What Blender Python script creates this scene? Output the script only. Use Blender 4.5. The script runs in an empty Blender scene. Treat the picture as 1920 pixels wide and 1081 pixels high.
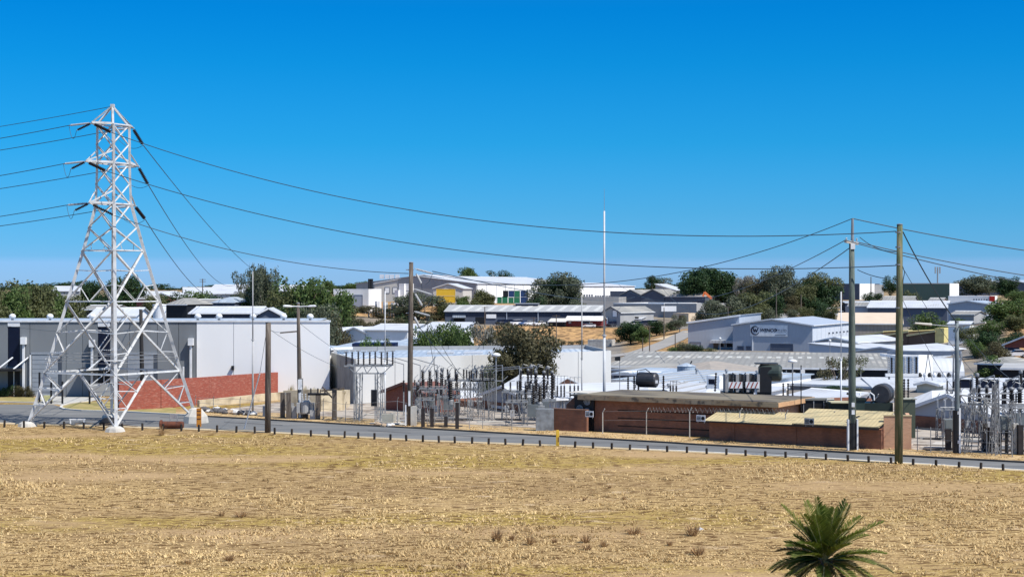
import bpy, math, random
import numpy as np
from mathutils import Vector, Matrix
S = bpy.context.scene
C = S.collection
R = math.radians
# ---------------------------------------------------------------- camera, light
F = 3000.0            # focal length in photo pixels (photo is 1920 wide)
HC = 13.0             # camera height above the field
cam = bpy.data.objects.new('camera', bpy.data.cameras.new('camera'))
C.objects.link(cam); S.camera = cam
cam.location = (0, 0, HC); cam.rotation_euler = (R(90), 0, 0)
cam.data.sensor_width = 36; cam.data.lens = 36*F/1920
cam.data.clip_start = 0.5; cam.data.clip_end = 30000
S.render.resolution_x = 1024; S.render.resolution_y = 576
SUN = Vector((0.47, -0.31, 0.83)).normalized()
w = bpy.data.worlds.new('World'); S.world = w; w.use_nodes = True
nt = w.node_tree; nt.nodes.clear()
def nd(t, typ, **kw):
    n = t.nodes.new(typ)
    for k, v in kw.items(): setattr(n, k, v)
    return n
out = nd(nt, 'ShaderNodeOutputWorld'); bg = nd(nt, 'ShaderNodeBackground')
sky = nd(nt, 'ShaderNodeTexSky', sky_type='NISHITA')
sky.sun_disc = False; sky.sun_elevation = math.asin(SUN.z); sky.sun_rotation = math.atan2(SUN.x, SUN.y)
sky.altitude = 50; sky.air_density = 1.0; sky.dust_density = 0.2; sky.ozone_density = 3.0
tc = nd(nt, 'ShaderNodeTexCoord'); sp = nd(nt, 'ShaderNodeSeparateXYZ')
nt.links.new(tc.outputs['Generated'], sp.inputs[0])
rampw = nd(nt, 'ShaderNodeValToRGB')
el = rampw.color_ramp.elements
SKYK = [(0.0, (.20, .38, .80)), (0.016, (.18, .366, .78)), (0.0195, (.127, .338, .72)), (0.0267, (.105, .331, .69)), (0.0466, (.0756, .32, .6316)), (0.09, (.0277, .318, .594)), (0.1386, (.0073, .3085, .5878)), (0.174, (.0012, .29, .5957)), (1.0, (1.0, 1.0, .92))]
el[0].position, el[0].color = SKYK[0][0], (*SKYK[0][1], 1)
el[1].position, el[1].color = SKYK[-1][0], (*SKYK[-1][1], 1)
for p, c in SKYK[1:-1]:
    e = el.new(p); e.color = (*c, 1)
nt.links.new(sp.outputs['Z'], rampw.inputs[0])
mul = nd(nt, 'ShaderNodeMix', data_type='RGBA', blend_type='MULTIPLY'); mul.inputs['Factor'].default_value = 1
nt.links.new(sky.outputs[0], mul.inputs['A']); nt.links.new(rampw.outputs[0], mul.inputs['B'])
nt.links.new(mul.outputs['Result'], bg.inputs[0]); bg.inputs[1].default_value = 0.143
nt.links.new(bg.outputs[0], out.inputs[0])
sd = bpy.data.lights.new('sun', 'SUN'); sd.energy = 4.2; sd.angle = R(.53); sd.color = (1, .955, .88)
so = bpy.data.objects.new('sun', sd); C.objects.link(so)
so.rotation_euler = SUN.to_track_quat('Z', 'Y').to_euler(); so.location = (60, -40, 120)
S.view_settings.view_transform = 'Standard'; S.view_settings.look = 'None'
S.view_settings.exposure = 0.52; S.view_settings.gamma = 1; S.view_settings.use_curve_mapping = False
S.cycles.max_bounces = 5; S.cycles.diffuse_bounces = 2; S.cycles.transparent_max_bounces = 6
S.cycles.use_denoising = True

# ---------------------------------------------------------------- terrain heights
TPX = [-1500, 0, 400, 620, 800, 1000, 1150, 1300, 1500, 1700, 1920, 3400]
TAB = {
 205: [0]*12,
 222: [0, 0, 0, -1, -3, -3.5, -4, -4, -4, -4, -4, -4],
 250: [0, 0, 0, -3, -4, -4.5, -4.5, -4.5, -4.5, -4.5, -4, -3],
 300: [1, 1, 0, -4, -4.5, -4.5, -4, -4, -4, -4, -2, 0],
 400: [3, 1, -1, -4, -5, -5, -4, -2.6, -2.6, -3, 2, 8],
 490: [4, 2, 0, -2, -5, -5.4, -4.2, -.5, 0, -1.5, 5, 10],
 515: [4, 2, 0, 0, -4, -5.2, -4.0, .3, .3, -1.0, 5.2, 10],
 545: [4, 2, .5, 1, .3, .2, -.5, 1, 1.2, 0, 5.5, 10],
 600: [5, 3, 2, 3, 1.0, .3, .2, .8, 3, 1.5, 6, 11],
 640: [5, 3.5, 3, 5.5, 4.5, 2.5, 2, 2, 4, 2.5, 7, 11],
 700: [5, 4, 4, 7, 7, 6, 5, 5, 5.2, 4.5, 8, 11],
 850: [7, 6, 7, 8, 9, 9, 8, 7, 6.5, 7.5, 9, 12],
 1100: [10, 9, 10, 11, 11, 11, 11, 10, 10, 10.5, 11, 12],
 2000: [12.5]*12, 9000: [12.9]*12, 26000: [12.9]*12}
TY = sorted(TAB)
TZ = np.array([TAB[k] for k in TY], float); TYa = np.array(TY, float); TPa = np.array(TPX, float)
def zt(X, Y):
    if Y <= TY[0]: return 0.0
    px = 960 + X/Y*F
    px = min(max(px, TPX[0]), TPX[-1]); Y = min(Y, TY[-1])
    i = int(min(max(np.searchsorted(TYa, Y)-1, 0), len(TY)-2)); j = int(min(max(np.searchsorted(TPa, px)-1, 0), len(TPX)-2))
    a = (Y-TYa[i])/(TYa[i+1]-TYa[i]); b = (px-TPa[j])/(TPa[j+1]-TPa[j])
    a = a*a*(3-2*a) if i < len(TY)-4 else a
    return float((TZ[i, j]*(1-b)+TZ[i, j+1]*b)*(1-a)+(TZ[i+1, j]*(1-b)+TZ[i+1, j+1]*b)*a)
def P(px, py, Y): return Vector(((px-960)*Y/F, Y, HC-(py-540)*Y/F))
def G(px, Y):
    X = (px-960)*Y/F; return Vector((X, Y, zt(X, Y)))
def GY(py): return HC*F/(py-540)            # depth of the flat ground seen at row py
def FL(px, py): return G(px, GY(py))        # point on the flat ground

# ---------------------------------------------------------------- materials
_m = {}
def lin(c): return tuple((x/12.92 if x <= .04045 else ((x+.055)/1.055)**2.4) for x in c)
def M(name, c1, c2=None, scale=1.0, rough=.8, metal=0, bump=0, bscale=None, c3=None, s3=.15, t3=(.5, .62), stretch=None, stripes=None, rand=0, spec=.3):
    """procedural surface: two tones mixed by noise, optional third for stains, optional rib bands, bump"""
    if name in _m: return _m[name]
    m = bpy.data.materials.new(name); m.use_nodes = True; t = m.node_tree
    b = t.nodes['Principled BSDF']; b.inputs['Roughness'].default_value = rough; b.inputs['Metallic'].default_value = metal
    b.inputs['Specular IOR Level'].default_value = spec
    tc = nd(t, 'ShaderNodeTexCoord'); mp = nd(t, 'ShaderNodeMapping'); t.links.new(tc.outputs['Object'], mp.inputs[0])
    if stretch: mp.inputs['Scale'].default_value = stretch
    def noise(s, det=4):
        n = nd(t, 'ShaderNodeTexNoise'); n.inputs['Scale'].default_value = s; n.inputs['Detail'].default_value = det
        t.links.new(mp.outputs[0], n.inputs['Vector']); return n
    def ramp(n, a, c):
        r = nd(t, 'ShaderNodeMapRange'); r.inputs[1].default_value = a; r.inputs[2].default_value = c
        t.links.new(n, r.inputs[0]); return r.outputs[0]
    def mix(f, A, B, mode='MIX'):
        x = nd(t, 'ShaderNodeMix', data_type='RGBA', blend_type=mode)
        if isinstance(f, float): x.inputs['Factor'].default_value = f
        else: t.links.new(f, x.inputs['Factor'])
        for k, v in (('A', A), ('B', B)):
            if isinstance(v, tuple): x.inputs[k].default_value = (*v, 1)
            else: t.links.new(v, x.inputs[k])
        return x.outputs['Result']
    c2 = c2 or tuple(x*.82 for x in c1)
    col = mix(ramp(noise(scale).outputs['Fac'], .35, .65), c1, c2)
    if c3: col = mix(ramp(noise(s3, 6).outputs['Fac'], *t3), col, c3)
    if stripes:
        ax, wl, dark = stripes
        wv = nd(t, 'ShaderNodeTexWave', wave_type='BANDS', bands_direction=ax); wv.inputs['Scale'].default_value = 1/wl*.314*1.0
        wv.inputs['Distortion'].default_value = 0
        t.links.new(tc.outputs['Object'], wv.inputs['Vector'])
        col = mix(ramp(wv.outputs['Fac'], .2, .5), tuple(x*dark for x in c1), col) if dark < 1 else col
    if rand:
        oi = nd(t, 'ShaderNodeObjectInfo'); hs = nd(t, 'ShaderNodeHueSaturation')
        r = nd(t, 'ShaderNodeMapRange'); r.inputs[3].default_value = 1-rand; r.inputs[4].default_value = 1+rand
        t.links.new(oi.outputs['Random'], r.inputs[0]); t.links.new(r.outputs[0], hs.inputs['Value']); t.links.new(col, hs.inputs['Color']); col = hs.outputs[0]
    t.links.new(col, b.inputs['Base Color'])
    if bump:
        bn = nd(t, 'ShaderNodeBump'); bn.inputs['Strength'].default_value = bump; bn.inputs['Distance'].default_value = .05
        t.links.new(noise(bscale or scale*6).outputs['Fac'], bn.inputs['Height']); t.links.new(bn.outputs[0], b.inputs['Normal'])
    _m[name] = m; return m
def brick_mat(name, c1, c2, mortar, s=1.0, stain=None, streak=None):
    streak = streak or tuple(x*.6 for x in c1)
    if name in _m: return _m[name]
    m = bpy.data.materials.new(name); m.use_nodes = True; t = m.node_tree; b = t.nodes['Principled BSDF']; b.inputs['Roughness'].default_value = .9
    tc = nd(t, 'ShaderNodeTexCoord'); s_ = nd(t, 'ShaderNodeSeparateXYZ'); c_ = nd(t, 'ShaderNodeCombineXYZ'); ad = nd(t, 'ShaderNodeMath', operation='ADD')
    t.links.new(tc.outputs['Object'], s_.inputs[0]); t.links.new(s_.outputs[0], ad.inputs[0]); t.links.new(s_.outputs[1], ad.inputs[1])
    t.links.new(ad.outputs[0], c_.inputs[0]); t.links.new(s_.outputs[2], c_.inputs[1])
    br = nd(t, 'ShaderNodeTexBrick'); br.inputs['Scale'].default_value = s; t.links.new(c_.outputs[0], br.inputs['Vector'])
    br.inputs['Color1'].default_value = (*c1, 1); br.inputs['Color2'].default_value = (*c2, 1); br.inputs['Mortar'].default_value = (*mortar, 1)
    br.inputs['Brick Width'].default_value = .26; br.inputs['Row Height'].default_value = .1; br.inputs['Mortar Size'].default_value = .012
    no = nd(t, 'ShaderNodeTexNoise'); no.inputs['Scale'].default_value = .8; no.inputs['Detail'].default_value = 6; t.links.new(tc.outputs['Object'], no.inputs['Vector'])
    mr = nd(t, 'ShaderNodeMapRange'); mr.inputs[1].default_value = .5; mr.inputs[2].default_value = .72; t.links.new(no.outputs['Fac'], mr.inputs[0])
    mx = nd(t, 'ShaderNodeMix', data_type='RGBA'); t.links.new(mr.outputs[0], mx.inputs['Factor']); t.links.new(br.outputs['Color'], mx.inputs['A'])
    mx.inputs['B'].default_value = (*(stain or tuple(x*.7 for x in c1)), 1)
    m2 = nd(t, 'ShaderNodeMapping'); m2.inputs['Scale'].default_value = (1.8, 1.8, 13); n2 = nd(t, 'ShaderNodeTexNoise'); n2.inputs['Scale'].default_value = 1; n2.inputs['Detail'].default_value = 5
    t.links.new(tc.outputs['Object'], m2.inputs[0]); t.links.new(m2.outputs[0], n2.inputs['Vector']); r3 = nd(t, 'ShaderNodeMapRange'); r3.inputs[1].default_value = .53; r3.inputs[2].default_value = .66; r3.inputs[4].default_value = .55; t.links.new(n2.outputs['Fac'], r3.inputs[0])
    m4 = nd(t, 'ShaderNodeMix', data_type='RGBA'); t.links.new(r3.outputs[0], m4.inputs['Factor']); t.links.new(mx.outputs['Result'], m4.inputs['A']); m4.inputs['B'].default_value = (*streak, 1)
    t.links.new(m4.outputs['Result'], b.inputs['Base Color'])
    bn = nd(t, 'ShaderNodeBump'); bn.inputs['Strength'].default_value = .4; bn.inputs['Distance'].default_value = .01; t.links.new(br.outputs['Fac'], bn.inputs['Height']); bn.invert = True
    t.links.new(bn.outputs[0], b.inputs['Normal'])
    _m[name] = m; return m
def leaf_mat(name, c1, c2, tr=.25):
    if name in _m: return _m[name]
    m = bpy.data.materials.new(name); m.use_nodes = True; t = m.node_tree; t.nodes.clear()
    o = nd(t, 'ShaderNodeOutputMaterial'); d = nd(t, 'ShaderNodeBsdfPrincipled'); tl = nd(t, 'ShaderNodeBsdfTranslucent'); mx = nd(t, 'ShaderNodeMixShader')
    d.inputs['Roughness'].default_value = .6; d.inputs['Specular IOR Level'].default_value = .25
    g = nd(t, 'ShaderNodeNewGeometry'); no = nd(t, 'ShaderNodeTexNoise'); no.inputs['Scale'].default_value = .55; no.inputs['Detail'].default_value = 3
    t.links.new(g.outputs['Position'], no.inputs['Vector'])
    mr = nd(t, 'ShaderNodeMapRange'); mr.inputs[1].default_value = .35; mr.inputs[2].default_value = .65; t.links.new(no.outputs['Fac'], mr.inputs[0])
    cm = nd(t, 'ShaderNodeMix', data_type='RGBA'); cm.inputs['A'].default_value = (*c1, 1); cm.inputs['B'].default_value = (*c2, 1)
    t.links.new(mr.outputs[0], cm.inputs['Factor'])
    hs = nd(t, 'ShaderNodeHueSaturation'); oi = nd(t, 'ShaderNodeObjectInfo'); r2 = nd(t, 'ShaderNodeMapRange'); r2.inputs[3].default_value = .75; r2.inputs[4].default_value = 1.25
    add = nd(t, 'ShaderNodeMath', operation='ADD'); fr = nd(t, 'ShaderNodeMath', operation='FRACT')
    t.links.new(oi.outputs['Random'], add.inputs[0]); t.links.new(g.outputs['Random Per Island'], add.inputs[1]); t.links.new(add.outputs[0], fr.inputs[0])
    t.links.new(fr.outputs[0], r2.inputs[0]); t.links.new(r2.outputs[0], hs.inputs['Value']); t.links.new(cm.outputs['Result'], hs.inputs['Color'])
    t.links.new(hs.outputs[0], d.inputs['Base Color']); t.links.new(hs.outputs[0], tl.inputs[0]); mx.inputs[0].default_value = tr
    t.links.new(d.outputs[0], mx.inputs[1]); t.links.new(tl.outputs[0], mx.inputs[2]); t.links.new(mx.outputs[0], o.inputs[0])
    _m[name] = m; return m

# ---------------------------------------------------------------- mesh helpers
class MB:
    def __init__(s): s.v = []; s.f = []
    def add(s, vs, fs):
        n = len(s.v); s.v += [tuple(v) for v in vs]; s.f += [tuple(i+n for i in f) for f in fs]; return s
    def box(s, x0, x1, y0, y1, z0, z1):
        return s.add([(x0, y0, z0), (x1, y0, z0), (x1, y1, z0), (x0, y1, z0), (x0, y0, z1), (x1, y0, z1), (x1, y1, z1), (x0, y1, z1)],
                     [(0, 3, 2, 1), (4, 5, 6, 7), (0, 1, 5, 4), (1, 2, 6, 5), (2, 3, 7, 6), (3, 0, 4, 7)])
    def cbox(s, c, sx, sy, sz): return s.box(c[0]-sx/2, c[0]+sx/2, c[1]-sy/2, c[1]+sy/2, c[2], c[2]+sz)
    def beam(s, p, q, w=.1, h=None, up=None):
        p, q = Vector(p), Vector(q); d = (q-p)
        if d.length < 1e-6: return s
        d.normalize(); u = Vector(up) if up else (Vector((0, 0, 1)) if abs(d.z) < .95 else Vector((1, 0, 0)))
        a = d.cross(u).normalized()*(w/2); b = a.cross(d).normalized()*((h or w)/2)
        vs = [p-a-b, p+a-b, p+a+b, p-a+b, q-a-b, q+a-b, q+a+b, q-a+b]
        return s.add(vs, [(0, 1, 2, 3), (7, 6, 5, 4), (0, 4, 5, 1), (1, 5, 6, 2), (2, 6, 7, 3), (3, 7, 4, 0)])
    def angle(s, p, q, w=.15, t=.03):
        """steel angle section"""
        p, q = Vector(p), Vector(q); d = (q-p).normalized(); u = Vector((0, 0, 1)) if abs(d.z) < .95 else Vector((1, 0, 0))
        a = d.cross(u).normalized(); b = a.cross(d).normalized()
        s.beam(p+a*(w/2), q+a*(w/2), w, t, up=b); return s.beam(p+b*(w/2-t/2), q+b*(w/2-t/2), t, w, up=b)
    def tube(s, pts, rs, n=8, cap=True):
        pts = [Vector(p) for p in pts]
        if not hasattr(rs, '__len__'): rs = [rs]*len(pts)
        base = len(s.v); prev = None
        for i, p in enumerate(pts):
            d = (pts[min(i+1, len(pts)-1)]-pts[max(i-1, 0)]).normalized()
            if prev is None: u = Vector((0, 0, 1)) if abs(d.z) < .9 else Vector((1, 0, 0)); a = d.cross(u).normalized()
            else: a = (prev-d*prev.dot(d)).normalized()
            prev = a; b = d.cross(a)
            for k in range(n):
                t = 2*math.pi*k/n; s.v.append(tuple(p+(a*math.cos(t)+b*math.sin(t))*rs[i]))
        for i in range(len(pts)-1):
            for k in range(n):
                k2 = (k+1) % n; o = base+i*n; s.f.append((o+k, o+k2, o+n+k2, o+n+k))
        if cap:
            s.f.append(tuple(base+k for k in reversed(range(n)))); s.f.append(tuple(base+(len(pts)-1)*n+k for k in range(n)))
        return s
    def lathe(s, c, prof, n=10, axis=None):
        """prof: (radius, height) pairs upward from c"""
        c = Vector(c); ax = Vector(axis).normalized() if axis else Vector((0, 0, 1))
        u = Vector((1, 0, 0)) if abs(ax.x) < .9 else Vector((0, 1, 0)); a = ax.cross(u).normalized(); b = ax.cross(a)
        base = len(s.v)
        for r, h in prof:
            for k in range(n):
                t = 2*math.pi*k/n; s.v.append(tuple(c+ax*h+(a*math.cos(t)+b*math.sin(t))*max(r, .001)))
        for i in range(len(prof)-1):
            for k in range(n):
                k2 = (k+1) % n; o = base+i*n; s.f.append((o+k, o+k2, o+n+k2, o+n+k))
        s.f.append(tuple(base+k for k in reversed(range(n)))); s.f.append(tuple(base+(len(prof)-1)*n+k for k in range(n)))
        return s
    def prism(s, prof, axis, a, b):
        n = len(prof)
        mk = {'x': lambda t, p: (t, p[0], p[1]), 'y': lambda t, p: (p[0], t, p[1]), 'z': lambda t, p: (p[0], p[1], t)}[axis]
        vs = [mk(a, p) for p in prof]+[mk(b, p) for p in prof]
        fs = [tuple(reversed(range(n))), tuple(range(n, 2*n))]+[(i, (i+1) % n, n+(i+1) % n, n+i) for i in range(n)]
        return s.add(vs, fs)
    def insul(s, p, q, r=.13, nd_=9, n=8):
        """ribbed porcelain between p and q"""
        p, q = Vector(p), Vector(q); L = (q-p).length; pr = [(r*.4, 0)]
        for i in range(nd_):
            h = L*(i+.5)/nd_; pr += [(r*.5, h-L/nd_*.3), (r, h-L/nd_*.05), (r*.95, h+L/nd_*.05), (r*.5, h+L/nd_*.2)]
        pr.append((r*.4, L)); return s.lathe(p, pr, n, (q-p))
    def mesh(s, name, mat, off=(0, 0, 0), smooth=False):
        me = bpy.data.meshes.new(name); o = Vector(off)
        me.from_pydata([tuple(Vector(v)-o) for v in s.v], [], s.f); me.update()
        import bmesh
        bm = bmesh.new(); bm.from_mesh(me); bmesh.ops.recalc_face_normals(bm, faces=bm.faces); bm.to_mesh(me); bm.free()
        if mat: me.materials.append(mat)
        if smooth:
            me.polygons.foreach_set('use_smooth', [True]*len(me.polygons))
        return me
def tag(o, label=None, cat=None, group=None, kind=None):
    if label: o['label'] = label
    if cat: o['category'] = cat
    if group: o['group'] = group
    if kind: o['kind'] = kind
    return o
def empty(name, loc, label, cat, group=None, rz=0):
    o = bpy.data.objects.new(name, None); o.empty_display_size = .3; C.objects.link(o)
    o.location = loc; o.rotation_euler = (0, 0, rz); return tag(o, label, cat, group)
def part(name, mb, mat, parent=None, world=False, smooth=False, label=None, kind=None):
    """link mb as one object; world=True means the vertices are in world space and the (unrotated) root's place is taken off"""
    if isinstance(mb, bpy.types.Mesh): me = mb
    else:
        off = (0, 0, 0)
        if world:
            p = parent
            off = Vector((0, 0, 0))
            while p: off = off+p.location; p = p.parent
        me = mb.mesh(name, mat, off, smooth)
    o = bpy.data.objects.new(name, me); C.objects.link(o)
    if parent: o.parent = parent
    if label: o['label'] = label
    if kind: o['kind'] = kind
    return o
def solo(name, mb, mat, label, cat, loc=(0, 0, 0), group=None, kind=None, smooth=False, world=False):
    me = mb.mesh(name, mat, loc if world else (0, 0, 0), smooth); o = bpy.data.objects.new(name, me); C.objects.link(o); o.location = loc
    return tag(o, label, cat, group, kind)
def kids(o): return list(o.children)
KID = {}
def dup(root, loc, rz=0, label=None, group=None, scale=None):
    r = root.copy(); C.objects.link(r); r.location = loc; r.rotation_euler = (0, 0, rz)
    if scale: r.scale = scale
    if label: r['label'] = label
    if group: r['group'] = group
    for ch in KID.setdefault(root.name, [(c, list(c.children)) for c in root.children]):
        c = ch[0].copy(); C.objects.link(c); c.parent = r
        for g in ch[1]:
            d = g.copy(); C.objects.link(d); d.parent = c
    return r
class Proto:
    """places the first instance itself, copies afterwards"""
    def __init__(s, root): s.root = root; s.used = False
    def put(s, loc, rz=0, label=None, group=None, scale=None):
        if s.used: return dup(s.root, loc, rz, label, group, scale)
        s.used = True; r = s.root; r.location = loc; r.rotation_euler = (0, 0, rz)
        if scale: r.scale = scale
        if label: r['label'] = label
        if group: r['group'] = group
        return r
def near_far(pts, Z=0): return [Vector(((x-960)*GY(y)/F, GY(y), Z)) for x, y in pts]

# ---------------------------------------------------------------- palette
WHT = M('white_roof_sheet', (.56, .575, .60), (.46, .48, .51), .25, .5, 0, .02, 8, c3=(.36, .355, .34), s3=.16, t3=(.52, .75), stripes=('X', .8, .88))
WHTB = M('bluish_roof_sheet', (.36, .42, .49), (.30, .36, .43), .25, .5, 0, 0, c3=(.5, .54, .58), s3=.2, t3=(.5, .6), stripes=('X', .8, .86))
GRR = M('weathered_grey_roof', (.27, .265, .25), (.2, .2, .19), .5, .9, c3=(.38, .36, .32), s3=.12, t3=(.5, .65), stripes=('X', 1.1, .8))
WW2 = M('white_precast_wall', (.60, .595, .57), (.55, .545, .53), .25, .85, c3=(.42, .41, .38), s3=.15, t3=(.5, .75), stretch=(1, 1, .35))
POSTG = M('dull_galvanised_steel', (.24, .245, .25), (.17, .17, .175), 3, .6, .3)
BRR = M('brown_grey_roof', (.34, .30, .26), (.26, .24, .22), .6, .9, stripes=('X', 1.0, .82))
CRR = M('cream_roof', (.62, .5, .38), (.56, .45, .34), .4, .8)
GWALL = M('grey_painted_wall', (.21, .225, .238), (.19, .203, .215), .15, .85, c3=(.14, .15, .16), s3=.3, t3=(.48, .75), stretch=(1, 1, .3))
LGW = M('light_grey_wall', (.38, .38, .375), (.33, .33, .33), .3, .85, c3=(.3, .3, .3), s3=.4, t3=(.58, .8))
WWALL = M('white_painted_wall', (.90, .893, .87), (.85, .845, .83), .2, .85, c3=(.64, .63, .6), s3=.12, t3=(.52, .85), stretch=(1, 1, .35))
SHWALL = M('shaded_grey_wall', (.32, .31, .28), (.25, .245, .23), .7, .95, c3=(.18, .175, .165), s3=.5, t3=(.5, .75), bump=.2)  # darker tone painting in the shade on the white warehouse's left face
BWALL = M('blue_grey_sheet_wall', (.38, .415, .47), (.345, .38, .43), .4, .6, stripes=('X', .9, .95))
BWALL2 = M('sunlit_blue_grey_wall', (.60, .64, .70), (.56, .6, .66), .4, .6, stripes=('Y', 1.2, .95))  # lighter copy of the sheet wall, sunlight painted in for the side
NAVY = M('navy_wall', (.045, .055, .085), (.035, .045, .07), .5, .7, stripes=('X', .9, .85))
NAVYL = M('navy_lower_wall', (.10, .12, .16), (.085, .1, .14), .5, .8)
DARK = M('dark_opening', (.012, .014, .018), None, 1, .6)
GLASS = M('dark_window_glass', (.008, .012, .03), None, 1, .3, spec=.2)
BLK = M('black_metal', (.018, .018, .02), None, 2, .45)
GALV = M('galvanised_steel', (.36, .37, .375), (.26, .265, .27), 3, .5, .35, c3=(.3, .29, .27), s3=1.5, t3=(.55, .75))
PYL = M('painted_lattice_steel', (.66, .66, .65), (.52, .52, .51), 1.2, .55, .1, c3=(.38, .36, .34), s3=2.2, t3=(.56, .72))
TRIM = M('white_trim', (.78, .79, .8), None, 1, .6)
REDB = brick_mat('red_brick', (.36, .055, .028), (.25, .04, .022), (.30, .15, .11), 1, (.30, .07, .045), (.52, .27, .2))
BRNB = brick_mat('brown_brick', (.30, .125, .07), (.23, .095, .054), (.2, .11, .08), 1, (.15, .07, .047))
ORGB = brick_mat('sunlit_orange_brick', (.60, .35, .21), (.54, .30, .18), (.6, .38, .26), 1, (.5, .28, .18))  # brick brightened to orange for the sunlit ends; sunlight put into the colour
PORC = M('brown_porcelain', (.016, .011, .011), None, 4, .35, spec=.35)
GPORC = M('grey_porcelain', (.33, .34, .36), None, 4, .3, spec=.6)
WPORC = M('white_insulator', (.5, .51, .52), None, 4, .35)
WOOD = M('weathered_pole_timber', (.13, .105, .085), (.08, .065, .055), 4, .95, bump=.4, bscale=20, stretch=(4, 4, .35), c3=(.2, .17, .14), s3=2, t3=(.52, .66))
GWOOD = M('green_treated_timber', (.12, .145, .075), (.07, .09, .05), 4, .95, bump=.5, bscale=20, stretch=(4, 4, .3), c3=(.22, .19, .11), s3=1.6, t3=(.46, .62))
GYWOOD = M('grey_green_timber', (.12, .15, .125), (.08, .105, .09), 4, .95, bump=.5, bscale=20, stretch=(4, 4, .3), c3=(.2, .2, .18), s3=1.6, t3=(.5, .66))
BOLW = M('bollard_timber', (.045, .036, .03), (.028, .023, .02), 5, .95, rand=.35, stretch=(3, 3, .5))
WIRE = M('dark_conductor', (.05, .08, .11), None, 1, .6)
CONC = M('pale_concrete', (.55, .52, .46), (.45, .42, .37), 1, .95, c3=(.33, .31, .28), s3=.6, t3=(.5, .7), bump=.2)
RUST = M('rusty_iron', (.16, .055, .03), (.09, .04, .03), 3, .9, bump=.3)
YEL = M('yellow_paint', (.75, .48, .05), (.65, .4, .04), 1, .6)
ORG = M('orange_paint', (.6, .24, .03), (.45, .17, .03), 3, .7)
BARK = M('tree_bark', (.17, .13, .10), (.10, .08, .065), 3, .95)
PBARK = M('pale_gum_bark', (.5, .45, .38), (.3, .26, .22), 3, .9)
# ================================================================ GROUND
def interp(pts, x):
    if x <= pts[0][0]: return pts[0][1]
    for (a, b), (c, d) in zip(pts, pts[1:]):
        if x <= c: return b+(d-b)*(x-a)/(c-a)
    return pts[-1][1]
NEAR = [(-900, 768), (-300, 784), (0, 791), (230, 797.5), (450, 805), (800, 823.5), (1078, 834), (1300, 845), (1512, 855.5), (1712, 867), (1881, 877.5), (2300, 903), (3000, 945)]
FAR = [(-900, 750), (0, 757), (105, 757.5), (112, 764), (150, 768), (240, 772), (480, 785.5), (680, 797), (800, 803.5), (1020, 816.5), (1260, 830), (1300, 833), (1500, 843), (1700, 855), (1920, 866.5), (2300, 888), (3000, 925)]
# --- one big sheet: rows by distance, columns by direction
rows = list(np.concatenate([np.linspace(-60, 60, 7), np.linspace(75, 205, 14), np.linspace(212, 300, 16), np.linspace(308, 480, 26), np.linspace(486, 560, 20), np.linspace(570, 900, 34), np.geomspace(930, 26000, 28)]))
ncol = 150
def earth_tone(px, Y):
    """what covers the soil there: 0 dry grass, 1 bare grey urban ground, 2 orange sand"""
    u = 0.0; o = 0.0
    if 205 < Y < 495 or (Y > 150 and px > 600): u = 1
    if 545 < Y < 640: u = .8
    if Y > 640: u = .35
    if 505 < Y < 548 and 620 < px < 1245: o = 1
    if 600 < Y < 705 and 600 < px < 940: o = 1; u = 0
    if 380 < Y < 520 and 1170 < px < 1330: o = .9; u = 0
    if 560 < Y < 700 and 1380 < px < 1520: o = .7; u = 0
    if px > 1880 and 240 < Y < 600: o = .9; u = 0
    return u, o
vs = []; cols = []
for Y in rows:
    Yc = max(Y, 70)
    for j in range(ncol+1):
        px = -1900+j*(5600/ncol); X = (px-960)*Yc/F*(1 if Y > 60 else 1.6)
        vs.append((X, Y, zt(X, Yc) if Y > 60 else 0)); cols.append((*earth_tone(px, Y), 0, 1))
fs = [(i*(ncol+1)+j, i*(ncol+1)+j+1, (i+1)*(ncol+1)+j+1, (i+1)*(ncol+1)+j) for i in range(len(rows)-1) for j in range(ncol)]
me = bpy.data.meshes.new('ground'); me.from_pydata(vs, [], fs)
ca = me.color_attributes.new('cover', 'FLOAT_COLOR', 'POINT'); ca.data.foreach_set('color', np.array(cols, 'f').ravel())
me.polygons.foreach_set('use_smooth', [True]*len(me.polygons))
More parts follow.
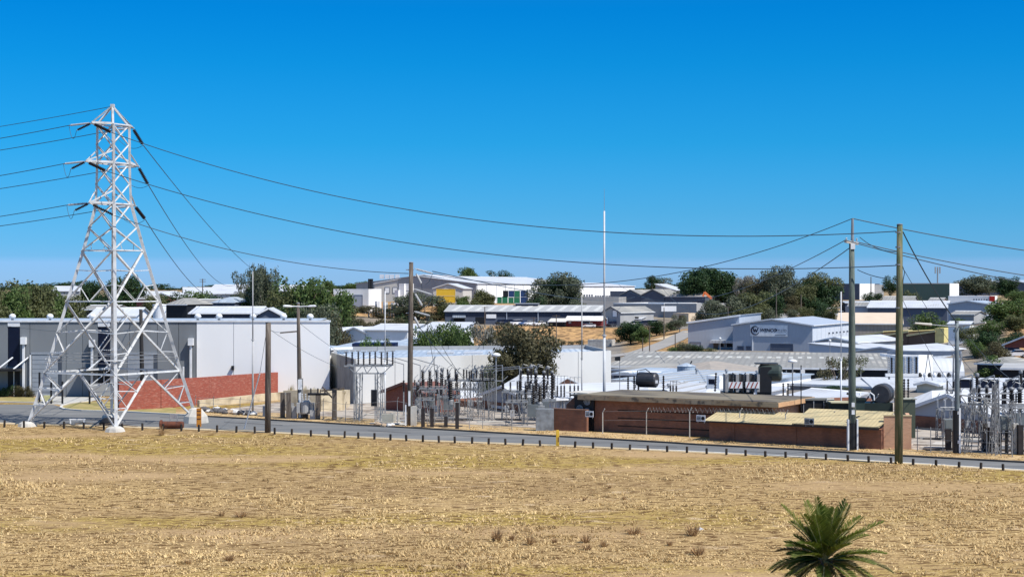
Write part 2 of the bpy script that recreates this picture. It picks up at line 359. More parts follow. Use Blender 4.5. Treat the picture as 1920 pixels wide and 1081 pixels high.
def ground_mat():
    m = bpy.data.materials.new('dry_ground'); m.use_nodes = True; t = m.node_tree; b = t.nodes['Principled BSDF']; b.inputs['Roughness'].default_value = 1; b.inputs['Specular IOR Level'].default_value = .05
    g = nd(t, 'ShaderNodeNewGeometry')
    def noise(s, d=5, st=None):
        n = nd(t, 'ShaderNodeTexNoise'); n.inputs['Scale'].default_value = s; n.inputs['Detail'].default_value = d
        if st:
            mp = nd(t, 'ShaderNodeMapping'); mp.inputs['Scale'].default_value = st; t.links.new(g.outputs['Position'], mp.inputs[0]); t.links.new(mp.outputs[0], n.inputs['Vector'])
        else: t.links.new(g.outputs['Position'], n.inputs['Vector'])
        return n.outputs['Fac']
    def rng(s, a, c):
        r = nd(t, 'ShaderNodeMapRange'); r.inputs[1].default_value = a; r.inputs[2].default_value = c; t.links.new(s, r.inputs[0]); return r.outputs[0]
    def mix(f, A, B):
        x = nd(t, 'ShaderNodeMix', data_type='RGBA'); t.links.new(f, x.inputs['Factor'])
        for k, v in (('A', A), ('B', B)):
            if isinstance(v, tuple): x.inputs[k].default_value = (*v, 1)
            else: t.links.new(v, x.inputs[k])
        return x.outputs['Result']
    base = mix(rng(noise(.045, 4, (.6, 1, 1)), .4, .6), (.46, .325, .15), (.36, .25, .125))
    base = mix(rng(noise(.035, 3, (.35, 1.5, 1)), .50, .60), base, (.38, .28, .075))       # greener band patches
    base = mix(rng(noise(.30, 6), .55, .75), base, (.34, .235, .125))                          # bare brown soil
    base = mix(rng(noise(.7, 6, (.5, 1, 1)), .60, .72), base, (.60, .46, .30))                       # pale straw
    base = mix(rng(noise(7, 4), .42, .66), base, (.21, .125, .05))
    base = mix(rng(noise(2.2, 5, (.5, 1, 1)), .50, .60), base, (.12, .068, .028))
    base = mix(rng(noise(.11, 5, (.4, 1, 1)), .54, .66), base, (.37, .25, .13))
    at = nd(t, 'ShaderNodeVertexColor', layer_name='cover'); se = nd(t, 'ShaderNodeSeparateColor'); t.links.new(at.outputs[0], se.inputs[0])
    urb = mix(rng(noise(.06), .4, .6), (.27, .24, .20), (.17, .155, .14)); urb = mix(rng(noise(.12), .62, .7), urb, (.33, .25, .16))
    org = mix(rng(noise(.25, 6), .4, .62), (.46, .28, .125), (.36, .22, .11)); org = mix(rng(noise(.5, 6, (1, 1, .3)), .47, .6), org, (.20, .125, .065)); org = mix(rng(noise(.15, 3), .6, .72), org, (.13, .11, .06))
    c = mix(se.outputs[0], base, urb); c = mix(se.outputs[1], c, org)
    t.links.new(c, b.inputs['Base Color'])
    bn = nd(t, 'ShaderNodeBump'); bn.inputs['Strength'].default_value = .7; bn.inputs['Distance'].default_value = .12; t.links.new(noise(4, 6), bn.inputs['Height']); t.links.new(bn.outputs[0], b.inputs['Normal'])
    return m
me.materials.append(ground_mat())
ground = bpy.data.objects.new('ground', me); C.objects.link(ground); tag(ground, 'dry straw-coloured ground of the field and hillside', kind='structure')

# --- flat sheets along the road
ASPH = M('asphalt', (.155, .157, .155), (.12, .122, .122), .5, .95, c3=(.19, .185, .175), s3=.3, t3=(.5, .68), stretch=(.25, 1, 1), bump=.15, bscale=12)
VERGE = M('verge_dry_grass', (.50, .36, .19), (.42, .29, .14), .5, 1, c3=(.27, .18, .10), s3=.9, t3=(.5, .66), bump=.4, bscale=8)
GRAV = M('yard_gravel', (.42, .37, .31), (.33, .29, .25), .35, 1, c3=(.2, .16, .13), s3=.5, t3=(.5, .62), bump=.3, bscale=9)
LAWN = M('verge_green_grass', (.22, .2, .07), (.36, .28, .12), .7, 1, bump=.4, bscale=9)
KERB = M('kerb_concrete', (.46, .43, .38), (.34, .32, .28), .8, .95)
PALEK = M('pale_kerb_concrete', (.62, .59, .52), (.5, .47, .42), .8, .95)
def strip(name, pa, pb, z, mat, label, dx=25, x0=-900, x1=3000, kind='structure'):
    b = MB(); n = int((x1-x0)/dx); A = []; B = []
    for i in range(n+1):
        x = x0+(x1-x0)*i/n
        for L, prof in ((A, pa), (B, pb)):
            y = interp(prof, x) if not callable(prof) else prof(x)
            Y = GY(y); L.append(((x-960)*Y/F, Y, z))
    for i in range(n): b.add([A[i], A[i+1], B[i+1], B[i]], [(0, 1, 2, 3)])
    return solo(name, b, mat, label, None, kind=kind)
strip('road', NEAR, FAR, .008, ASPH, 'grey asphalt road running past the substation')
off = lambda prof, d: (lambda x: interp(prof, x)+d)
strip('verge', lambda x: interp(FAR, x)-.3, lambda x: interp(FAR, x)-(5 if x < 300 else 13 if x > 520 else 5+(x-300)/220*8), .012, VERGE, 'dry grass verge along the far kerb', x0=115)
strip('road_edge', lambda x: interp(NEAR, x)+2.6, NEAR, .014, M('sandy_edge', (.52, .42, .27), (.44, .34, .2), .7, 1), 'sandy road edge beside the bollards')
strip('edge_line', lambda x: interp(NEAR, x)+.2, lambda x: interp(NEAR, x)-.55, .020, M('line_paint', (.72, .71, .68), (.5, .49, .46), 1.5, .9), 'white painted edge line of the road', x0=1180)
def kerb(pts, name='kerb', mat=KERB, h=.14, wd=.28, label='concrete kerb'):
    b = MB()
    for p, q in zip(pts, pts[1:]):
        a = Vector(p)+Vector((0, 0, h/2)); c = Vector(q)+Vector((0, 0, h/2)); b.beam(a, c, wd, h)
    return solo(name, b, mat, label, None, kind='structure')
kerb([FL(x, interp(FAR, x)) for x in range(380, 3000, 30)], h=.13, wd=.35, mat=M('shaded_kerb', (.10, .085, .07), (.05, .045, .04), .9, .95), label='grey concrete kerb along the far side of the road')  # kerb colour darkened to stand for its shaded face
kerb([FL(x, y) for x, y in [(170, 752), (150, 753.5), (128, 757), (116, 761), (114, 764), (120, 766.5), (135, 768), (155, 769.5), (240, 772), (380, 779.7)]], mat=PALEK, label='pale kerb curving round the grass corner')
kerb([FL(x, y) for x, y in [(-500, 748), (-200, 751), (0, 753.5), (55, 754.5), (100, 755.5)]], mat=PALEK, label='pale kerb in front of the hedge')
def sheet(name, pts, z, mat, label, kind='structure'):
    b = MB(); b.add([(p[0], p[1], z) for p in pts], [tuple(range(len(pts)))]); return solo(name, b, mat, label, None, kind=kind)
sheet('lawn_corner', [FL(x, y) for x, y in [(168, 752.6), (240, 752), (330, 765), (330, 775.5), (240, 771.6), (155, 769), (135, 767.6), (121, 766), (116, 764), (118, 761), (130, 757.6), (150, 754.2)]], .05, LAWN, 'patchy grass corner behind the curved kerb')
sheet('lawn', [FL(x, y) for x, y in [(-700, 745), (-300, 744), (60, 744), (80, 750), (62, 754), (0, 753), (-200, 750.5), (-700, 745.5)]], .03, LAWN, 'thin green lawn in front of the hedge')
sheet('driveway', [FL(x, y) for x, y in [(66, 756.8), (108, 757), (118, 759), (150, 753.2), (170, 751.4), (200, 745), (80, 741), (62, 746)]], .016, M('driveway_concrete', (.44, .43, .40), (.38, .37, .34), .4, .95), 'pale concrete driveway to the warehouse')
sheet('substation_yard', [FL(x, y) for x, y in [(395, 770), (520, 773), (680, 783), (900, 795), (1040, 803), (1250, 804), (1480, 815), (1720, 842), (1950, 852), (2500, 878), (2500, 760), (1700, 745), (1100, 738), (640, 738), (560, 748)]], .006, GRAV, 'gravel yard of the substation')
slab = M('yard_slab', (.50, .47, .42), (.4, .37, .33), .5, .95)
sheet('concrete_apron', [FL(x, y) for x, y in [(700, 792), (770, 797), (778, 788), (712, 783)]], .02, slab, 'concrete slab in the yard')
TAR = M('tar_patch', (.06, .06, .062), None, 1, .9)
for i, (x, y, w, h) in enumerate([(60, 772, 90, 1.6), (300, 781, 60, .9), (420, 790, 110, .8), (560, 790.5, 50, .8), (690, 806, 80, .7), (850, 815, 70, .7), (1000, 826, 60, .6), (1180, 832, 90, .6), (1400, 845, 70, .5), (1640, 858, 90, .5), (160, 786, 60, .8)]):
    sl = .052 if x > 300 else .025
    sheet('road_patch', [FL(x, y), FL(x+w, y+w*sl), FL(x+w, y+w*sl+h), FL(x+w*.5, y+w*.5*sl+h*1.4), FL(x, y+h)], .011, TAR if i % 3 else M('pale_patch', (.2, .2, .195), None, 1, .95), ['dark tar patch along the road', 'pale repaired patch in the road'][i % 3 == 0])
sheet('concrete_apron', [FL(x, y) for x, y in [(1735, 838), (1790, 843), (1792, 829), (1755, 827)]], .02, slab, 'pale concrete slab in the yard')
# ---- streets on the hillside
def drape(name, pts, wd, mat, label, dz=.12):
    b = MB(); A = []; B = []; P_ = []
    for (p, q) in zip(pts, pts[1:]):
        for k in range(6): P_.append(Vector(p).lerp(Vector(q), k/6))
    P_.append(Vector(pts[-1]))
    for i, p in enumerate(P_):
        d = (P_[min(i+1, len(P_)-1)]-P_[max(i-1, 0)]); d.z = 0; d.normalize(); n = Vector((-d.y, d.x, 0))*wd/2
        for L, q in ((A, p-n), (B, p+n)): L.append((q.x, q.y, max(zt(q.x, q.y), zt(p.x, p.y))+dz))
    for i in range(len(P_)-1): b.add([A[i], A[i+1], B[i+1], B[i]], [(0, 1, 2, 3)])
    return solo(name, b, mat, label, None, kind='structure')
HR = M('pale_street', (.30, .28, .26), (.25, .24, .22), .1, .95)
drape('street', [G(1120, 395), G(1200, 410), G(1262, 455), G(1300, 500)], 6.5, HR, 'pale street climbing between the trees and the blue warehouse')
drape('hill_street', [G(1410, 560), G(1460, 590), G(1500, 640), G(1560, 690)], 11, HR, 'street rising past the gum trees on the hill')
drape('sandy_track', [G(1170, 480), G(1230, 470), G(1300, 492)], 5, M('sand', (.55, .42, .27), None, .3, 1), 'sandy path behind the young trees')
drape('parking_area', [G(930, 549), G(1125, 551), G(1240, 556)], 9, HR, 'car park strip in front of the long dark shed', dz=.25)

# ---------------------------------------------------------------- grass tufts on the field (nobody could count them)
rng_ = np.random.default_rng(5)
N = 105000
Yt = 1/rng_.uniform(1/158, 1/66, N); pxt = rng_.uniform(-60, 1980, N)
near_y = np.interp(pxt, [a for a, b in NEAR], [b for a, b in NEAR])
ok = (HC*F/Yt+540) > near_y+3.2
Yt, pxt = Yt[ok], pxt[ok]; N = len(Yt); Xt = (pxt-960)*Yt/F
def vnoise(x, y, s, seed):
    r = np.random.default_rng(seed).random((64, 64)); x = x/s % 63; y = y/s % 63; i = x.astype(int); j = y.astype(int); a = x-i; b = y-j
    a = a*a*(3-2*a); b = b*b*(3-2*b); i2 = (i+1) % 64; j2 = (j+1) % 64
    return (r[i, j]*(1-a)+r[i2, j]*a)*(1-b)+(r[i, j2]*(1-a)+r[i2, j2]*a)*b
lush = vnoise(Xt, Yt, 3.5, 1)*.25+vnoise(Xt, Yt, .75, 2)*.5+vnoise(Xt+90, Yt, 8, 3)*.25
hgt = (.035+.37*np.clip(lush-.44, 0, 1))*rng_.uniform(.5, 1.5, N)
big = vnoise(Xt*.45+60, Yt, 6.5, 7)*.6+vnoise(Xt*.6+80, Yt, 2.6, 8)*.4
keep = rng_.random(N) < np.clip(.1+1.1*lush, 0, 1)*np.clip((big-.30)*3.2, .12, 1); hgt *= .6+.8*big; Xt, Yt, hgt = Xt[keep], Yt[keep], hgt[keep]; nv_ = 9000; pxv = rng_.uniform(380, 1960, nv_); yv = np.interp(pxv, [a for a, b in FAR], [b for a, b in FAR])-rng_.uniform(.8, 12.5, nv_)**1.0
Yv = HC*F/(yv-540); Xv = (pxv-960)*Yv/F; hv = .02+.16*np.clip(vnoise(Xv+90, Yv, .9, 11)-.4, 0, 1)*rng_.uniform(.5, 1.6, nv_)
Xt = np.concatenate([Xt, Xv]); Yt = np.concatenate([Yt, Yv]); hgt = np.concatenate([hgt, hv]); N = len(Xt)
B_ = 3
V = np.zeros((N, B_, 3, 3), 'f')
ang = rng_.uniform(0, 2*np.pi, (N, B_)); ln = rng_.uniform(.5, 1.6, (N, B_))*hgt[:, None]; wd = rng_.uniform(.02, .065, (N, B_))
cx = Xt[:, None]+rng_.normal(0, .05, (N, B_)); cy = Yt[:, None]+rng_.normal(0, .05, (N, B_)); hh = hgt[:, None]*rng_.uniform(.7, 1.3, (N, B_))
V[:, :, 0] = np.stack([cx-np.sin(ang)*wd, cy+np.cos(ang)*wd, cx*0], -1); V[:, :, 1] = np.stack([cx+np.sin(ang)*wd, cy-np.cos(ang)*wd, cx*0], -1)
V[:, :, 2] = np.stack([cx+np.cos(ang)*ln, cy+np.sin(ang)*ln, hh], -1)
nv = N*B_*3
me = bpy.data.meshes.new('dry_grass'); me.vertices.add(nv); me.vertices.foreach_set('co', V.ravel())
me.loops.add(nv); me.loops.foreach_set('vertex_index', np.arange(nv, dtype='i')); me.polygons.add(N*B_); me.polygons.foreach_set('loop_start', np.arange(0, nv, 3, dtype='i'))
me.update(calc_edges=True)
sbm = leaf_mat('straw_blades', (.72, .53, .26), (.48, .335, .155), .25)
for n_ in sbm.node_tree.nodes:
    if n_.type == 'TEX_NOISE': n_.inputs['Scale'].default_value = .09; n_.inputs['Detail'].default_value = 7
me.materials.append(sbm)
go = bpy.data.objects.new('dry_grass', me); C.objects.link(go); tag(go, 'short dry straw-coloured grass growing all over the field and verge', 'grass', kind='stuff')
# ================================================================ TREES
def crown_mesh(name, seed, kind, nleaf, mat):
    r = np.random.default_rng(seed); blobs = []
    if kind == 'dense':
        for i in range(26):
            a = r.uniform(0, 6.28); q = r.uniform(0, .36); z = r.uniform(.15, .84); q *= 1.1-abs(z-.45)*.9
            blobs.append((q*math.cos(a), q*math.sin(a), z, r.uniform(.10, .17)))
        blobs += [(0, 0, .45, .28), (.08, 0, .62, .24), (-.1, 0, .55, .26), (0, .05, .3, .2)]
    elif kind == 'gum':
        for i in range(21):
            a = r.uniform(0, 6.28); z = r.uniform(.34, .9); q = r.uniform(.06, .38)*(1.15-abs(z-.62)*1.1)
            blobs.append((q*math.cos(a), q*math.sin(a), z, r.uniform(.09, .16)))
    elif kind == 'wide':
        for i in range(30):
            a = r.uniform(0, 6.28); z = r.uniform(.22, .84); q = r.uniform(.05, .39)*(1.1 if z < .7 else .85)
            blobs.append((q*math.cos(a), q*math.sin(a), z, r.uniform(.10, .16)))
        blobs += [(0, 0, .5, .28), (.18, 0, .5, .24), (-.18, 0, .5, .24)]
    elif kind == 'bush':
        for i in range(16):
            a = r.uniform(0, 6.28); q = r.uniform(0, .38); z = r.uniform(.12, .78)*(1-q*.6)
            blobs.append((q*math.cos(a), q*math.sin(a), z, r.uniform(.12, .2)))
        blobs += [(0, 0, .35, .3)]
    else:  # sparse
        for i in range(14):
            a = r.uniform(0, 6.28); z = r.uniform(.4, .92); q = r.uniform(.08, .42)
            blobs.append((q*math.cos(a), q*math.sin(a), z, r.uniform(.05, .11)))
    b = np.array(blobs); p = b[:, 3]**2; p /= p.sum(); k = r.choice(len(b), nleaf, p=p)
    d = r.normal(size=(nleaf, 3)); d /= np.linalg.norm(d, axis=1)[:, None]
    rad = b[k, 3]*(.55+.5*np.sqrt(r.random(nleaf)))*(1+.12*r.normal(size=nleaf))
    c = b[k, :3]+d*rad[:, None]; c[:, 2] = np.clip(c[:, 2], .015, 1.0)
    lo = np.percentile(c, .4, axis=0); hi = np.percentile(c, 99.6, axis=0); sc = .96/(hi[0]-lo[0]); sc2 = .96/(hi[1]-lo[1])
    c[:, 0] = (c[:, 0]-(hi[0]+lo[0])/2)*sc; c[:, 1] = (c[:, 1]-(hi[1]+lo[1])/2)*sc2; c[:, 2] *= .98/hi[2]
    blobs = [((q[0]-(hi[0]+lo[0])/2)*sc, (q[1]-(hi[1]+lo[1])/2)*sc2, q[2]*.98/hi[2], q[3]) for q in blobs]
    s = r.uniform(.008, .022, nleaf)*(1.5 if kind in ('dense', 'wide', 'bush') else 1.15)
    n = d*.8+r.normal(size=(nleaf, 3))*.6; n /= np.linalg.norm(n, axis=1)[:, None]
    u = np.cross(n, r.normal(size=(nleaf, 3))); u /= np.linalg.norm(u, axis=1)[:, None]; v = np.cross(n, u)
    Q = np.stack([c-u*s[:, None], c-v*s[:, None]*.6, c+u*s[:, None]*1.1, c+v*s[:, None]*.6], 1).astype('f')
    me = bpy.data.meshes.new(name); me.vertices.add(nleaf*4); me.vertices.foreach_set('co', Q.ravel()); me.loops.add(nleaf*4)
    me.loops.foreach_set('vertex_index', np.arange(nleaf*4, dtype='i')); me.polygons.add(nleaf); me.polygons.foreach_set('loop_start', np.arange(0, nleaf*4, 4, dtype='i'))
    me.update(calc_edges=True); me.materials.append(mat); return me, blobs
def trunk_mesh(seed, blobs, mat, kind):
    r = random.Random(seed); b = MB(); rr = .022 if kind != 'gum' else .026
    if kind == 'bush':
        for i in range(5):
            q = blobs[i]; b.tube([(q[0]*.1, q[1]*.1, -.02), (q[0]*.6, q[1]*.6, q[2]*.5), q[:3]], [.02, .012, .005], 5)
        return b.mesh('stems', mat, smooth=True)
    f = .38 if kind in ('gum', 'sparse') else .3; lean = r.uniform(-.04, .04)
    b.tube([(0, 0, -.03), (lean*.4, 0, f*.5), (lean, .01, f), (lean*1.4, 0, f+.2)], [rr*1.5, rr*1.1, rr*.9, rr*.5], 7)
    for q in blobs[:9]:
        m = Vector((lean, .01, f)).lerp(Vector(q[:3]), .5)+Vector((r.uniform(-.03, .03), r.uniform(-.03, .03), .02))
        b.tube([(lean, .01, f-.03), m, q[:3]], [rr*.65, rr*.4, rr*.14], 5)
    return b.mesh('trunk', mat, smooth=True)
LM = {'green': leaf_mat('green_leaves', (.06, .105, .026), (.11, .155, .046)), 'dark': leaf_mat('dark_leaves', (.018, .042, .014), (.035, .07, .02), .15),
      'olive': leaf_mat('olive_leaves', (.09, .10, .036), (.13, .14, .058)), 'grey': leaf_mat('grey_green_leaves', (.08, .095, .056), (.135, .15, .095)),
      'brown': leaf_mat('brown_olive_leaves', (.075, .068, .032), (.11, .10, .05)), 'silver': leaf_mat('pale_dry_twigs', (.27, .26, .22), (.16, .155, .13), .1),
      'bright': leaf_mat('bright_green_leaves', (.065, .13, .018), (.11, .18, .035))}
_cm = {}
def crown(kind, seed, col):
    k = (kind, seed, col)
    if k not in _cm:
        n = {'dense': 9000, 'wide': 9500, 'gum': 7500, 'bush': 5000, 'sparse': 1700}[kind]
        me, bl = crown_mesh('crown', seed*7+len(kind), kind, n, LM[col])
        _cm[k] = (me, trunk_mesh(seed, bl, PBARK if kind == 'gum' else BARK, kind))
    return _cm[k]
_t = [0]
def tree(px, pyt, Y, wpx, kind, col, label, zb=None, group=None, name=None, cat=None, dk=1.0):
    _t[0] += 1; cm, tm = crown(kind, _t[0] % 3, col)
    base = G(px, Y)
    if zb is not None: base.z = zb
    top = HC-(pyt-540)*Y/F; h = max(top-base.z, .4); wdt = wpx*Y/F*1.2
    shr = kind == 'bush'
    root = empty(name or ('shrub' if shr else 'gum_tree' if kind == 'gum' else 'tree'), base, label, cat or ('shrub' if shr else 'tree'), group, rz=_t[0]*2.4)
    root.scale = (wdt, wdt*dk, h*1.03)
    part('stems' if shr else 'trunk', tm, None, root); part('crown' if not shr else 'foliage', cm, None, root); return root
T = tree
# behind the grey warehouse, left
for x, y, w, c, l in [(15, 541, 70, 'green', 'leftmost dense green tree rising behind the grey warehouse'), (55, 531, 85, 'olive', 'tall olive green tree second from the left edge above the warehouse roof'),
                      (92, 543, 75, 'green', 'bushy green tree just left of the pylon above the warehouse roof'), (128, 556, 66, 'olive', 'lower olive tree directly behind the left leg of the pylon'),
                      (-30, 536, 80, 'olive', 'green tree cut by the left edge of the photo'), (35, 568, 70, 'bright', 'low bright green tree in front of the left tree clump')]:
    T(x, y, 290+x*.2, w, 'dense', c, l, zb=1)
T(163, 527, 640, 60, 'dense', 'dark', 'dark skyline tree seen through the left side of the pylon')
T(237, 518, 560, 62, 'dense', 'dark', 'dark tree seen through the right side of the pylon above the white tank')
T(205, 548, 500, 60, 'dense', 'dark', 'low dark tree right behind the middle of the pylon')
T(112, 529, 900, 70, 'wide', 'dark', 'distant dark hilltop tree left of the pylon'); T(62, 532, 1000, 60, 'wide', 'dark', 'distant hilltop tree above the left green clump')
T(318, 549, 520, 60, 'bush', 'dark', 'dark shrub beside the grey gabled factory right of the pylon', cat='shrub')
T(375, 547, 500, 62, 'dense', 'green', 'dark green tree below the small skyline power pole'); T(418, 556, 500, 74, 'dense', 'dark', 'rounded dark green tree in front of the white roofed factory')
T(285, 553, 470, 50, 'dense', 'olive', 'olive tree behind the white tank')
T(493, 499, 420, 52, 'gum', 'grey', 'tallest gum tree on the left skyline, beside the thin mast'); T(462, 510, 430, 42, 'gum', 'grey', 'slender gum tree leaning left of the tallest gum')
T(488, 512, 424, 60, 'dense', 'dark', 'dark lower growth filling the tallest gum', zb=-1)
T(568, 525, 400, 100, 'dense', 'green', 'broad green tree behind the street light pole'); T(612, 541, 402, 84, 'dense', 'green', 'green tree right of the broad tree behind the white warehouse')
T(535, 547, 396, 70, 'dense', 'olive', 'olive tree left of the street light pole'); T(592, 573, 330, 76, 'dense', 'grey', 'grey green tree just above the white warehouse roof')
T(548, 579, 330, 60, 'dense', 'dark', 'dark tree low behind the roof next to the navy shed'); T(640, 553, 520, 56, 'dense', 'olive', 'yellowish olive tree beside the glass fronted office')
T(614, 527, 850, 32, 'wide', 'green', 'rounded small tree on the skyline left of the office'); T(674, 528, 900, 46, 'wide', 'green', 'skyline tree above the office roof'); T(655, 533, 930, 40, 'wide', 'dark', 'darker skyline tree behind the office')
T(632, 586, 380, 60, 'bush', 'brown', 'dull brown shrubs at the white warehouse corner')
for x, y, w, k, c, l in [(662, 577, 40, 'sparse', 'brown', 'thin brown tree left on the orange slope'), (692, 572, 48, 'gum', 'brown', 'brown spreading tree in the middle of the orange slope'),
                         (716, 583, 36, 'bush', 'brown', 'round dark brown bush on the orange slope'), (742, 571, 44, 'gum', 'grey', 'grey green tree right on the orange slope'),
                         (785, 548, 78, 'gum', 'grey', 'grey gum behind the insulator pole'), (772, 574, 60, 'bush', 'grey', 'grey bush at the foot of the gum behind the insulator pole'),
                         (812, 584, 52, 'bush', 'brown', 'brownish bush left end of the long dark shed'), (824, 563, 26, 'bush', 'olive', 'small olive bush below the yellow containers')]:
    T(x, y, 560+x*.05, w, k, c, l)
T(880, 502, 980, 42, 'wide', 'green', 'tree on the skyline above the big white factory, nearer the insulator pole'); T(938, 507, 1000, 44, 'gum', 'dark', 'flat topped dark tree on the skyline above the big white factory')
T(903, 543, 645, 38, 'dense', 'olive', 'yellowish tree in front of the big white factory wall'); T(868, 555, 645, 28, 'dense', 'green', 'small leafy tree beside the yellow containers'); T(915, 552, 645, 24, 'dense', 'olive', 'small olive tree left of the stacked containers')
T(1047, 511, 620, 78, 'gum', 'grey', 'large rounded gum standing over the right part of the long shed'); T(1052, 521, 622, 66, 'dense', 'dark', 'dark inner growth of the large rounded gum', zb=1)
T(1012, 543, 618, 50, 'dense', 'grey', 'bushy grey green tree left of the large rounded gum')
# middle valley
T(800, 617, 262, 58, 'dense', 'green', 'left dark green round tree above the flat white wall'); T(836, 609, 260, 72, 'dense', 'green', 'middle and tallest of the round green trees above the flat white wall'); T(866, 616, 256, 44, 'dense', 'green', 'right round green tree next to the bare grey tree')
T(904, 606, 256, 60, 'sparse', 'silver', 'nearly bare grey white tree between the green tree and the brown one'); T(899, 614, 258, 44, 'sparse', 'grey', 'thin grey tree tangled with the bare one')
T(940, 612, 262, 60, 'dense', 'brown', 'brown olive tree behind the big feathery tree'); T(965, 618, 330, 46, 'bush', 'brown', 'brown shrub under the embankment')
T(985, 610, 188, 104, 'dense', 'brown', 'big feathery brown green tree rising over the white warehouse wall', zb=.5, name='casuarina_tree')
T(955, 655, 187, 56, 'dense', 'brown', 'left lower part of the feathery growth over the wall', zb=.3); T(1010, 652, 189, 46, 'dense', 'brown', 'right lower part of the feathery growth over the wall', zb=.3)
T(921, 683, 186, 40, 'bush', 'grey', 'small grey bush behind the round lamp')
T(1183, 603, 470, 50, 'dense', 'dark', 'dark round street tree left of the pale street'); T(1204, 612, 462, 34, 'dense', 'green', 'smaller round street tree beside the dark post'); T(1231, 601, 505, 34, 'dense', 'dark', 'dark tree uphill beside the thin light pole')
T(1275, 590, 500, 30, 'gum', 'grey', 'slim young gum in front of the cream house'); T(1258, 603, 520, 24, 'bush', 'dark', 'dark shrub left of the cream house')
T(1224, 517, 900, 30, 'gum', 'dark', 'spindly tree on the skyline above the twin gabled shed'); T(1243, 521, 920, 36, 'gum', 'grey', 'low grey tree on the skyline left of the big fig'); T(1272, 529, 900, 24, 'gum', 'dark', 'tiny skyline tree touching the big fig')
T(1332, 504, 700, 112, 'wide', 'dark', 'very broad dark fig tree dominating the skyline', name='fig_tree', dk=.6); T(1307, 512, 690, 62, 'dense', 'dark', 'left shoulder of the broad dark fig', name='fig_tree'); T(1366, 512, 690, 60, 'dense', 'dark', 'right shoulder of the broad dark fig', name='fig_tree')
T(1399, 517, 680, 36, 'gum', 'silver', 'pale dry gum right of the broad fig'); T(1428, 522, 640, 56, 'dense', 'brown', 'brownish tree left of the tallest bare topped gum'); T(1467, 499, 635, 70, 'gum', 'grey', 'tall open gum with pale limbs showing, right of the fig')
T(1462, 527, 630, 60, 'dense', 'grey', 'bushy grey tree under the tall open gum'); T(1500, 535, 632, 56, 'dense', 'olive', 'olive tree between the two big gums'); T(1538, 511, 650, 68, 'gum', 'olive', 'rounded gum at the right end of the gum row')
T(1540, 528, 645, 62, 'dense', 'dark', 'dark growth below the right end gum'); T(1412, 548, 520, 60, 'dense', 'olive', 'light olive tree above the blue warehouse roof'); T(1378, 554, 515, 54, 'dense', 'grey', 'grey green tree above the left part of the blue warehouse')
T(1338, 563, 500, 50, 'dense', 'grey', 'grey tree at the left end of the blue warehouse'); T(1448, 549, 540, 42, 'dense', 'dark', 'dark tree behind the apex of the blue warehouse'); T(1310, 580, 500, 22, 'bush', 'grey', 'small grey bush left of the blue warehouse roof')
for x, y, w, c, Y, l in [(1270, 645, 30, 'olive', 392, 'leftmost roadside bush before the blue warehouse'), (1292, 641, 34, 'grey', 388, 'pale leafy bush before the blue warehouse'), (1262, 650, 20, 'green', 380, 'low bush at the street corner'),
                         (1325, 651, 28, 'olive', 372, 'low rounded bush in front of the verandah'), (1308, 645, 24, 'dark', 386, 'dark bush left of the blue wall'),
                         (1515, 575, 30, 'olive', 560, 'left bush of the row above the cream roof'), (1538, 570, 34, 'dark', 562, 'middle bush of the row above the cream roof'), (1560, 574, 26, 'olive', 558, 'right bush of the row above the cream roof'), (1490, 580, 26, 'grey', 565, 'grey bush beside the hill street')]:
    T(x, y, Y, w, 'bush', c, l)
T(1480, 570, 600, 30, 'bush', 'brown', 'brown bush along the hill street'); 
# right
T(1668, 517, 800, 26, 'gum', 'dark', 'dark tree just left of the tall green pole'); T(1830, 517, 850, 66, 'dense', 'grey', 'wide grey green tree right of the green factory'); T(1887, 519, 780, 42, 'dense', 'dark', 'dark round tree near the right skyline')
T(1855, 524, 860, 40, 'gum', 'grey', 'thin skyline tree between the two round ones')
T(1885, 561, 440, 78, 'dense', 'green', 'large green tree on the slope at the right edge'); T(1750, 586, 450, 74, 'bush', 'green', 'broad dark green bush behind the grey street light'); T(1905, 590, 400, 44, 'dense', 'olive', 'olive tree at the right edge of the photo')
T(1848, 622, 345, 54, 'dense', 'dark', 'dark tree over the sandy cutting'); T(1866, 640, 330, 50, 'bush', 'brown', 'brown bush low in the sandy cutting'); T(1830, 636, 340, 40, 'bush', 'green', 'green bush left in the sandy cutting')
T(1861, 668, 262, 58, 'dense', 'green', 'dark green tree above the white roofs right of the grey pole'); T(1725, 592, 470, 30, 'bush', 'olive', 'small bush beside the yellow trimmed units')
T(1573, 666, 222, 80, 'sparse', 'brown', 'sparse brown tree with bare trunk behind the transformers'); T(1590, 668, 225, 62, 'sparse', 'olive', 'thin olive tree next to the sparse brown one'); T(1556, 722, 205, 46, 'bush', 'dark', 'dark shrub at the foot of the sparse tree')
T(1598, 724, 200, 40, 'bush', 'grey', 'grey shrub behind the pole with white foot')
T(700, 634, 242, 42, 'bush', 'bright', 'leafy green bush standing on the navy box'); T(722, 636, 242, 30, 'bush', 'olive', 'second leafy bush on the navy box')
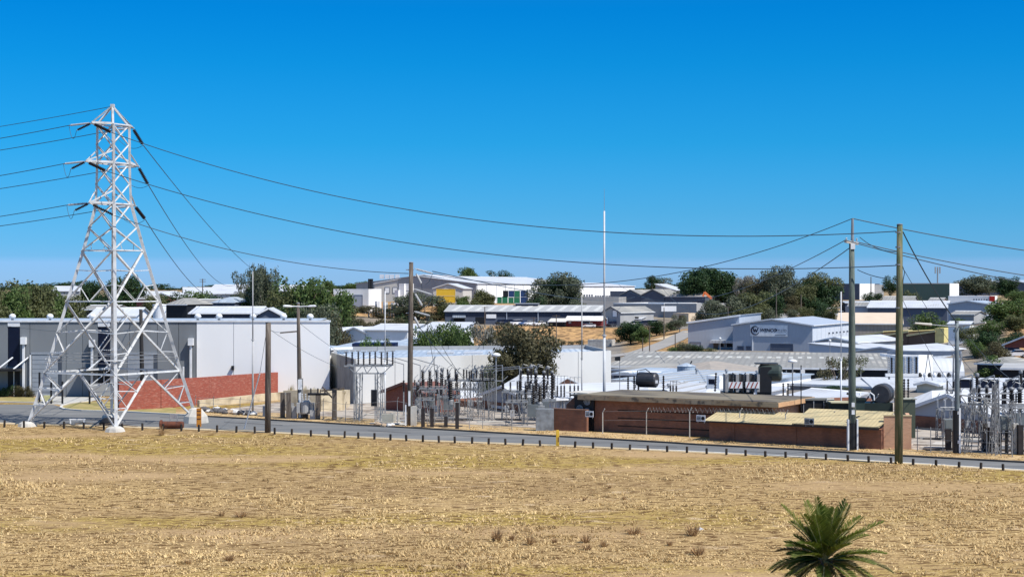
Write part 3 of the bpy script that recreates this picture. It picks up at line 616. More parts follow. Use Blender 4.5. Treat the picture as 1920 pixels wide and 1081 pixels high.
for x, y, Y, w, k, c, l in [(838, 566, 600, 34, 'bush', 'olive', 'low olive shrub at the left end above the long navy shed'), (872, 563, 600, 30, 'bush', 'green', 'green shrub on the crest above the long navy shed'), (895, 564, 605, 34, 'bush', 'olive', 'olive shrub below the yellowish tree on the crest'),
                            (1000, 556, 600, 40, 'bush', 'dark', 'dark shrub right of the stacked containers'), (1080, 562, 600, 44, 'bush', 'grey', 'grey shrub at the right foot of the large rounded gum'), (760, 590, 520, 44, 'bush', 'dark', 'dark scrub left of the long navy shed'), (735, 596, 515, 40, 'bush', 'brown', 'brown scrub above the long white shed'),
                            (800, 598, 515, 40, 'bush', 'grey', 'grey scrub behind the lowest white insulators'), (680, 597, 510, 40, 'bush', 'brown', 'brown scrub above the white gabled shed'), (655, 600, 505, 36, 'bush', 'dark', 'dark scrub above the arched shed'),
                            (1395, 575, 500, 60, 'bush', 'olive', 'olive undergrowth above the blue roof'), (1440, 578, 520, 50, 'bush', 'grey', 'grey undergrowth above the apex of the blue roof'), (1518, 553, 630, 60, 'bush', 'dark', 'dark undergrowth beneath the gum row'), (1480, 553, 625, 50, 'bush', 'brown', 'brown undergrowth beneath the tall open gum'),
                            (1790, 596, 430, 44, 'bush', 'green', 'green bush right of the broad dark bush'), (1712, 545, 660, 30, 'bush', 'olive', 'olive bush before the green factory'), (1640, 548, 700, 40, 'bush', 'dark', 'dark bushes before the white skyline block'), (1912, 545, 600, 40, 'dense', 'green', 'green tree above the right edge cars'),
                            (1858, 600, 400, 60, 'bush', 'green', 'thick green scrub above the sandy cutting'), (1815, 612, 390, 40, 'bush', 'olive', 'olive scrub beside the small white building in the cutting'), (1905, 622, 360, 50, 'bush', 'dark', 'dark scrub at the right edge of the cutting'), (905, 642, 262, 40, 'bush', 'brown', 'brown shrub between the bare tree and the feathery one')]:
    T(x, y, Y, w, k, c, l)
# the far treeline, reads as one mass
r = random.Random(4); ts = []
def treeline(x0, x1, n, Y, py, wp, label, col='dark'):
    b = MB(); cm, _ = crown('bush', 0, col); rt = []
    src = np.zeros(len(cm.vertices)*3, 'f'); cm.vertices.foreach_get('co', src); src = src.reshape(-1, 3); nq = len(src)//4
    outv = []
    for i in range(n):
        x = x0+(x1-x0)*(i+r.random()*.8)/n; YY = Y*r.uniform(.95, 1.08); g = G(x, YY); s = wp*YY/F*r.uniform(.7, 1.3); h = (HC-(py+r.uniform(-4, 5)-540)*YY/F)-g.z
        sel = np.random.default_rng(i).choice(nq, 420, replace=False); q = src.reshape(nq, 4, 3)[sel].reshape(-1, 3).copy(); c = q.reshape(-1, 4, 3).mean(1, keepdims=True)
        q = ((q.reshape(-1, 4, 3)-c)*2.6+c).reshape(-1, 3); a = r.uniform(0, 6.28)
        outv.append(np.stack([(q[:, 0]*math.cos(a)-q[:, 1]*math.sin(a))*s+g.x, (q[:, 0]*math.sin(a)+q[:, 1]*math.cos(a))*s+g.y, q[:, 2]*h+g.z], -1))
    V = np.concatenate(outv).astype('f'); n4 = len(V)
    me = bpy.data.meshes.new('treeline'); me.vertices.add(n4); me.vertices.foreach_set('co', V.ravel()); me.loops.add(n4); me.loops.foreach_set('vertex_index', np.arange(n4, dtype='i'))
    me.polygons.add(n4//4); me.polygons.foreach_set('loop_start', np.arange(0, n4, 4, dtype='i')); me.update(calc_edges=True); me.materials.append(LM[col])
    o = bpy.data.objects.new('distant_woodland', me); C.objects.link(o); tag(o, label, 'woodland', kind='stuff')
treeline(-120, 640, 46, 1500, 534, 46, 'dark distant line of trees on the left horizon'); treeline(1160, 2050, 46, 1300, 537, 40, 'distant line of trees on the right horizon')
treeline(600, 1180, 20, 1400, 536, 46, 'distant trees behind the hilltop factory')
treeline(620, 770, 22, 500, 600, 22, 'scrub covering the foot of the orange slope', 'brown'); treeline(905, 1180, 30, 498, 637, 16, 'low dry scrub along the foot of the embankment', 'brown')
# ================================================================ BUILDINGS
def feats_on(root, w, d, h, feats):
    """features: (name, face, a0, a1, z0, z1, material[, kind]); a is metres along the face from its left end as seen from outside"""
    for f in feats:
        nm, face, a0, a1, z0, z1, mt = f[:7]; pr = f[7] if len(f) > 7 else .06
        def bx(a0, a1, z0, z1, p0, p1):
            b = MB()
            if face == 'F': b.box(a0, a1, -p1, -p0, z0, z1)
            elif face == 'R': b.box(w+p0, w+p1, a0, a1, z0, z1)
            else: b.box(-p1, -p0, d-a1, d-a0, z0, z1)
            return b
        o = part(nm, bx(a0, a1, z0, z1, -.05, pr), mt, root)
        if nm in ('window', 'door', 'roller_door', 'glass_front'):
            t = .12 if nm != 'roller_door' else .16
            fr = MB()
            for q in ((a0-t, a1+t, z1, z1+t), (a0-t, a0, z0, z1), (a1, a1+t, z0, z1)) + (((a0-t, a1+t, z0-t, z0),) if nm == 'window' else ()):
                k = bx(q[0], q[1], q[2], q[3], -.04, pr+.09); fr.add(k.v, k.f)
            part('frame', fr, TRIM if mt in (DARK, GLASS) else NAVYL, o)
def shed(name, label, cat, pxL, YL, pxR, YR, pye, d, rise=1.2, roof='x', wm=LGW, rm=WHT, zb=None, feats=(), group=None, ov=.35, gutter=True, panels=0, h=None, cap=None, fasc=None):
    A = Vector(((pxL-960)*YL/F, YL)); B = Vector(((pxR-960)*YR/F, YR)); w = (B-A).length; ang = math.atan2(B.y-A.y, B.x-A.x)
    ze = HC-(pye-540)*YL/F
    if zb is None:
        n = Vector((-math.sin(ang), math.cos(ang)))
        zb = min(zt(*A), zt(*B), zt(*(A+n*d)), zt(*(B+n*d)), zt(*((A+B)/2)))-.2
    if h is None: h = ze-zb
    root = empty(name, (A.x, A.y, zb), label, cat, group, rz=ang)
    b = MB(); hf = h
    if roof == 'x': b.prism([(0, 0), (d, 0), (d, h-.03), (d/2, h+rise-.05), (0, h-.03)], 'x', 0, w)
    elif roof == 'y': b.prism([(0, 0), (w, 0), (w, h-.03), (w/2, h+rise-.05), (0, h-.03)], 'y', 0, d)
    elif roof == 'skill': b.prism([(0, 0), (d, 0), (d, h+rise-.04), (0, h-.04)], 'x', 0, w)
    elif roof == 'skilly': b.prism([(0, 0), (w, 0), (w, h+rise-.04), (0, h-.04)], 'y', 0, d)
    elif roof == 'hip': b.box(0, w, 0, d, 0, h)
    else: b.box(0, w, 0, d, 0, h-.4)
    part('wall', b, wm, root)
    t = .14
    if roof == 'x':
        s = rise/(d/2); e = h-ov*s
        part('roof', MB().prism([(-ov, e), (d/2, h+rise), (d+ov, e), (d+ov, e+t), (d/2, h+rise+t), (-ov, e+t)], 'x', -ov, w+ov), rm, root)
        part('ridge_cap', MB().prism([(d/2-.3, h+rise+t-.3*s+.01), (d/2+.3, h+rise+t-.3*s+.01), (d/2, h+rise+t+.07)], 'x', -ov, w+ov), TRIM, root)
        if gutter: part('gutter', MB().box(-ov, w+ov, -ov-.16, -ov-.003, e-.04, e+t+.02), TRIM, root)
    elif roof == 'y':
        s = rise/(w/2); e = h-ov*s
        part('roof', MB().prism([(-ov, e), (w/2, h+rise), (w+ov, e), (w+ov, e+t), (w/2, h+rise+t), (-ov, e+t)], 'y', -ov, d+ov), rm, root)
        bb = MB(); bb.beam((-ov, -ov-.06, e+t/2), (w/2, -ov-.06, h+rise+t/2), .1, .3); bb.beam((w/2, -ov-.06, h+rise+t/2), (w+ov, -ov-.06, e+t/2), .1, .3)
        part('barge_board', bb, fasc or TRIM, root)
        if gutter: part('gutter', MB().box(w+ov+.003, w+ov+.18, -ov, d+ov, e-.04, e+t+.02), TRIM, root)
    elif roof == 'skill':
        s = rise/d; part('roof', MB().prism([(-ov, h-ov*s), (d+ov, h+rise+ov*s), (d+ov, h+rise+ov*s+t), (-ov, h-ov*s+t)], 'x', -ov, w+ov), rm, root)
        part('fascia', MB().box(-ov, w+ov, -ov-.1, -ov-.003, h-ov*s-.15, h-ov*s+t+.03), fasc or TRIM, root)
    elif roof == 'skilly':
        s = rise/w; part('roof', MB().prism([(-ov, h-ov*s), (w+ov, h+rise+ov*s), (w+ov, h+rise+ov*s+t), (-ov, h-ov*s+t)], 'y', -ov, d+ov), rm, root)
        bb = MB(); bb.beam((-ov, -ov-.06, h-ov*s), (w+ov, -ov-.06, h+rise+ov*s), .1, .45); part('barge_board', bb, fasc or TRIM, root)
    elif roof == 'hip':
        k = min(w, d)/2; b = MB(); o = ov; a = k if w > d else w/2
        if w > d: r0, r1 = (k, d/2), (w-k, d/2)
        else: r0, r1 = (w/2, k), (w/2, d-k)
        b.add([(-o, -o, h), (w+o, -o, h), (w+o, d+o, h), (-o, d+o, h), (r0[0], r0[1], h+rise), (r1[0], r1[1], h+rise)],
              [(0, 1, 5, 4), (1, 2, 5), (2, 3, 4, 5), (3, 0, 4), (0, 3, 2, 1)] if w > d else [(0, 1, 4), (1, 2, 5, 4), (2, 3, 5), (3, 0, 4, 5), (0, 3, 2, 1)])
        part('roof', b, rm, root); part('fascia', MB().box(-o-.02, w+o+.02, -o-.1, -o-.02, h-.18, h+.04), TRIM, root)
    else:
        part('roof', MB().box(.22, w-.22, .22, d-.22, h-.398, h-.3), rm, root)
        cm_ = cap or wm
        part('parapet', MB().box(-.02, w+.02, -.02, .22, h-.42, h), cm_, root); part('parapet', MB().box(-.02, w+.02, d-.22, d+.02, h-.42, h), cm_, root)
        part('parapet', MB().box(-.021, .22, .221, d-.221, h-.42, h-.004), cm_, root); part('parapet', MB().box(w-.22, w+.021, .221, d-.221, h-.42, h-.004), cm_, root)
    if panels:                        # separate wall panels with open joints, standing proud of the wall
        n = max(1, round(w/panels)); pw = w/n; me = None
        for i in range(n):
            if me is None: me = MB().box(.03, pw-.03, -.10, .0, 0, h-.05).mesh('wall_panel', wm)
            o = part('wall_panel', me, wm, root); o.location.x = i*pw
    feats_on(root, w, d, h, feats)
    root['_w'] = w
    del root['_w']
    return root, w, h
FT = feats_on
# ---- grey tilt-up warehouse on the left (front face of separate panels)
zbw = 0.0; YW = 193.0; XW = lambda px: (px-960)*YW/F
wr = empty('warehouse', (XW(-260), YW, 0), 'large warehouse with grey panel front and white right half behind the pylon', 'warehouse')
L_ = lambda px: XW(px)-XW(-260)
WT = HC-(603-540)*YW/F     # wall top
part('wall', MB().box(0, L_(368), .1, 14, 0, WT-.02), GWALL, wr)
part('wall', MB().prism([(L_(368)+.01, .1), (L_(618), .1), (L_(618)-1.7, 14), (L_(368)+.01, 14)], 'z', 0, WT-.02), WWALL, wr, label='white right half of the wall')
for a, b_ in [(-260, -180), (-180, -100), (-100, -20), (-20, 15), (37, 56), (56, 124), (124, 155), (155, 184), (206, 243), (243, 295), (295, 335), (335, 367.5)]:
    part('wall_panel', MB().box(L_(a)+.03, L_(b_)-.03, 0, .11, 0, WT), GWALL, wr)
for a, b_ in [(368.5, 438), (438, 503), (503, 560), (560, 618)]:
    part('wall_panel', MB().box(L_(a)+.03, L_(b_)-.03, -.02, .11, 0, WT), WWALL, wr)
part('parapet_cap', MB().box(-.2, L_(618)+.1, -.12, .35, WT+.01, WT+.22), TRIM, wr)
part('roof', MB().prism([(.4, WT-.01), (14.3, WT+.12), (14.3, WT+.2), (.4, WT+.06)], 'x', .2, L_(618)-2.0), WHTB, wr)
for a, b_ in [(15, 37), (184, 206)]:   # recessed dark glazing
    g = part('glass_front', MB().box(L_(a), L_(b_), .02, .12, 3.6, WT-.55), GLASS, wr)
    part('lintel', MB().box(L_(a)-.02, L_(b_)+.02, -.06, .13, WT-.54, WT-.01), TRIM, wr)
    part('doorway', MB().box(L_(a), L_(b_), .02, .14, 0, 3.1), DARK, wr)
    c = part('canopy', MB().box(L_(a-30), L_(b_+6), -2.6, .0, 3.15, 3.42), BLK, wr)
    for q in (a-8, b_-1): part('canopy_strut', MB().beam((L_(q), -2.3, 3.4), (L_(q)+1.1, -.05, 4.7), .12), TRIM, c)
    part('glazing_bar', MB().box(L_((a+b_)/2)-.05, L_((a+b_)/2)+.05, -.01, .03, 0, 3.1), TRIM, wr)
part('doorway', MB().box(L_(8), L_(15)-.02, .02, .14, .3, 3.1), DARK, wr)
for a, b_ in [(60, 109), (239, 288)]:
    o = part('roller_door', MB().box(L_(a), L_(b_), -.04, .05, 0, 5.0), LGW, wr)
    for k in range(9): part('door_slat', MB().box(L_(a)+.05, L_(b_)-.05, -.07, -.042, .1+k*.54, .58+k*.54), M('door_grey', (.30, .33, .37), None, .5, .6), o)
    part('frame', MB().box(L_(b_), L_(b_+7), -.06, .06, 0, 5.05), M('door_dark_frame', (.06, .075, .10), None, 1), o)
    part('frame', MB().box(L_(a)-.1, L_(b_+7), -.1, .04, 5.06, 5.3), M('door_grey', (.3, .3, .3)), o)
for x, t in [(26+20, 635), (174, 640), (359, 637)]:
    b = MB(); z1 = HC-(t-540)*YW/F; dp = part('downpipe', MB().box(L_(x)-.12, L_(x)+.12, -.5, -.26, 0, z1-.4), TRIM, wr)
    part('rainwater_head', MB().box(L_(x)-.3, L_(x)+.3, -.7, -.02, z1-.6, z1+.25), TRIM, dp)
part('downpipe', MB().box(L_(58)-.08, L_(58)+.08, -.28, -.13, 0, 5), TRIM, wr); part('downpipe', MB().box(L_(345)-.08, L_(345)+.08, -.4, -.2, 0, 3.6), TRIM, wr)
for i, x in enumerate([17, 88, 168, 367, 407, 471, 529, 579]):
    v = part('roof_vent', MB().tube([(L_(x), 1.3, WT), (L_(x), 1.3, WT+.45)], .16, 8), GALV, wr); part('vent_cowl', MB().lathe((L_(x), 1.3, WT+.4), [(.2, 0), (.38, .12), (.42, .3), (.3, .5), (.05, .6)], 12), TRIM, v, smooth=True)
part('wall_light', MB().box(L_(437)-.15, L_(437)+.15, -.4, -.03, 3.2, 3.7), BLK, wr)
# red brick boundary wall in front of the white half
def rwall(name, label, cat, pts, mat, th=.35, capm=None, base=-.2):
    """free standing wall through (px, py bottom, py top) on flat ground or (px,Y,zb,zt)"""
    p0 = pts[0]; root = empty(name, (p0[0], p0[1], 0), label, cat)
    for p, q in zip(pts, pts[1:]):
        a = Vector(p[:2]); c = Vector(q[:2]); n = (c-a).normalized(); n = Vector((-n.y, n.x))*th/2; b = MB()
        vs = [(*(a-n), p[2]), (*(c-n), q[2]), (*(c+n), q[2]), (*(a+n), p[2]), (*(a-n), p[3]), (*(c-n), q[3]), (*(c+n), q[3]), (*(a+n), p[3])]
        b.add(vs, [(0, 3, 2, 1), (4, 5, 6, 7), (0, 1, 5, 4), (1, 2, 6, 5), (2, 3, 7, 6), (3, 0, 4, 7)])
        part('brickwork' if 'brick' in name else 'wall', b, mat, root, world=True)
        if capm:
            n2 = n*1.25; b = MB(); z = .12; vs = [(*(a-n2), p[3]+.003), (*(c-n2), q[3]+.003), (*(c+n2), q[3]+.003), (*(a+n2), p[3]+.003), (*(a-n2), p[3]+z), (*(c-n2), q[3]+z), (*(c+n2), q[3]+z), (*(a+n2), p[3]+z)]
            b.add(vs, [(0, 3, 2, 1), (4, 5, 6, 7), (0, 1, 5, 4), (1, 2, 6, 5), (2, 3, 7, 6), (3, 0, 4, 7)]); part('coping', b, capm, root, world=True)
    return root
def wpt(px, pyb, pyt, Y=None):
    Y = Y or GY(pyb); return ((px-960)*Y/F, Y, HC-(pyb-540)*Y/F, HC-(pyt-540)*Y/F)
rwall('brick_wall', 'long red brick boundary wall with pale mortar stains below the white warehouse wall', 'wall', [wpt(222, 769, 715), wpt(300, 765, 711), wpt(390, 752+4, 705.5), wpt(460, 743+4, 700.5), wpt(531, 741, 696)], REDB)
for x0, y0, x1, y1 in [(372, 762, 531, 742)]:
    rwall('retaining_wall', 'pale limestone retaining wall under the red brick wall', 'wall', [(*wpt(x0, y0, 752)[:2], -.1, .75), (*wpt(x1, y1+6, 735)[:2], -.1, .9)], M('limestone', (.62, .52, .36), (.5, .42, .29), .8, .95, c3=(.3, .24, .16), s3=.7, t3=(.5, .7), bump=.4))
rwall('retaining_wall', 'cream limestone block wall below the right end of the white warehouse', 'wall', [(*wpt(533, 768, 740)[:2], -.1, 2.1), (*wpt(600, 770, 735)[:2], -.1, 2.35), (*wpt(640, 768, 735)[:2], -.1, 2.1), (*wpt(652, 760, 738)[:2], -.1, 1.8)], _m['limestone'], th=.5)
for x, y, w in [(545, 722, 22), (573, 724, 20), (590, 727, 14), (600, 731, 14), (630, 729, 26), (642, 728, 20)]:
    Y = 172; zz = HC-(740-540)*Y/F
    root = empty('straw_bush', ((x-960)*Y/F, Y, zz), {545: 'straw coloured grass bush left of the street light pole', 573: 'tall straw grass bush behind the street light pole', 590: 'straw bush just right of the street light pole', 600: 'small straw bush on the limestone wall', 630: 'straw bush above the black timber frame', 642: 'straw bush at the right end of the limestone wall'}[x], 'bush')
    rr = random.Random(x); b = MB(); hh = (740-y)*Y/F*1.3
    for i in range(70):
        a = rr.uniform(0, 6.28); q = rr.uniform(0, w*Y/F/2*.5); e = q+rr.uniform(0, .5); s = rr.uniform(.02, .05); h_ = rr.uniform(.4, 1)*hh
        p = Vector((q*math.cos(a), q*math.sin(a), 0)); t_ = Vector((e*math.cos(a), e*math.sin(a), h_)); n = Vector((-math.sin(a), math.cos(a), 0))*s
        b.add([p-n, p+n, t_], [(0, 1, 2)])
    part('leaves', b, leaf_mat('straw_leaves', (.5, .38, .14), (.3, .24, .09)), root)
# ---- white flat-roofed warehouse behind the substation (tilted plan, built from its corners)
def polyhouse(name, label, cat, pts, zb, ztop, wm, rm, faces, rz=0, roofdrop=.35):
    root = empty(name, (pts[0][0], pts[0][1], zb), label, cat); n = len(pts)
    b = MB(); b.add([(p[0], p[1], ztop-roofdrop) for p in pts], [tuple(range(n))]); part('roof', b, rm, root, world=True)
    for i in range(n):
        a = Vector(pts[i][:2]); c = Vector(pts[(i+1) % n][:2]); L = (c-a).length; d = (c-a)/L; nn = Vector((d.y, -d.x)); k = max(1, round(L/faces))
        b = MB(); b.beam((*a, zb-.3), (*a, zb-.29), .01)
        for j in range(k):
            p = a+d*(L*j/k+.04); q = a+d*(L*(j+1)/k-.04); b = MB(); n2 = -nn*.22
            vs = [(*p, zb), (*q, zb), (*(q+n2), zb), (*(p+n2), zb), (*p, ztop), (*q, ztop), (*(q+n2), ztop), (*(p+n2), ztop)]
            b.add(vs, [(0, 3, 2, 1), (4, 5, 6, 7), (0, 1, 5, 4), (1, 2, 6, 5), (2, 3, 7, 6), (3, 0, 4, 7)]); part('wall_panel', b, wm[i % len(wm)], root, world=True)
        b = MB(); p = a-nn*.06; q = c-nn*.06; n2 = -nn*.1; vs = [(*p, zb+.01), (*q, zb+.01), (*(q+n2), zb+.01), (*(p+n2), zb+.01), (*p, ztop-.05), (*q, ztop-.05), (*(q+n2), ztop-.05), (*(p+n2), ztop-.05)]
        b.add(vs, [(0, 3, 2, 1), (4, 5, 6, 7), (0, 1, 5, 4), (1, 2, 6, 5), (2, 3, 7, 6), (3, 0, 4, 7)]); part('wall', b, LGW, root, world=True)
    return root
q = lambda px, Y: ((px-960)*Y/F, Y)
zt2 = HC-(672-540)*180/F
mw = polyhouse('warehouse', 'long low white walled warehouse with flat bluish roof behind the switchyard', 'warehouse', [q(664, 180), q(1146, 204), q(1100, 224), q(640, 218), q(621, 198)], -2.5, zt2, [WW2, LGW, LGW, LGW, SHWALL], WHTB, 5.2, roofdrop=.5)
for x, Y in [(1026, 214), (1032, 214), (1039, 215)]: part('roof_unit', MB().cbox(((x-960)*Y/F-mw.location.x, Y-mw.location.y, zt2+2.5-.5), .6, .6, .8), GALV, mw)
for a, b_, Y in [(870, 905, 205), (915, 950, 205), (800, 850, 205)]:
    x0 = (a-960)*Y/F-mw.location.x; x1 = (b_-960)*Y/F-mw.location.x; y = Y-mw.location.y; part('roof_sheeting', MB().box(x0, x1, y, y+3.5, zt2+2.5-.52, zt2+2.5-.25), WHT, mw)
shed('annex', 'small white flat roofed annex between the two white warehouses', 'building', 619, 205, 653, 208, 653, 14, .5, 'skill', WWALL, WHTB, zb=0)
solo('planter_box', MB().box(P(660, 0, 243).x, P(741, 0, 243).x, 243, 249, -4.2, HC-(643-540)*243/F), M('navy_panel', (.012, .022, .07), None, .5, .6), 'navy blue box shaped screen with bushes above it', 'screen')
# ---- brick substation building
def face_frame(px0, py0, px1, py1):
    a = FL(px0, py0); b = FL(px1, py1); return a, b
e = Vector((.857, -.515)); nrm = Vector((.515, .857)); angb = math.atan2(e.y, e.x)
A0 = Vector(((1100-960)*146.5/F, 146.5))
bb = empty('substation_building', (A0.x, A0.y, 0), 'brown brick substation building with a thick flat concrete roof slab', 'building', rz=angb)
part('wall', MB().box(0, 18.0, 0, 7.4, -.2, 2.85), BRNB, bb)
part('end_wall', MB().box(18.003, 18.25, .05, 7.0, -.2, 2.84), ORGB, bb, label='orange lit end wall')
SL = M('roof_slab_concrete', (.42, .33, .22), (.35, .25, .15), .6, .95, c3=(.12, .10, .08), s3=1.6, t3=(.52, .66), bump=.2)
part('roof_slab', MB().box(-.55, 18.9, -.75, 8.0, 2.87, 3.28), SL, bb)
part('roof_membrane', MB().box(-.4, 18.75, -.6, 7.85, 3.283, 3.33), M('roof_membrane', (.20, .17, .12), (.13, .115, .09), .5, .95, c3=(.07, .06, .055), s3=.5, t3=(.48, .68), stretch=(.4, 1, 1)), bb)
for z in (.55, 1.25, 1.95): part('wall_band', MB().box(3.2, 17.6, -.03, .02, z, z+.09), M('dark_band', (.03, .018, .014), None, 1), bb)  # thin near-black bands across the brick front
part('end_fascia', MB().box(18.903, 18.93, -.74, 7.99, 2.89, 3.26), M('sunlit_orange_fascia', (.62, .38, .2), (.52, .3, .16), 1.5, .9), bb)  # slab end coloured brighter than the slab, as its sunlit side
A1 = Vector(((1037-960)*147/F, 147.0))
lw = rwall('brick_screen_wall', 'low brown brick screen wall at the left end of the substation building', 'wall', [(*A1, -.2, 1.9), (*(A1+e*3.6), -.2, 1.9)], BRNB, capm=M('brown_coping', (.22, .12, .08)))
lb = MB(); a = A1+e*.15+nrm*2.2
o_ = empty('brick_annex', (a.x, a.y, 0), 'small brown brick block behind the low screen wall', 'building', rz=angb)
part('wall', MB().prism([(0, 0), (2.2, 0), (2.2, 3.3), (1.2, 3.25), (0, 2.2)], 'y', 0, 3), BRNB, o_); part('coping', MB().box(-.05, 2.3, -.05, 3.05, 3.31, 3.36), CONC, o_)
a = A1+e*1.75+nrm*.9
fu = empty('cooling_unit', (a.x, a.y, 0), 'black cooling fan bank beside the brick substation building', 'cooling unit', rz=angb)
part('casing', MB().box(0, 2.0, 0, 1.5, 1.3, 3.15), BLK, fu); part('top_cover', MB().box(-.35, 2.3, -.3, 1.8, 3.16, 3.3), M('dull_cover', (.1, .1, .09)), fu); part('stand', MB().box(.1, 1.9, .1, 1.4, 0, 1.29), BLK, fu)
for x, z in ((.6, 2.0), (1.35, 2.7), (1.35, 1.75)):
    g = part('fan', MB().lathe((x, -.02, z), [(.34, 0), (.34, .1), (.28, .1), (.28, .02)], 14, (0, -1, 0)), GALV, fu)
    b = MB()
    for k in range(4): t = k*1.57+.4; b.beam((x, -.07, z), (x+.27*math.cos(t), -.07, z+.27*math.sin(t)), .1, .015)
    part('fan_blade', b, GALV, g)
# front annex with sheet roof
YA = 137.0; Aa = Vector(((1330-960)*YA/F, YA))
YG = M('ochre_roof_sheet', (.53, .43, .24), (.44, .355, .2), .8, .8, c3=(.36, .33, .2), s3=1.2, t3=(.5, .7), stripes=('X', .35, .78))
an = empty('brick_annex', (Aa.x, Aa.y, 0), 'long low brick annex with ochre corrugated roof, nearest the road', 'building', rz=angb)
wl = 15.1
part('wall', MB().box(0, wl, 0, 3.0, -.2, 1.62), BRNB, an)
# end panel turned towards the road
pa, pc = FL(1657, 840.5), FL(1709, 841.5)
op = empty('sunlit_wall', pa, 'bright orange sunlit wall panel at the right end of the ochre roofed annex', 'wall', rz=math.atan2(pc.y-pa.y, pc.x-pa.x)); part('wall', MB().box(0, (pc-pa).length, 0, .3, -.2, HC-(779-540)*pa.y/F), ORGB, op); part('coping', MB().box(-.05, (pc-pa).length+.05, -.04, .34, HC-(779-540)*pa.y/F+.003, HC-(779-540)*pa.y/F+.1), M('ochre_fascia', (.55, .45, .27)), op); part('return_wall', MB().box((pc-pa).length-.3, (pc-pa).length-.003, .303, 5, -.2, HC-(781-540)*pa.y/F), ORGB, op)  # sunlit brightness of this panel comes from its orange brick colour
part('roof', MB().prism([(-.55, 1.66), (3.1, 2.35), (3.1, 2.43), (-.55, 1.74)], 'x', -.3, 7.7), YG, an)
part('roof', MB().prism([(-.6, 1.78), (3.4, 2.75), (3.4, 2.83), (-.6, 1.86)], 'x', 7.72, wl-.02), YG, an)
part('gutter', MB().box(-.3, wl-.02, -.66, -.56, 1.60, 1.72), M('dark_gutter', (.05, .04, .035)), an)
for x in (2.1, 7.6, 12.0): part('pilaster', MB().box(x, x+.25, -.06, -.002, 0, 1.6), BRNB, an)
part('roof_gap', MB().beam((wl-3.0, .2, 2.03), (wl-2.5, 1.9, 2.46), .18, .09), BLK, an)
# fence with razor wire
fc = empty('security_fence', tuple(FL(1130, 812)), 'row of pale cranked fence posts with razor wire in front of the brick building', 'fence')
pz = [(1130, 812, 765), (1212, 814, 764), (1293, 821, 763), (1387, 826, 764), (1473, 830, 768), (1561, 831, 770)]
tops = []
for x, yb, yt in pz:
    g = FL(x, yb); zt_ = HC-(yt-540)*g.y/F; b = MB(); b.tube([g, g+Vector((0, 0, zt_-.35)), g+Vector((.18, -.12, zt_))], .05, 6); part('fence_post', b, CONC, fc, world=True); tops.append(g+Vector((.1, -.05, zt_-.15)))
for dz in (-.1, -.9):
    b = MB(); b.tube([t+Vector((0, 0, dz)) for t in tops], .006, 4); part('fence_wire', b, GALV, fc, world=True)
b = MB(); a, c = tops[1], tops[4]; n = 34; pts = []
for i in range(n*10):
    t = i/(n*10); p = a.lerp(c, t); th = i/10*2*math.pi; pts.append(p+Vector((.1*math.cos(th*.13), .17*math.cos(th), .22*math.sin(th)+.02)))
b.tube(pts, .009, 4); part('razor_wire', b, GALV, fc, world=True)
fc2 = empty('chain_fence', tuple(FL(540, 779)), 'chain wire fence of thin posts and rails along the left substation yard', 'fence')
fp = [(366, 767, 740), (400, 770, 742), (450, 775, 743), (530, 781, 749), (585, 785, 753), (606, 786, 745), (648, 789, 752), (745, 794, 744), (801, 797, 757), (880, 803, 765), (905, 803, 765), (960, 806, 768)]
tp = []
for x, yb, yt in fp:
    g = FL(x, yb); z = HC-(yt-540)*g.y/F; part('fence_post', MB().tube([g, g+Vector((0, 0, z-.3)), g+Vector((.1, -.2, z))], .035, 6), GALV, fc2, world=True); tp.append((g, z))
for k in (.12, .5, .86):
    b = MB(); b.tube([g+Vector((0, 0, z*k)) for g, z in tp], .015, 4); part('fence_rail', b, GALV, fc2, world=True)
fc3 = empty('chain_fence', tuple(FL(1768, 845)), 'chain wire fence posts along the right switchyard edge', 'fence'); tp = []
for x, yb in [(1720, 845), (1745, 847), (1768, 848), (1808, 850), (1850, 853), (1898, 856)]:
    g = FL(x, yb); part('fence_post', MB().tube([g, g+Vector((0, 0, 2.0))], .035, 6), GALV, fc3, world=True); tp.append(g)
for k in (.2, 1, 1.9):
    b = MB(); b.tube([g+Vector((0, 0, k)) for g in tp], .012, 4); part('fence_rail', b, GALV, fc3, world=True)
# warning signs (lettering in the photo too small to read: blocks of text beside a round emblem)
for x, y, Y, lab in [(1105, 775, 144.3, 'small white warning sign at the left end of the brick building'), (1314, 783, 136.5, 'small white warning sign in the middle of the security fence'), (1517, 789, 130.5, 'small grey warning sign on the ochre roof edge')]:
    p = P(x, y, Y); r_ = empty('warning_sign', p, lab, 'sign', rz=angb); part('board', MB().box(-.42, .42, 0, .03, -.27, .27), TRIM if x != 1517 else CONC, r_)
    for z in (.12, .0, -.12): part('text_line', MB().box(-.36, .0, -.012, -.002, z-.03, z+.04), BLK, r_)
    part('emblem', MB().lathe((.2, -.003, 0), [(.16, 0), (.16, .012), (.09, .012), (.09, 0)], 14, (0, -1, 0)), BLK, r_)
    for dx in (-.3, .3): part('bracket', MB().tube([(dx, .06, -.4), (dx, .06, .3)], .025, 5), GALV, r_)
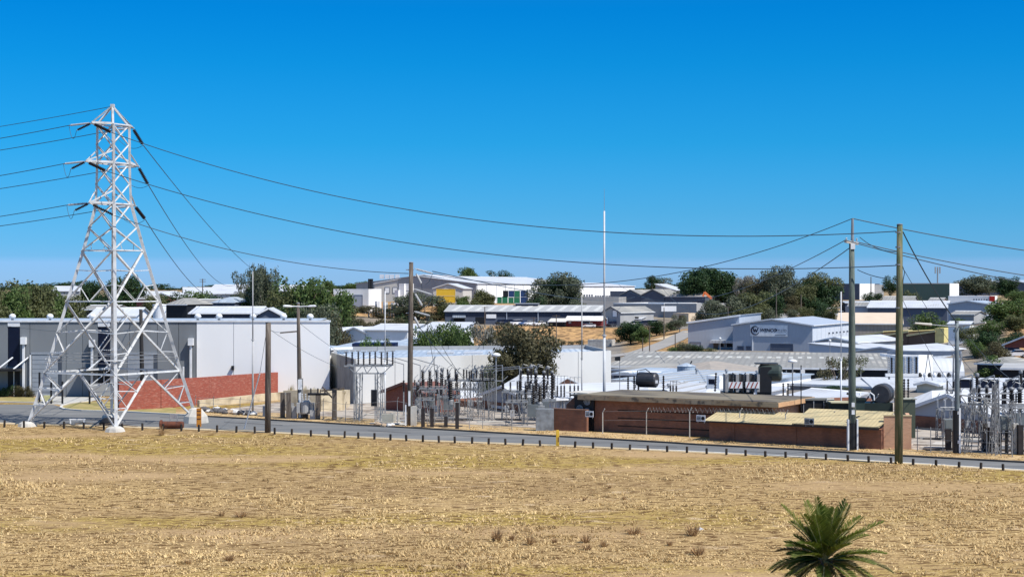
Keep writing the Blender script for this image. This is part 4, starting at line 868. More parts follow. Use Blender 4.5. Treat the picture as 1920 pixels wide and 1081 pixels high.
# ---- low brick-and-sheet buildings at the back of the yard
shed('workshop', 'small gabled workshop with corrugated upper wall and brick base behind the middle switchgear', 'building', 905, 174, 988, 166, 757, 16, 1.1, 'y', BWALL, WHT, h=1.4, zb=0, feats=[('brick_base', 'F', 0, 8, 0, .85, BRNB, .08), ('skirting', 'F', 2.0, 5.2, .2, .5, TRIM, .12)])
shed('workshop', 'white roofed lean-to workshop left of the middle switchgear', 'building', 868, 184, 932, 184, 746, 8, 1.5, 'x', WWALL, WHT, zb=0)
shed('workshop', 'pale roofed long shed behind the middle switchgear under the feathery tree', 'building', 930, 178, 1012, 174, 733, 9, 1.5, 'x', BRNB, WHT, zb=0)
shed('brick_store', 'low brown brick store with a gently pitched top behind the insulator pole', 'building', 722, 172, 800, 167, 741, 4, 1.0, 'y', brick_mat('dark_red_brick', (.26, .07, .045), (.2, .055, .04), (.2, .12, .09)), M('brick_coping', (.2, .09, .07)), h=1.9, zb=0, gutter=False, fasc=M('brick_coping', (.2, .09, .07)))
shed('brick_store', 'dark brick store between the middle and left switchgear', 'building', 835, 178, 900, 174, 748, 5, .4, 'flat', BRNB, GRR, zb=0)
shed('workshop', 'wide gabled workshop with blue grey sheet gable and brown brick base at the right', 'building', 1708, 150, 1856, 143, 786, 22, 1.5, 'y', BWALL, WHT, h=1.7, zb=0, feats=[('brick_base', 'F', 0, 9.6, 0, 1.15, BRNB, .08)])
shed('workshop', 'white hip roofed workshop directly right of the tall green pole', 'building', 1690, 180, 1748, 176, 757, 10, 1.6, 'hip', WWALL, WHT, zb=0)
shed('brick_store', 'brown brick lean-to at the right end behind the substation building', 'building', 1512, 155, 1536, 153, 746, 6, .2, 'flat', BRNB, SL, zb=0)
shed('office_building', 'long white roofed office with dark windows behind the right switchyard', 'building', 1640, 206, 1990, 203, 727, 16, .42, 'skill', NAVYL, WHT, zb=-1, feats=[('window', 'F', 10+i*3.2, 12.3+i*3.2, 1.0, 2.4, GLASS) for i in range(5)])
shed('office_building', 'small cream gabled dormer building on the white roof right of the green pole', 'building', 1719, 200, 1756, 199, 722, 5, .3, 'y', M('cream_wall', (.5, .49, .42)), WHT, zb=-1, h=2.0)
# roofs behind the substation building
shed('factory', 'long blue white roofed factory just behind the brick substation building', 'factory', 1148, 214, 1372, 203, 712, 22, .4, 'skill', WWALL, WHTB, zb=-3)
shed('factory', 'white roofed low factory with a small dormer directly behind the brick building', 'factory', 1100, 192, 1345, 180, 741, 15, .95, 'skill', WWALL, WHT, zb=-2.5)
shed('factory', 'small white hip roofed block at the left end behind the brick building', 'factory', 1152, 176, 1216, 172, 742, 7, 1.0, 'hip', LGW, WHT, zb=-2)
shed('factory', 'low white hip roofed block right of the domed conservator', 'factory', 1252, 174, 1320, 169, 746, 7, 1.1, 'hip', LGW, WHT, zb=-2)
shed('dormer', 'small white dormer box with a dark window on the white roof', 'dormer', 1325, 188, 1349, 187, 713, 2, .3, 'flat', WWALL, WHT, h=1.5, zb=HC-(727-540)*188/F, feats=[('window', 'F', .3, 1.15, .5, 1.1, GLASS)])
shed('factory', 'white roofed factory between the street lamp and the sparse tree', 'factory', 1475, 216, 1640, 208, 719, 14, .3, 'skill', NAVYL, WHT, zb=-3.5)
shed('factory', 'low white gable roofed building in front of the street lamp', 'factory', 1462, 186, 1560, 178, 746, 10, .9, 'x', WWALL, WHT, zb=-2)
shed('shed', 'blue white roofed strip with bright skylight patches at the foot of the grey roof', 'shed', 1150, 240, 1290, 234, 700, 12, .3, 'skill', NAVYL, WHTB, zb=-4)
_st = [o for o in C.objects if o.get('label', '').startswith('blue white roofed strip')][0]
for i in range(3): part('skylight', MB().box(.6+i*3.6, 2.4+i*3.6, .3, 4.2, HC-(700-540)*240/F+4.2, HC-(700-540)*240/F+4.32), M('bright_skylight', (.8, .8, .78)), _st)
for lb_, n_, z_ in (('white roofed low factory', 6, 0), ('long blue white roofed factory', 7, 0)):
    f_ = [o for o in C.objects if o.get('label', '').startswith(lb_)][0]; rf = [c for c in f_.children if c.name.startswith('roof')][0]; w_ = max(v.co.x for v in rf.data.vertices); dd_ = max(v.co.y for v in rf.data.vertices); zt_ = max(v.co.z for v in rf.data.vertices); z0_ = zt_-(.95 if n_ == 6 else .4)
    for i in range(n_):
        x_ = 1.5+i*(w_-2)/n_; part('roof_flashing', MB().prism([(.2, z0_+.01), (dd_-.4, zt_-.01), (dd_-.4, zt_+.10), (.2, z0_+.12)], 'x', x_, x_+.16), LGW, f_)
        if i % 2: part('roof_vent', MB().lathe((x_+1.2, dd_*.6, z0_+.3), [(.14, 0), (.14, .5), (.26, .55), (.2, .8)], 10), GALV, f_)
shed('house', 'brownish hip roofed building beside the round water tank', 'building', 1216, 250, 1336, 240, 694, 15, 1.5, 'hip', LGW, BRR, zb=-4)
tk = empty('water_tank', P(1287, 695, 232), 'round blue grey water tank with conical lid behind the transformers', 'water tank')
part('tank_wall', MB().lathe((0, 0, -2), [(1.35, 0), (1.35, 2.75)], 24), M('tank_steel', (.38, .44, .50), (.3, .36, .42), .8, .5), tk, smooth=False); part('lid', MB().lathe((0, 0, .76), [(1.42, 0), (.1, .45)], 24), WHTB, tk)
part('vent_pipe', MB().tube([(.5, 0, .9), (.8, 0, 1.5)], .1, 6), BLK, tk)
# long grey roofed shed with skylights
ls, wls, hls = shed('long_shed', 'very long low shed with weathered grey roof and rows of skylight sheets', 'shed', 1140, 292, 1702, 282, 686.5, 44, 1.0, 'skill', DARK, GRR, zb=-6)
for i in range(9):
    for k in range(3):
        x = 2.5+i*5.9+k*1.75
        if x < wls-2:
            s = 1.0/44; y0 = 24; part('skylight', MB().prism([(y0, hls+y0*s+.145), (y0+5.5, hls+(y0+5.5)*s+.145), (y0+5.5, hls+(y0+5.5)*s+.21), (y0, hls+y0*s+.21)], 'x', x, x+.85), M('skylight_sheet', (.55, .54, .49), (.38, .375, .34), .6, .6), ls)
for i in range(8): part('post', MB().box(6+i*6.5, 6.18+i*6.5, -.4, -.2, 0, hls-.3), GALV, ls)
part('red_band', MB().box(14, 26, -.14, -.02, 2.2, 3.3), M('maroon_wall', (.09, .02, .02)), ls)
shed('factory', 'grey gabled hall in front of the long skylight shed at the left', 'factory', 1148, 262, 1225, 256, 692, 18, .6, 'skill', LGW, GRR, zb=-4)
# ---- blue warehouse with the big sign
YB_ = 395; XB_ = (1523-960)*YB_/F
wn, ww, wh = shed('warehouse', 'blue grey gabled warehouse carrying the large white company sign', 'warehouse', 1378, 405, 1523, 395, 608, 40, 1.5, 'y', BWALL, M('blue_roof', (.40, .45, .52), (.36, .4, .47), .3, .5, stripes=('Y', .9, .85)), feats=[('roller_door', 'F', 9.9, 15.4, .1, 2.0, NAVYL), ('window', 'F', 1.3, 2.8, .4, 1.3, NAVYL), ('window', 'F', 3.6, 4.6, .4, 1.3, NAVYL), ('downpipe', 'F', 5.05, 5.25, .1, 5.6, TRIM, .2)])
wn.rotation_euler = (0, 0, -R(25)); wn.location = (XB_-ww*math.cos(R(25)), YB_+ww*math.sin(R(25)), wn.location.z)
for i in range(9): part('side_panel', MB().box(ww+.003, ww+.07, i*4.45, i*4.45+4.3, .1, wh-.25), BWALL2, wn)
for i in range(6): part('side_fitting', MB().box(ww+.08, ww+.5, 16+i*4, 16.25+i*4, 4.2, 4.6), NAVYL, wn)
shed('warehouse', 'blue grey left wing of the signed warehouse with half gable', 'warehouse', 1290, 412, 1386, 408, 604, 36, 1.9, 'skilly', BWALL, _m['blue_roof'], feats=[('roller_door', 'F', .6, 3.2, .1, 1.9, BWALL), ('verandah', 'F', 6.2, 12.6, 1.9, 2.6, WHT, 2.6), ('window', 'F', 8.2, 9.3, .8, 1.8, GLASS), ('window', 'F', 10.0, 12.2, .8, 1.8, GLASS), ('timber_wall', 'F', 6.6, 7.8, .1, 1.9, M('brown_timber', (.2, .15, .11)))])
# sign board with lettering and logo
def text(s, size, name, mat, parent, loc, extr=.02, shear=0, sx=1, off=0):
    cu = bpy.data.curves.new(name, 'FONT'); cu.body = s; cu.size = size; cu.extrude = extr; cu.shear = shear; cu.offset = off
    o = bpy.data.objects.new(name, cu); C.objects.link(o); dg = bpy.context.evaluated_depsgraph_get()
    me = bpy.data.meshes.new_from_object(o.evaluated_get(dg)); C.objects.unlink(o); bpy.data.objects.remove(o)
    me.transform(Matrix.Diagonal((sx, 1, 1, 1))); me.transform(Matrix.Rotation(R(90), 4, 'X')); me.materials.clear(); me.materials.append(mat)
    p = bpy.data.objects.new(name, me); C.objects.link(p); p.parent = parent; p.location = loc; return p
sx0, sz0, sw, sh = 4.55, wh-2.75, 9.6, 2.85
sg = part('sign_board', MB().box(sx0, sx0+sw, -.16, -.05, sz0, sz0+sh), TRIM, wn)
ink = M('sign_ink', (.01, .012, .04), None, 1)
b = MB(); cx_, cz_, rr = sx0+1.35, sz0+1.42, 1.02; pr = []
for i in range(26):
    t = R(60+i*270/25); wdt = .09+.1*math.sin(i/25*math.pi)
    pr.append((Vector((cx_+rr*math.cos(t), -.19, cz_+rr*math.sin(t))), wdt))
for (p, w1), (q_, w2) in zip(pr, pr[1:]): b.beam(p, q_, .04, (w1+w2), up=(0, 1, 0)) if False else b.tube([p, q_], [w1, w2], 6)
part('logo_ring', b, ink, sg)
b = MB()
for p, q_ in [((-.55, .6), (-.3, -.45)), ((-.3, -.45), (.0, .35)), ((0, .35), (.25, -.45)), ((.25, -.45), (.75, .75))]: b.beam((cx_+p[0], -.19, cz_+p[1]), (cx_+q_[0], -.19, cz_+q_[1]), .04, .24)
part('logo_letter', b, ink, sg)
text('WENCO', 1.12, 'lettering', ink, sg, (sx0+2.45, -.17, sz0+1.12), .02, .25, 1.0, .035); text('PTY LTD', .92, 'lettering', M('sign_grey_ink', (.05, .055, .09)), sg, (sx0+6.25, -.17, sz0+1.12), .02, .1, .86)
part('underline', MB().box(sx0+6.4, sx0+sw-.5, -.19, -.162, sz0+.3, sz0+.42), ink, sg)
shed('open_shed', 'open fronted shed with dark interior against the right of the signed warehouse', 'shed', 1528, 372, 1605, 366, 640, 26, 1.1, 'y', LGW, WHT, feats=[('opening', 'F', 1, 8.5, .1, 3.2, DARK)])
# ---- right middle
shed('warehouse', 'blue grey gabled warehouse with white roof between the two tall poles', 'warehouse', 1600, 352, 1705, 344, 658, 0.1+30, 1.0, 'y', BWALL, WHT, feats=[])
shed('warehouse', 'pale blue sided warehouse with white roof right of the tall green pole', 'warehouse', 1706, 344, 1784, 356, 662, 26, 1.5, 'skill', M('pale_blue_wall', (.5, .56, .65), (.44, .5, .6), .4, .6, stripes=('X', 2.2, .88)), WHT)
for i, (x0, x1) in enumerate([(1613, 1655), (1656, 1702), (1703, 1752)]):
    shed('factory_unit', ['left', 'middle', 'right'][i]+' one of three brown fronted units with pale yellow edges', 'factory unit', x0, 432-i*4, x1, 428-i*4, 629-i*.5, 18, 1.2, 'skilly', M('dark_brown_wall', (.10, .075, .06), None, .5), M('yellow_roof_edge', (.62, .55, .30)), fasc=M('yellow_roof_edge', (.62, .55, .30)))  # unit fronts in one even dark brown
shed('factory_unit', 'pale yellow end block of the row of brown units', 'factory unit', 1753, 420, 1770, 418, 614, 10, .2, 'flat', M('yellow_wall', (.70, .60, .26)), CRR)
shed('warehouse', 'broad cream roofed warehouse above the yellow edged units', 'warehouse', 1570, 452, 1692, 448, 606, 26, 2.6, 'skill', BRR, CRR)
shed('warehouse', 'long navy shed with white roof across the right hillside', 'warehouse', 1627, 540, 1776, 532, 576, 26, 2.1, 'x', NAVYL, WHT, feats=[('sign_panel', 'F', 16, 21, 3.4, 3.9, LGW), ('roller_door', 'F', 3, 5, .1, 3.0, TRIM)])
shed('warehouse', 'pale blue shed to the left of the long navy shed', 'warehouse', 1590, 545, 1630, 543, 573, 20, 1.2, 'x', BWALL, GRR)
shed('factory', 'white factory with red end and faded lettering on the right hillside', 'factory', 1778, 590, 1858, 584, 554, 20, .4, 'flat', WWALL, WHT, zb=3, feats=[('red_panel', 'F', 14.6, 16.6, 3.2, 7.2, M('red_panel', (.5, .03, .02)), .2)]+[('faded_letter', 'F', 9+i*.9, 9.4+i*.9, 4.6+(i % 2)*.3, 6.2, NAVYL) for i in range(6)])
shed('shed', 'blue grey shed below the white factory with red end', 'shed', 1778, 500, 1850, 494, 569, 20, .9, 'y', BWALL, WHTB, zb=1)
shed('house', 'grey verandah house under the blue grey shed at the right', 'house', 1782, 458, 1826, 454, 589, 10, .9, 'x', LGW, GRR, feats=[('window', 'F', 1, 2.3, 1, 2, GLASS), ('window', 'F', 3.6, 5, 1, 2, GLASS)])
shed('house', 'small white building in the sandy cutting behind the grey pole', 'house', 1778, 400, 1818, 398, 607, 10, .5, 'x', WWALL, WHT)
shed('factory', 'dark green clad factory on the right skyline', 'factory', 1692, 760, 1780, 752, 530, 40, .5, 'flat', M('green_cladding', (.05, .09, .085), (.045, .08, .075), .1, .6), LGW, cap=LGW)
shed('factory', 'white end block beside the green clad factory', 'factory', 1780.6, 752, 1798, 756, 531, 30, .4, 'flat', WWALL, WHT)
shed('factory', 'pale grey roofed factory behind the right skyline trees', 'factory', 1795, 930, 2010, 905, 529, 40, 1.2, 'x', NAVYL, WHTB)
shed('factory', 'navy factory block left of the tall green pole on the skyline', 'factory', 1562, 850, 1611, 842, 531, 30, .3, 'flat', NAVYL, LGW)
shed('factory', 'white block on the skyline between the two tall poles', 'factory', 1612, 842, 1640, 850, 531, 30, .3, 'flat', WWALL, WHT); shed('factory', 'light grey block on the skyline left of the dark tree', 'factory', 1640.6, 850, 1657, 852, 533, 30, .3, 'flat', LGW, WHT)
shed('shed', 'low pitched pale roofed shed under the green factory', 'shed', 1655, 640, 1712, 636, 563, 18, 1.6, 'x', LGW, GRR); shed('house', 'small brownish house below the green factory', 'house', 1742, 640, 1768, 638, 562, 12, .8, 'x', M('pinkish_wall', (.42, .3, .26)), GRR)
shed('shed', 'row of white car ports left of the tall green pole on the hillside', 'shed', 1585, 640, 1650, 640, 567, 10, .5, 'skill', NAVYL, WHTB)
shed('house', 'maroon house with grey roof at the right edge', 'house', 1884, 300, 1960, 292, 646, 14, 1.6, 'y', M('maroon_brick', (.22, .07, .055)), BRR, zb=2)
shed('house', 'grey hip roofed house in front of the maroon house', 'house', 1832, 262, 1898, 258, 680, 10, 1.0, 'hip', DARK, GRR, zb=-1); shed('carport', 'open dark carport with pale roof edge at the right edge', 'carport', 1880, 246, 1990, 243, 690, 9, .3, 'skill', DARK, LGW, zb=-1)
# vaulted white shed
vt = empty('vaulted_shed', ((1716-960)*238/F, 238, -4), 'white barrel vaulted shed with a dark open end behind the grey pole', 'shed', rz=-.1)
prof = [(9*(1-math.cos(t*math.pi/12))/2, 4.1+2.4*math.sin(t*math.pi/12)) for t in range(13)]
part('vault', MB().prism([(9, 0), (0, 0)]+prof, 'x', 0, 7.2), WHT, vt); part('dark_end', MB().prism([(8.6, .1), (.4, .1)]+[(.4+8.2*(1-math.cos(t*math.pi/12))/2, 4+2.2*math.sin(t*math.pi/12)) for t in range(13)], 'x', 7.21, 7.3), DARK, vt)
shed('shed', 'flat white walled shed left of the vaulted shed', 'shed', 1669, 232, 1722, 230, 664, 8, .2, 'flat', WWALL, WHT, zb=-4)
# ---- hilltop factory (left of centre)
hf, hw, hh = shed('factory', 'huge white and grey factory stretching along the hilltop', 'factory', 893, 700, 1092, 800, 531, 62, 3.4, 'x', LGW, WHT, zb=4.5, feats=[('side_wall', 'F', .5, 80, 4.5, 10.4, WWALL), ('side_wall', 'F', .5, 80, 0, 4.3, WWALL)])
for i in range(9): part('wall_joint', MB().box(i*9+.6, i*9+.85, -.14, -.07, 0, 10.2), NAVYL, hf)
for x, z in [(10, 5.0), (46, 4)]: part('doorway', MB().box(x, x+4, -.12, -.08, 0, z), LGW, hf)
shed('factory', 'lower right part of the hilltop factory with a row of small windows', 'factory', 1088, 760, 1190, 800, 535.5, 40, 1.5, 'x', WWALL, WHT, zb=4, feats=[('window', 'F', 3+i*2.2, 4+i*2.2, 3.2, 6, NAVYL) for i in range(4)]+[('window', 'F', 13+i*2.0, 14+i*2.0, 3, 5.5, NAVYL) for i in range(7)])
shed('factory', 'grey gable fronted hall at the left end of the hilltop factory', 'factory', 702, 720, 888, 712, 531, 50, 4.0, 'y', M('warm_grey_wall', (.58, .555, .51), (.52, .50, .46), .1, .85), WHT, zb=4.5, feats=[('window', 'F', 5+i*3.6, 7+i*3.6, 6.5, 9, WWALL) for i in range(4)]+[('roof_box', 'F', 20, 24, 3, 9, WWALL)])
for i, x in enumerate([716, 726, 735, 745]):
    o = solo('roof_unit', MB().cbox((0, 0, 0), 1.9, 2, 2.0), WHT, ['leftmost', 'second', 'third', 'rightmost'][i]+' of four white roof units on the grey gabled hall', 'roof unit', loc=P(x, 522, 730), group='white roof units on the hilltop hall', world=False)
shed('factory', 'small grey gabled hall with white right side behind the yellow containers', 'factory', 812, 668, 868, 666, 540, 20, 2.0, 'y', _m['warm_grey_wall'], WHT, zb=5, feats=[])
for i, (x0, x1, y) in enumerate([(748, 758, 531), (760, 769, 531), (740, 747, 543)]):
    shed('tower_block', ['left', 'right', 'lower'][i]+' white tower of the cluster behind the insulator pole', 'tower', x0, 665, x1, 664, y, 3, .2, 'flat', WWALL, WHT, zb=4.5, feats=[('window', 'F', .5, 1.3, 4, 5, DARK), ('window', 'F', .6, 1.4, 1.2, 2.2, DARK)])
shed('office_building', 'flat roofed office with tall dark glass panels on the orange hillside', 'building', 625, 620, 691, 616, 541, 14, .3, 'flat', WWALL, WHT, zb=3.5, feats=[('glass_front', 'F', 2.2, 4.8, .6, 6.6, GLASS), ('glass_front', 'F', 5.2, 8.0, .4, 6.9, GLASS), ('glass_front', 'F', 8.4, 12, .2, 6.9, BWALL)])
for i, x in enumerate([692.5, 697]): solo('flue', MB().tube([G(x, 630), P(x, 522, 630)], .55, 8), BLK, ['left', 'right'][i]+' of two dark vertical flues beside the glass office', 'flue', loc=G(x, 630), group='dark flues', world=True)
hp = empty('hill_fence', tuple(G(700, 612)), 'grey screen of posts and panels along the hill edge right of the glass office', 'fence')
for i in range(11):
    g = G(700+i*5, 612-i*.5); part('fence_panel', MB().box(g.x-.45, g.x+.4, g.y, g.y+.1, g.z-.5, g.z+(5.5 if i % 3 else 3)), [LGW, BWALL, WWALL][i % 3], hp, world=True)
# yellow container stack
YC = M('yellow_container', (.72, .46, .04), (.66, .4, .03), .7, .6, stripes=('X', .5, .85)); GC = M('green_container', (.03, .20, .10), (.025, .16, .08), .7, .6, stripes=('X', .5, .8)); BC = M('blue_container', (.025, .06, .17), (.02, .05, .14), .7, .6, stripes=('X', .5, .8))
def container(px, pyt, pyb, pxr, Y, mat, label, d=2.6, group=None):
    a = P(px, pyb, Y); b_ = P(pxr, pyt, Y); w = b_.x-a.x; h = b_.z-a.z
    r_ = empty('shipping_container', a, label, 'container', group); part('body', MB().box(.05, w-.05, .05, d, .06, h-.06), mat, r_)
    bb = MB()
    for x in (0, w-.18): bb.box(x, x+.18, -.02, .16, 0, h)
    part('corner_post', bb, mat, r_); part('rail', MB().box(.181, w-.181, -.01, .12, h-.2, h-.005), mat, r_); part('rail', MB().box(.181, w-.181, -.01, .12, .005, .2), mat, r_)
container(818, 541, 553.5, 853, 640, YC, 'upper yellow container of the stack on the hill', 6); container(818, 554, 567, 853, 640, YC, 'lower yellow container of the stack on the hill', 6)
for a, t, b_, r_, m_, l in [(932, 556, 568, 941, GC, 'green container lowest at the left of the colourful stack'), (941.5, 555, 568, 952, GC, 'second green container from the left in the colourful stack'), (953, 557, 568, 963, GC, 'light green container bottom middle of the colourful stack'),
                            (963.5, 557, 568, 975, GC, 'green container bottom right of the green group'), (943, 544, 556, 953, BLK, 'black container on the top left of the colourful stack'), (953.5, 544, 556, 964, BC, 'blue container on top beside the black one'),
                            (964.5, 544, 556.5, 975, GC, 'bright green container on top of the stack'), (976, 544, 556, 990, BC, 'upper blue container at the right end'), (976, 556.5, 568, 990, BC, 'lower blue container at the right end')]:
    container(a, t, b_, r_, 650, m_, l)
container(812, 555, 568, 818, 652, GC, 'small green container left of the yellow stack')
# ---- long dark shed on the embankment
ds, dw, dh = shed('long_shed', 'long navy shed with pale ribbed roof above the golden embankment', 'shed', 834, 566, 1128, 560, 583, 24, 1.9, 'x', NAVY, M('pale_ribbed_roof', (.37, .37, .36), (.33, .33, .325), .15, .6, stripes=('X', 1.4, .96)), zb=.1,
                  feats=[('lower_wall', 'F', .2, 55, 0, 2.7, NAVYL), ('doorway', 'F', 11, 14.5, .1, 2.8, DARK, .15), ('awning', 'F', 3, 7.4, 2.6, 3.4, WHTB, 1.8), ('doorway', 'F', 3.2, 7.2, .1, 2.5, DARK, .15), ('sign_board', 'F', 14.8, 18.3, 2.4, 3.8, WWALL, .3), ('downpipe', 'F', 21.9, 22.2, .1, 5, BWALL, .3), ('downpipe', 'F', 33, 33.3, .1, 5, BWALL, .3)])
for i in range(13):
    s = 1.9/12; x = 2+i*4.2; part('skylight', MB().add([(x, .3, dh+.3*s+.15), (x+1.5, .3, dh+.3*s+.15), (x+3.2, 10.5, dh+10.5*s+.15), (x+1.7, 10.5, dh+10.5*s+.15), (x, .3, dh+.3*s+.21), (x+1.5, .3, dh+.3*s+.21), (x+3.2, 10.5, dh+10.5*s+.21), (x+1.7, 10.5, dh+10.5*s+.21)], [(3, 2, 1, 0), (4, 5, 6, 7), (0, 1, 5, 4), (1, 2, 6, 5), (2, 3, 7, 6), (3, 0, 4, 7)]), M('pale_skylight', (.52, .52, .50)), ds)
part('ridge_vent', MB().box(24, 32, 10.6, 13.4, dh+1.6, dh+2.6), NAVY, ds); part('ridge_vent', MB().box(23.6, 32.4, 10.2, 13.8, dh+2.603, dh+2.8), WHT, ds)
shed('gabled_hall', 'grey gabled hall with white panels at the right end of the long navy shed', 'hall', 1129, 556, 1163, 552, 585, 24, 1.9, 'y', LGW, GRR, zb=0, feats=[('window', 'F', 4.2, 6.0, 3.2, 5.4, WWALL), ('window', 'F', .8, 2.4, .2, 3, WWALL)], fasc=NAVYL)
shed('lean_to', 'low white roofed lean-to right of the gabled hall', 'building', 1164, 562, 1202, 560, 597, 12, .9, 'skill', LGW, WHT, zb=.5, feats=[('opening', 'F', 3.6, 6.4, .1, 2.6, DARK)])
shed('house', 'red brick house with pale roof and verandah on the embankment', 'house', 1060, 546, 1128, 543, 600, 9, 1.3, 'x', M('dark_red_brickwork', (.2, .035, .03), (.15, .03, .03), .8), M('pale_verandah_roof', (.66, .63, .55)), zb=.2, feats=[('window', 'F', 1.2, 2.0, .9, 1.9, CONC), ('window', 'F', 6, 8.5, 1, 2, GLASS)])
shed('carport', 'small open verandah joined to the left of the red brick house', 'carport', 1029, 545, 1059.5, 544, 602, 7, .8, 'skill', DARK, _m['pale_verandah_roof'], zb=.2)
# grey building group centre right
shed('factory', 'wide plain grey factory wall in the middle distance', 'factory', 1150, 640, 1245, 628, 567, 30, .4, 'flat', LGW, WHT, zb=0, cap=WWALL)
shed('factory', 'grey factory wall with white top band right of the wide plain one', 'factory', 1246, 626, 1306, 618, 568, 30, .4, 'flat', LGW, WHT, zb=0)
shed('factory', 'darker flat grey building left of the twin gabled sheds', 'factory', 1076, 680, 1160, 676, 556, 24, .4, 'flat', LGW, GRR, zb=0); 
solo('wall_sign', MB().box(P(1240, 0, 612).x, P(1268, 0, 612).x, 611.6, 612, HC-(583-540)*612/F, HC-(573-540)*612/F), WWALL, 'white rectangular sign board on the plain grey factory', 'sign')
shed('factory', 'cream painted house front with brown gable before the grey factory', 'house', 1262, 560, 1291, 556, 586, 10, .3, 'flat', M('cream_paint', (.68, .55, .4)), CRR, feats=[('brown_gable', 'F', 2.6, 4.6, 1.0, 3.2, M('brown_panel', (.25, .1, .06)), .3)])
shed('twin_gabled_shed', 'left gable of the dark twin gabled shed', 'shed', 1163, 700, 1201, 696, 552, 26, 2.2, 'y', NAVYL, GRR, fasc=GRR); shed('twin_gabled_shed', 'right gable of the dark twin gabled shed', 'shed', 1201.5, 696, 1246, 692, 553, 26, 2.6, 'y', NAVYL, GRR, fasc=GRR)
shed('hall', 'broad brown hip roofed hall below the big fig', 'hall', 1247, 692, 1322, 680, 555, 26, 3.4, 'hip', NAVYL, BRR); shed('hall', 'grey hall with steep white sloping roof edge on the skyline', 'hall', 1229, 780, 1268, 776, 532, 20, -3, 'skilly', LGW, WHT)
shed('site_office', 'small dark stacked site office left of the twin gables', 'building', 1144, 720, 1170, 718, 545, 6, .2, 'flat', NAVYL, WHT)
# left skyline and valley
shed('shed', 'white roofed navy shed with grey right gable above the white warehouse roof', 'shed', 357, 282, 484, 282, 587, 14, 1.0, 'x', NAVY, WHT, zb=0, feats=[('post', 'F', i*3.2+1, i*3.2+1.2, 3, 8, NAVYL, .3) for i in range(4)])
shed('shed', 'grey gabled right end of the white roofed navy shed', 'shed', 484.5, 282, 523, 282.3, 588, 12, .95, 'y', NAVYL, WHT, zb=0)
tw = empty('water_tank', G(299, 232), 'tall white cylindrical tank standing behind the warehouse beside the pylon', 'tank'); zz = HC-(572-540)*232/F
part('tank_wall', MB().lathe((0, 0, 0), [(.95, 0), (.95, zz)], 24), TRIM, tw); part('lid', MB().lathe((0, 0, zz+.01), [(1.0, 0), (.97, .15), (.1, .25)], 24), TRIM, tw)
shed('shed', 'white low shed seen through the foot of the pylon above the warehouse', 'shed', 168, 280, 254, 280, 592, 12, 1.3, 'x', WWALL, WHT, zb=0)
shed('factory', 'grey factory with slanted white roof behind the white tank', 'factory', 303, 620, 345, 616, 549, 30, -3, 'skilly', GWALL, WHT, feats=[('window', 'F', 5, 7, .5, 4, NAVY)], zb=1)
shed('factory', 'smaller grey factory with white roof left of the slanted one', 'factory', 254, 640, 300, 636, 546, 30, -2.6, 'skilly', GWALL, WHT, zb=1)
shed('factory', 'large white roofed factory on the left skyline above the dark trees', 'factory', 345, 700, 425, 704, 553, 40, 3.4, 'x', LGW, WHT, zb=1); shed('factory', 'wide white roofed factory left of the tallest gum', 'factory', 384, 640, 474, 640, 550, 46, 3.6, 'x', LGW, WHT, zb=1)
shed('factory', 'white roofed factory behind the tallest gum', 'factory', 500, 720, 560, 716, 545, 36, 2.6, 'x', LGW, WHT, zb=2); shed('factory', 'white shed on the left skyline behind the olive trees', 'factory', 98, 620, 148, 622, 545, 26, 1.8, 'x', LGW, WHT, zb=2)
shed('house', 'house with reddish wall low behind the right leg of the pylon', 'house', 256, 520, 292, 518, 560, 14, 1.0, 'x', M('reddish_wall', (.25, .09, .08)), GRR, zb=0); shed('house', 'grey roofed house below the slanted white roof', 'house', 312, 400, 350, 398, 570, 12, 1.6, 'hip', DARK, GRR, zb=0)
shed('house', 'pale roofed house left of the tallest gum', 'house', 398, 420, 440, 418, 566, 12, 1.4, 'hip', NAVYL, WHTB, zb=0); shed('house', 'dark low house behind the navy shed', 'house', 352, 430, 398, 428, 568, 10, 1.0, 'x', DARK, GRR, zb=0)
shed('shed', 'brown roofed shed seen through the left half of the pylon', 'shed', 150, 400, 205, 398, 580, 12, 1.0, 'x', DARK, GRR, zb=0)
# white sheds in the left valley
shed('shed', 'small arched white shed at the right corner of the white warehouse', 'shed', 618, 386, 642, 385, 622, 16, 1.0, 'y', WWALL, WHT, feats=[('lower_wall', 'F', .2, 2.8, 0, 1.2, GRR)]); shed('shed', 'white gabled shed with one small dark window in the valley', 'shed', 645, 384, 684, 382, 622, 20, 1.1, 'y', WWALL, WHT, feats=[('window', 'F', 1.0, 2.2, 1.6, 2.3, DARK)])
shed('shed', 'long white shed with dark doorway right of the gabled one', 'shed', 685, 382, 764, 378, 618, 18, 1.2, 'x', WWALL, WHT, feats=[('doorway', 'F', 3.3, 4.0, 1.4, 2.8, DARK)])
shed('shed', 'white flat roofed shed at the left end of the green trees', 'shed', 782, 352, 860, 350, 620, 14, 1.6, 'skill', WWALL, WHT); shed('shed', 'blue white flat roof in front of the arched shed', 'shed', 618.8, 318, 690, 316, 652, 20, .8, 'skill', LGW, WHTB, zb=-4.5)
shed('factory', 'white flat roofed factory with cluttered yard below the green trees', 'factory', 724, 300, 812, 298, 648, 18, 1.0, 'skill', NAVYL, WHTB, zb=-4.5)
shed('shed', 'pale block retaining store below the embankment', 'shed', 1102, 476, 1145, 474, 636, 6, .2, 'flat', M('pale_block', (.55, .52, .46), (.36, .34, .32), 1.2), GRR)
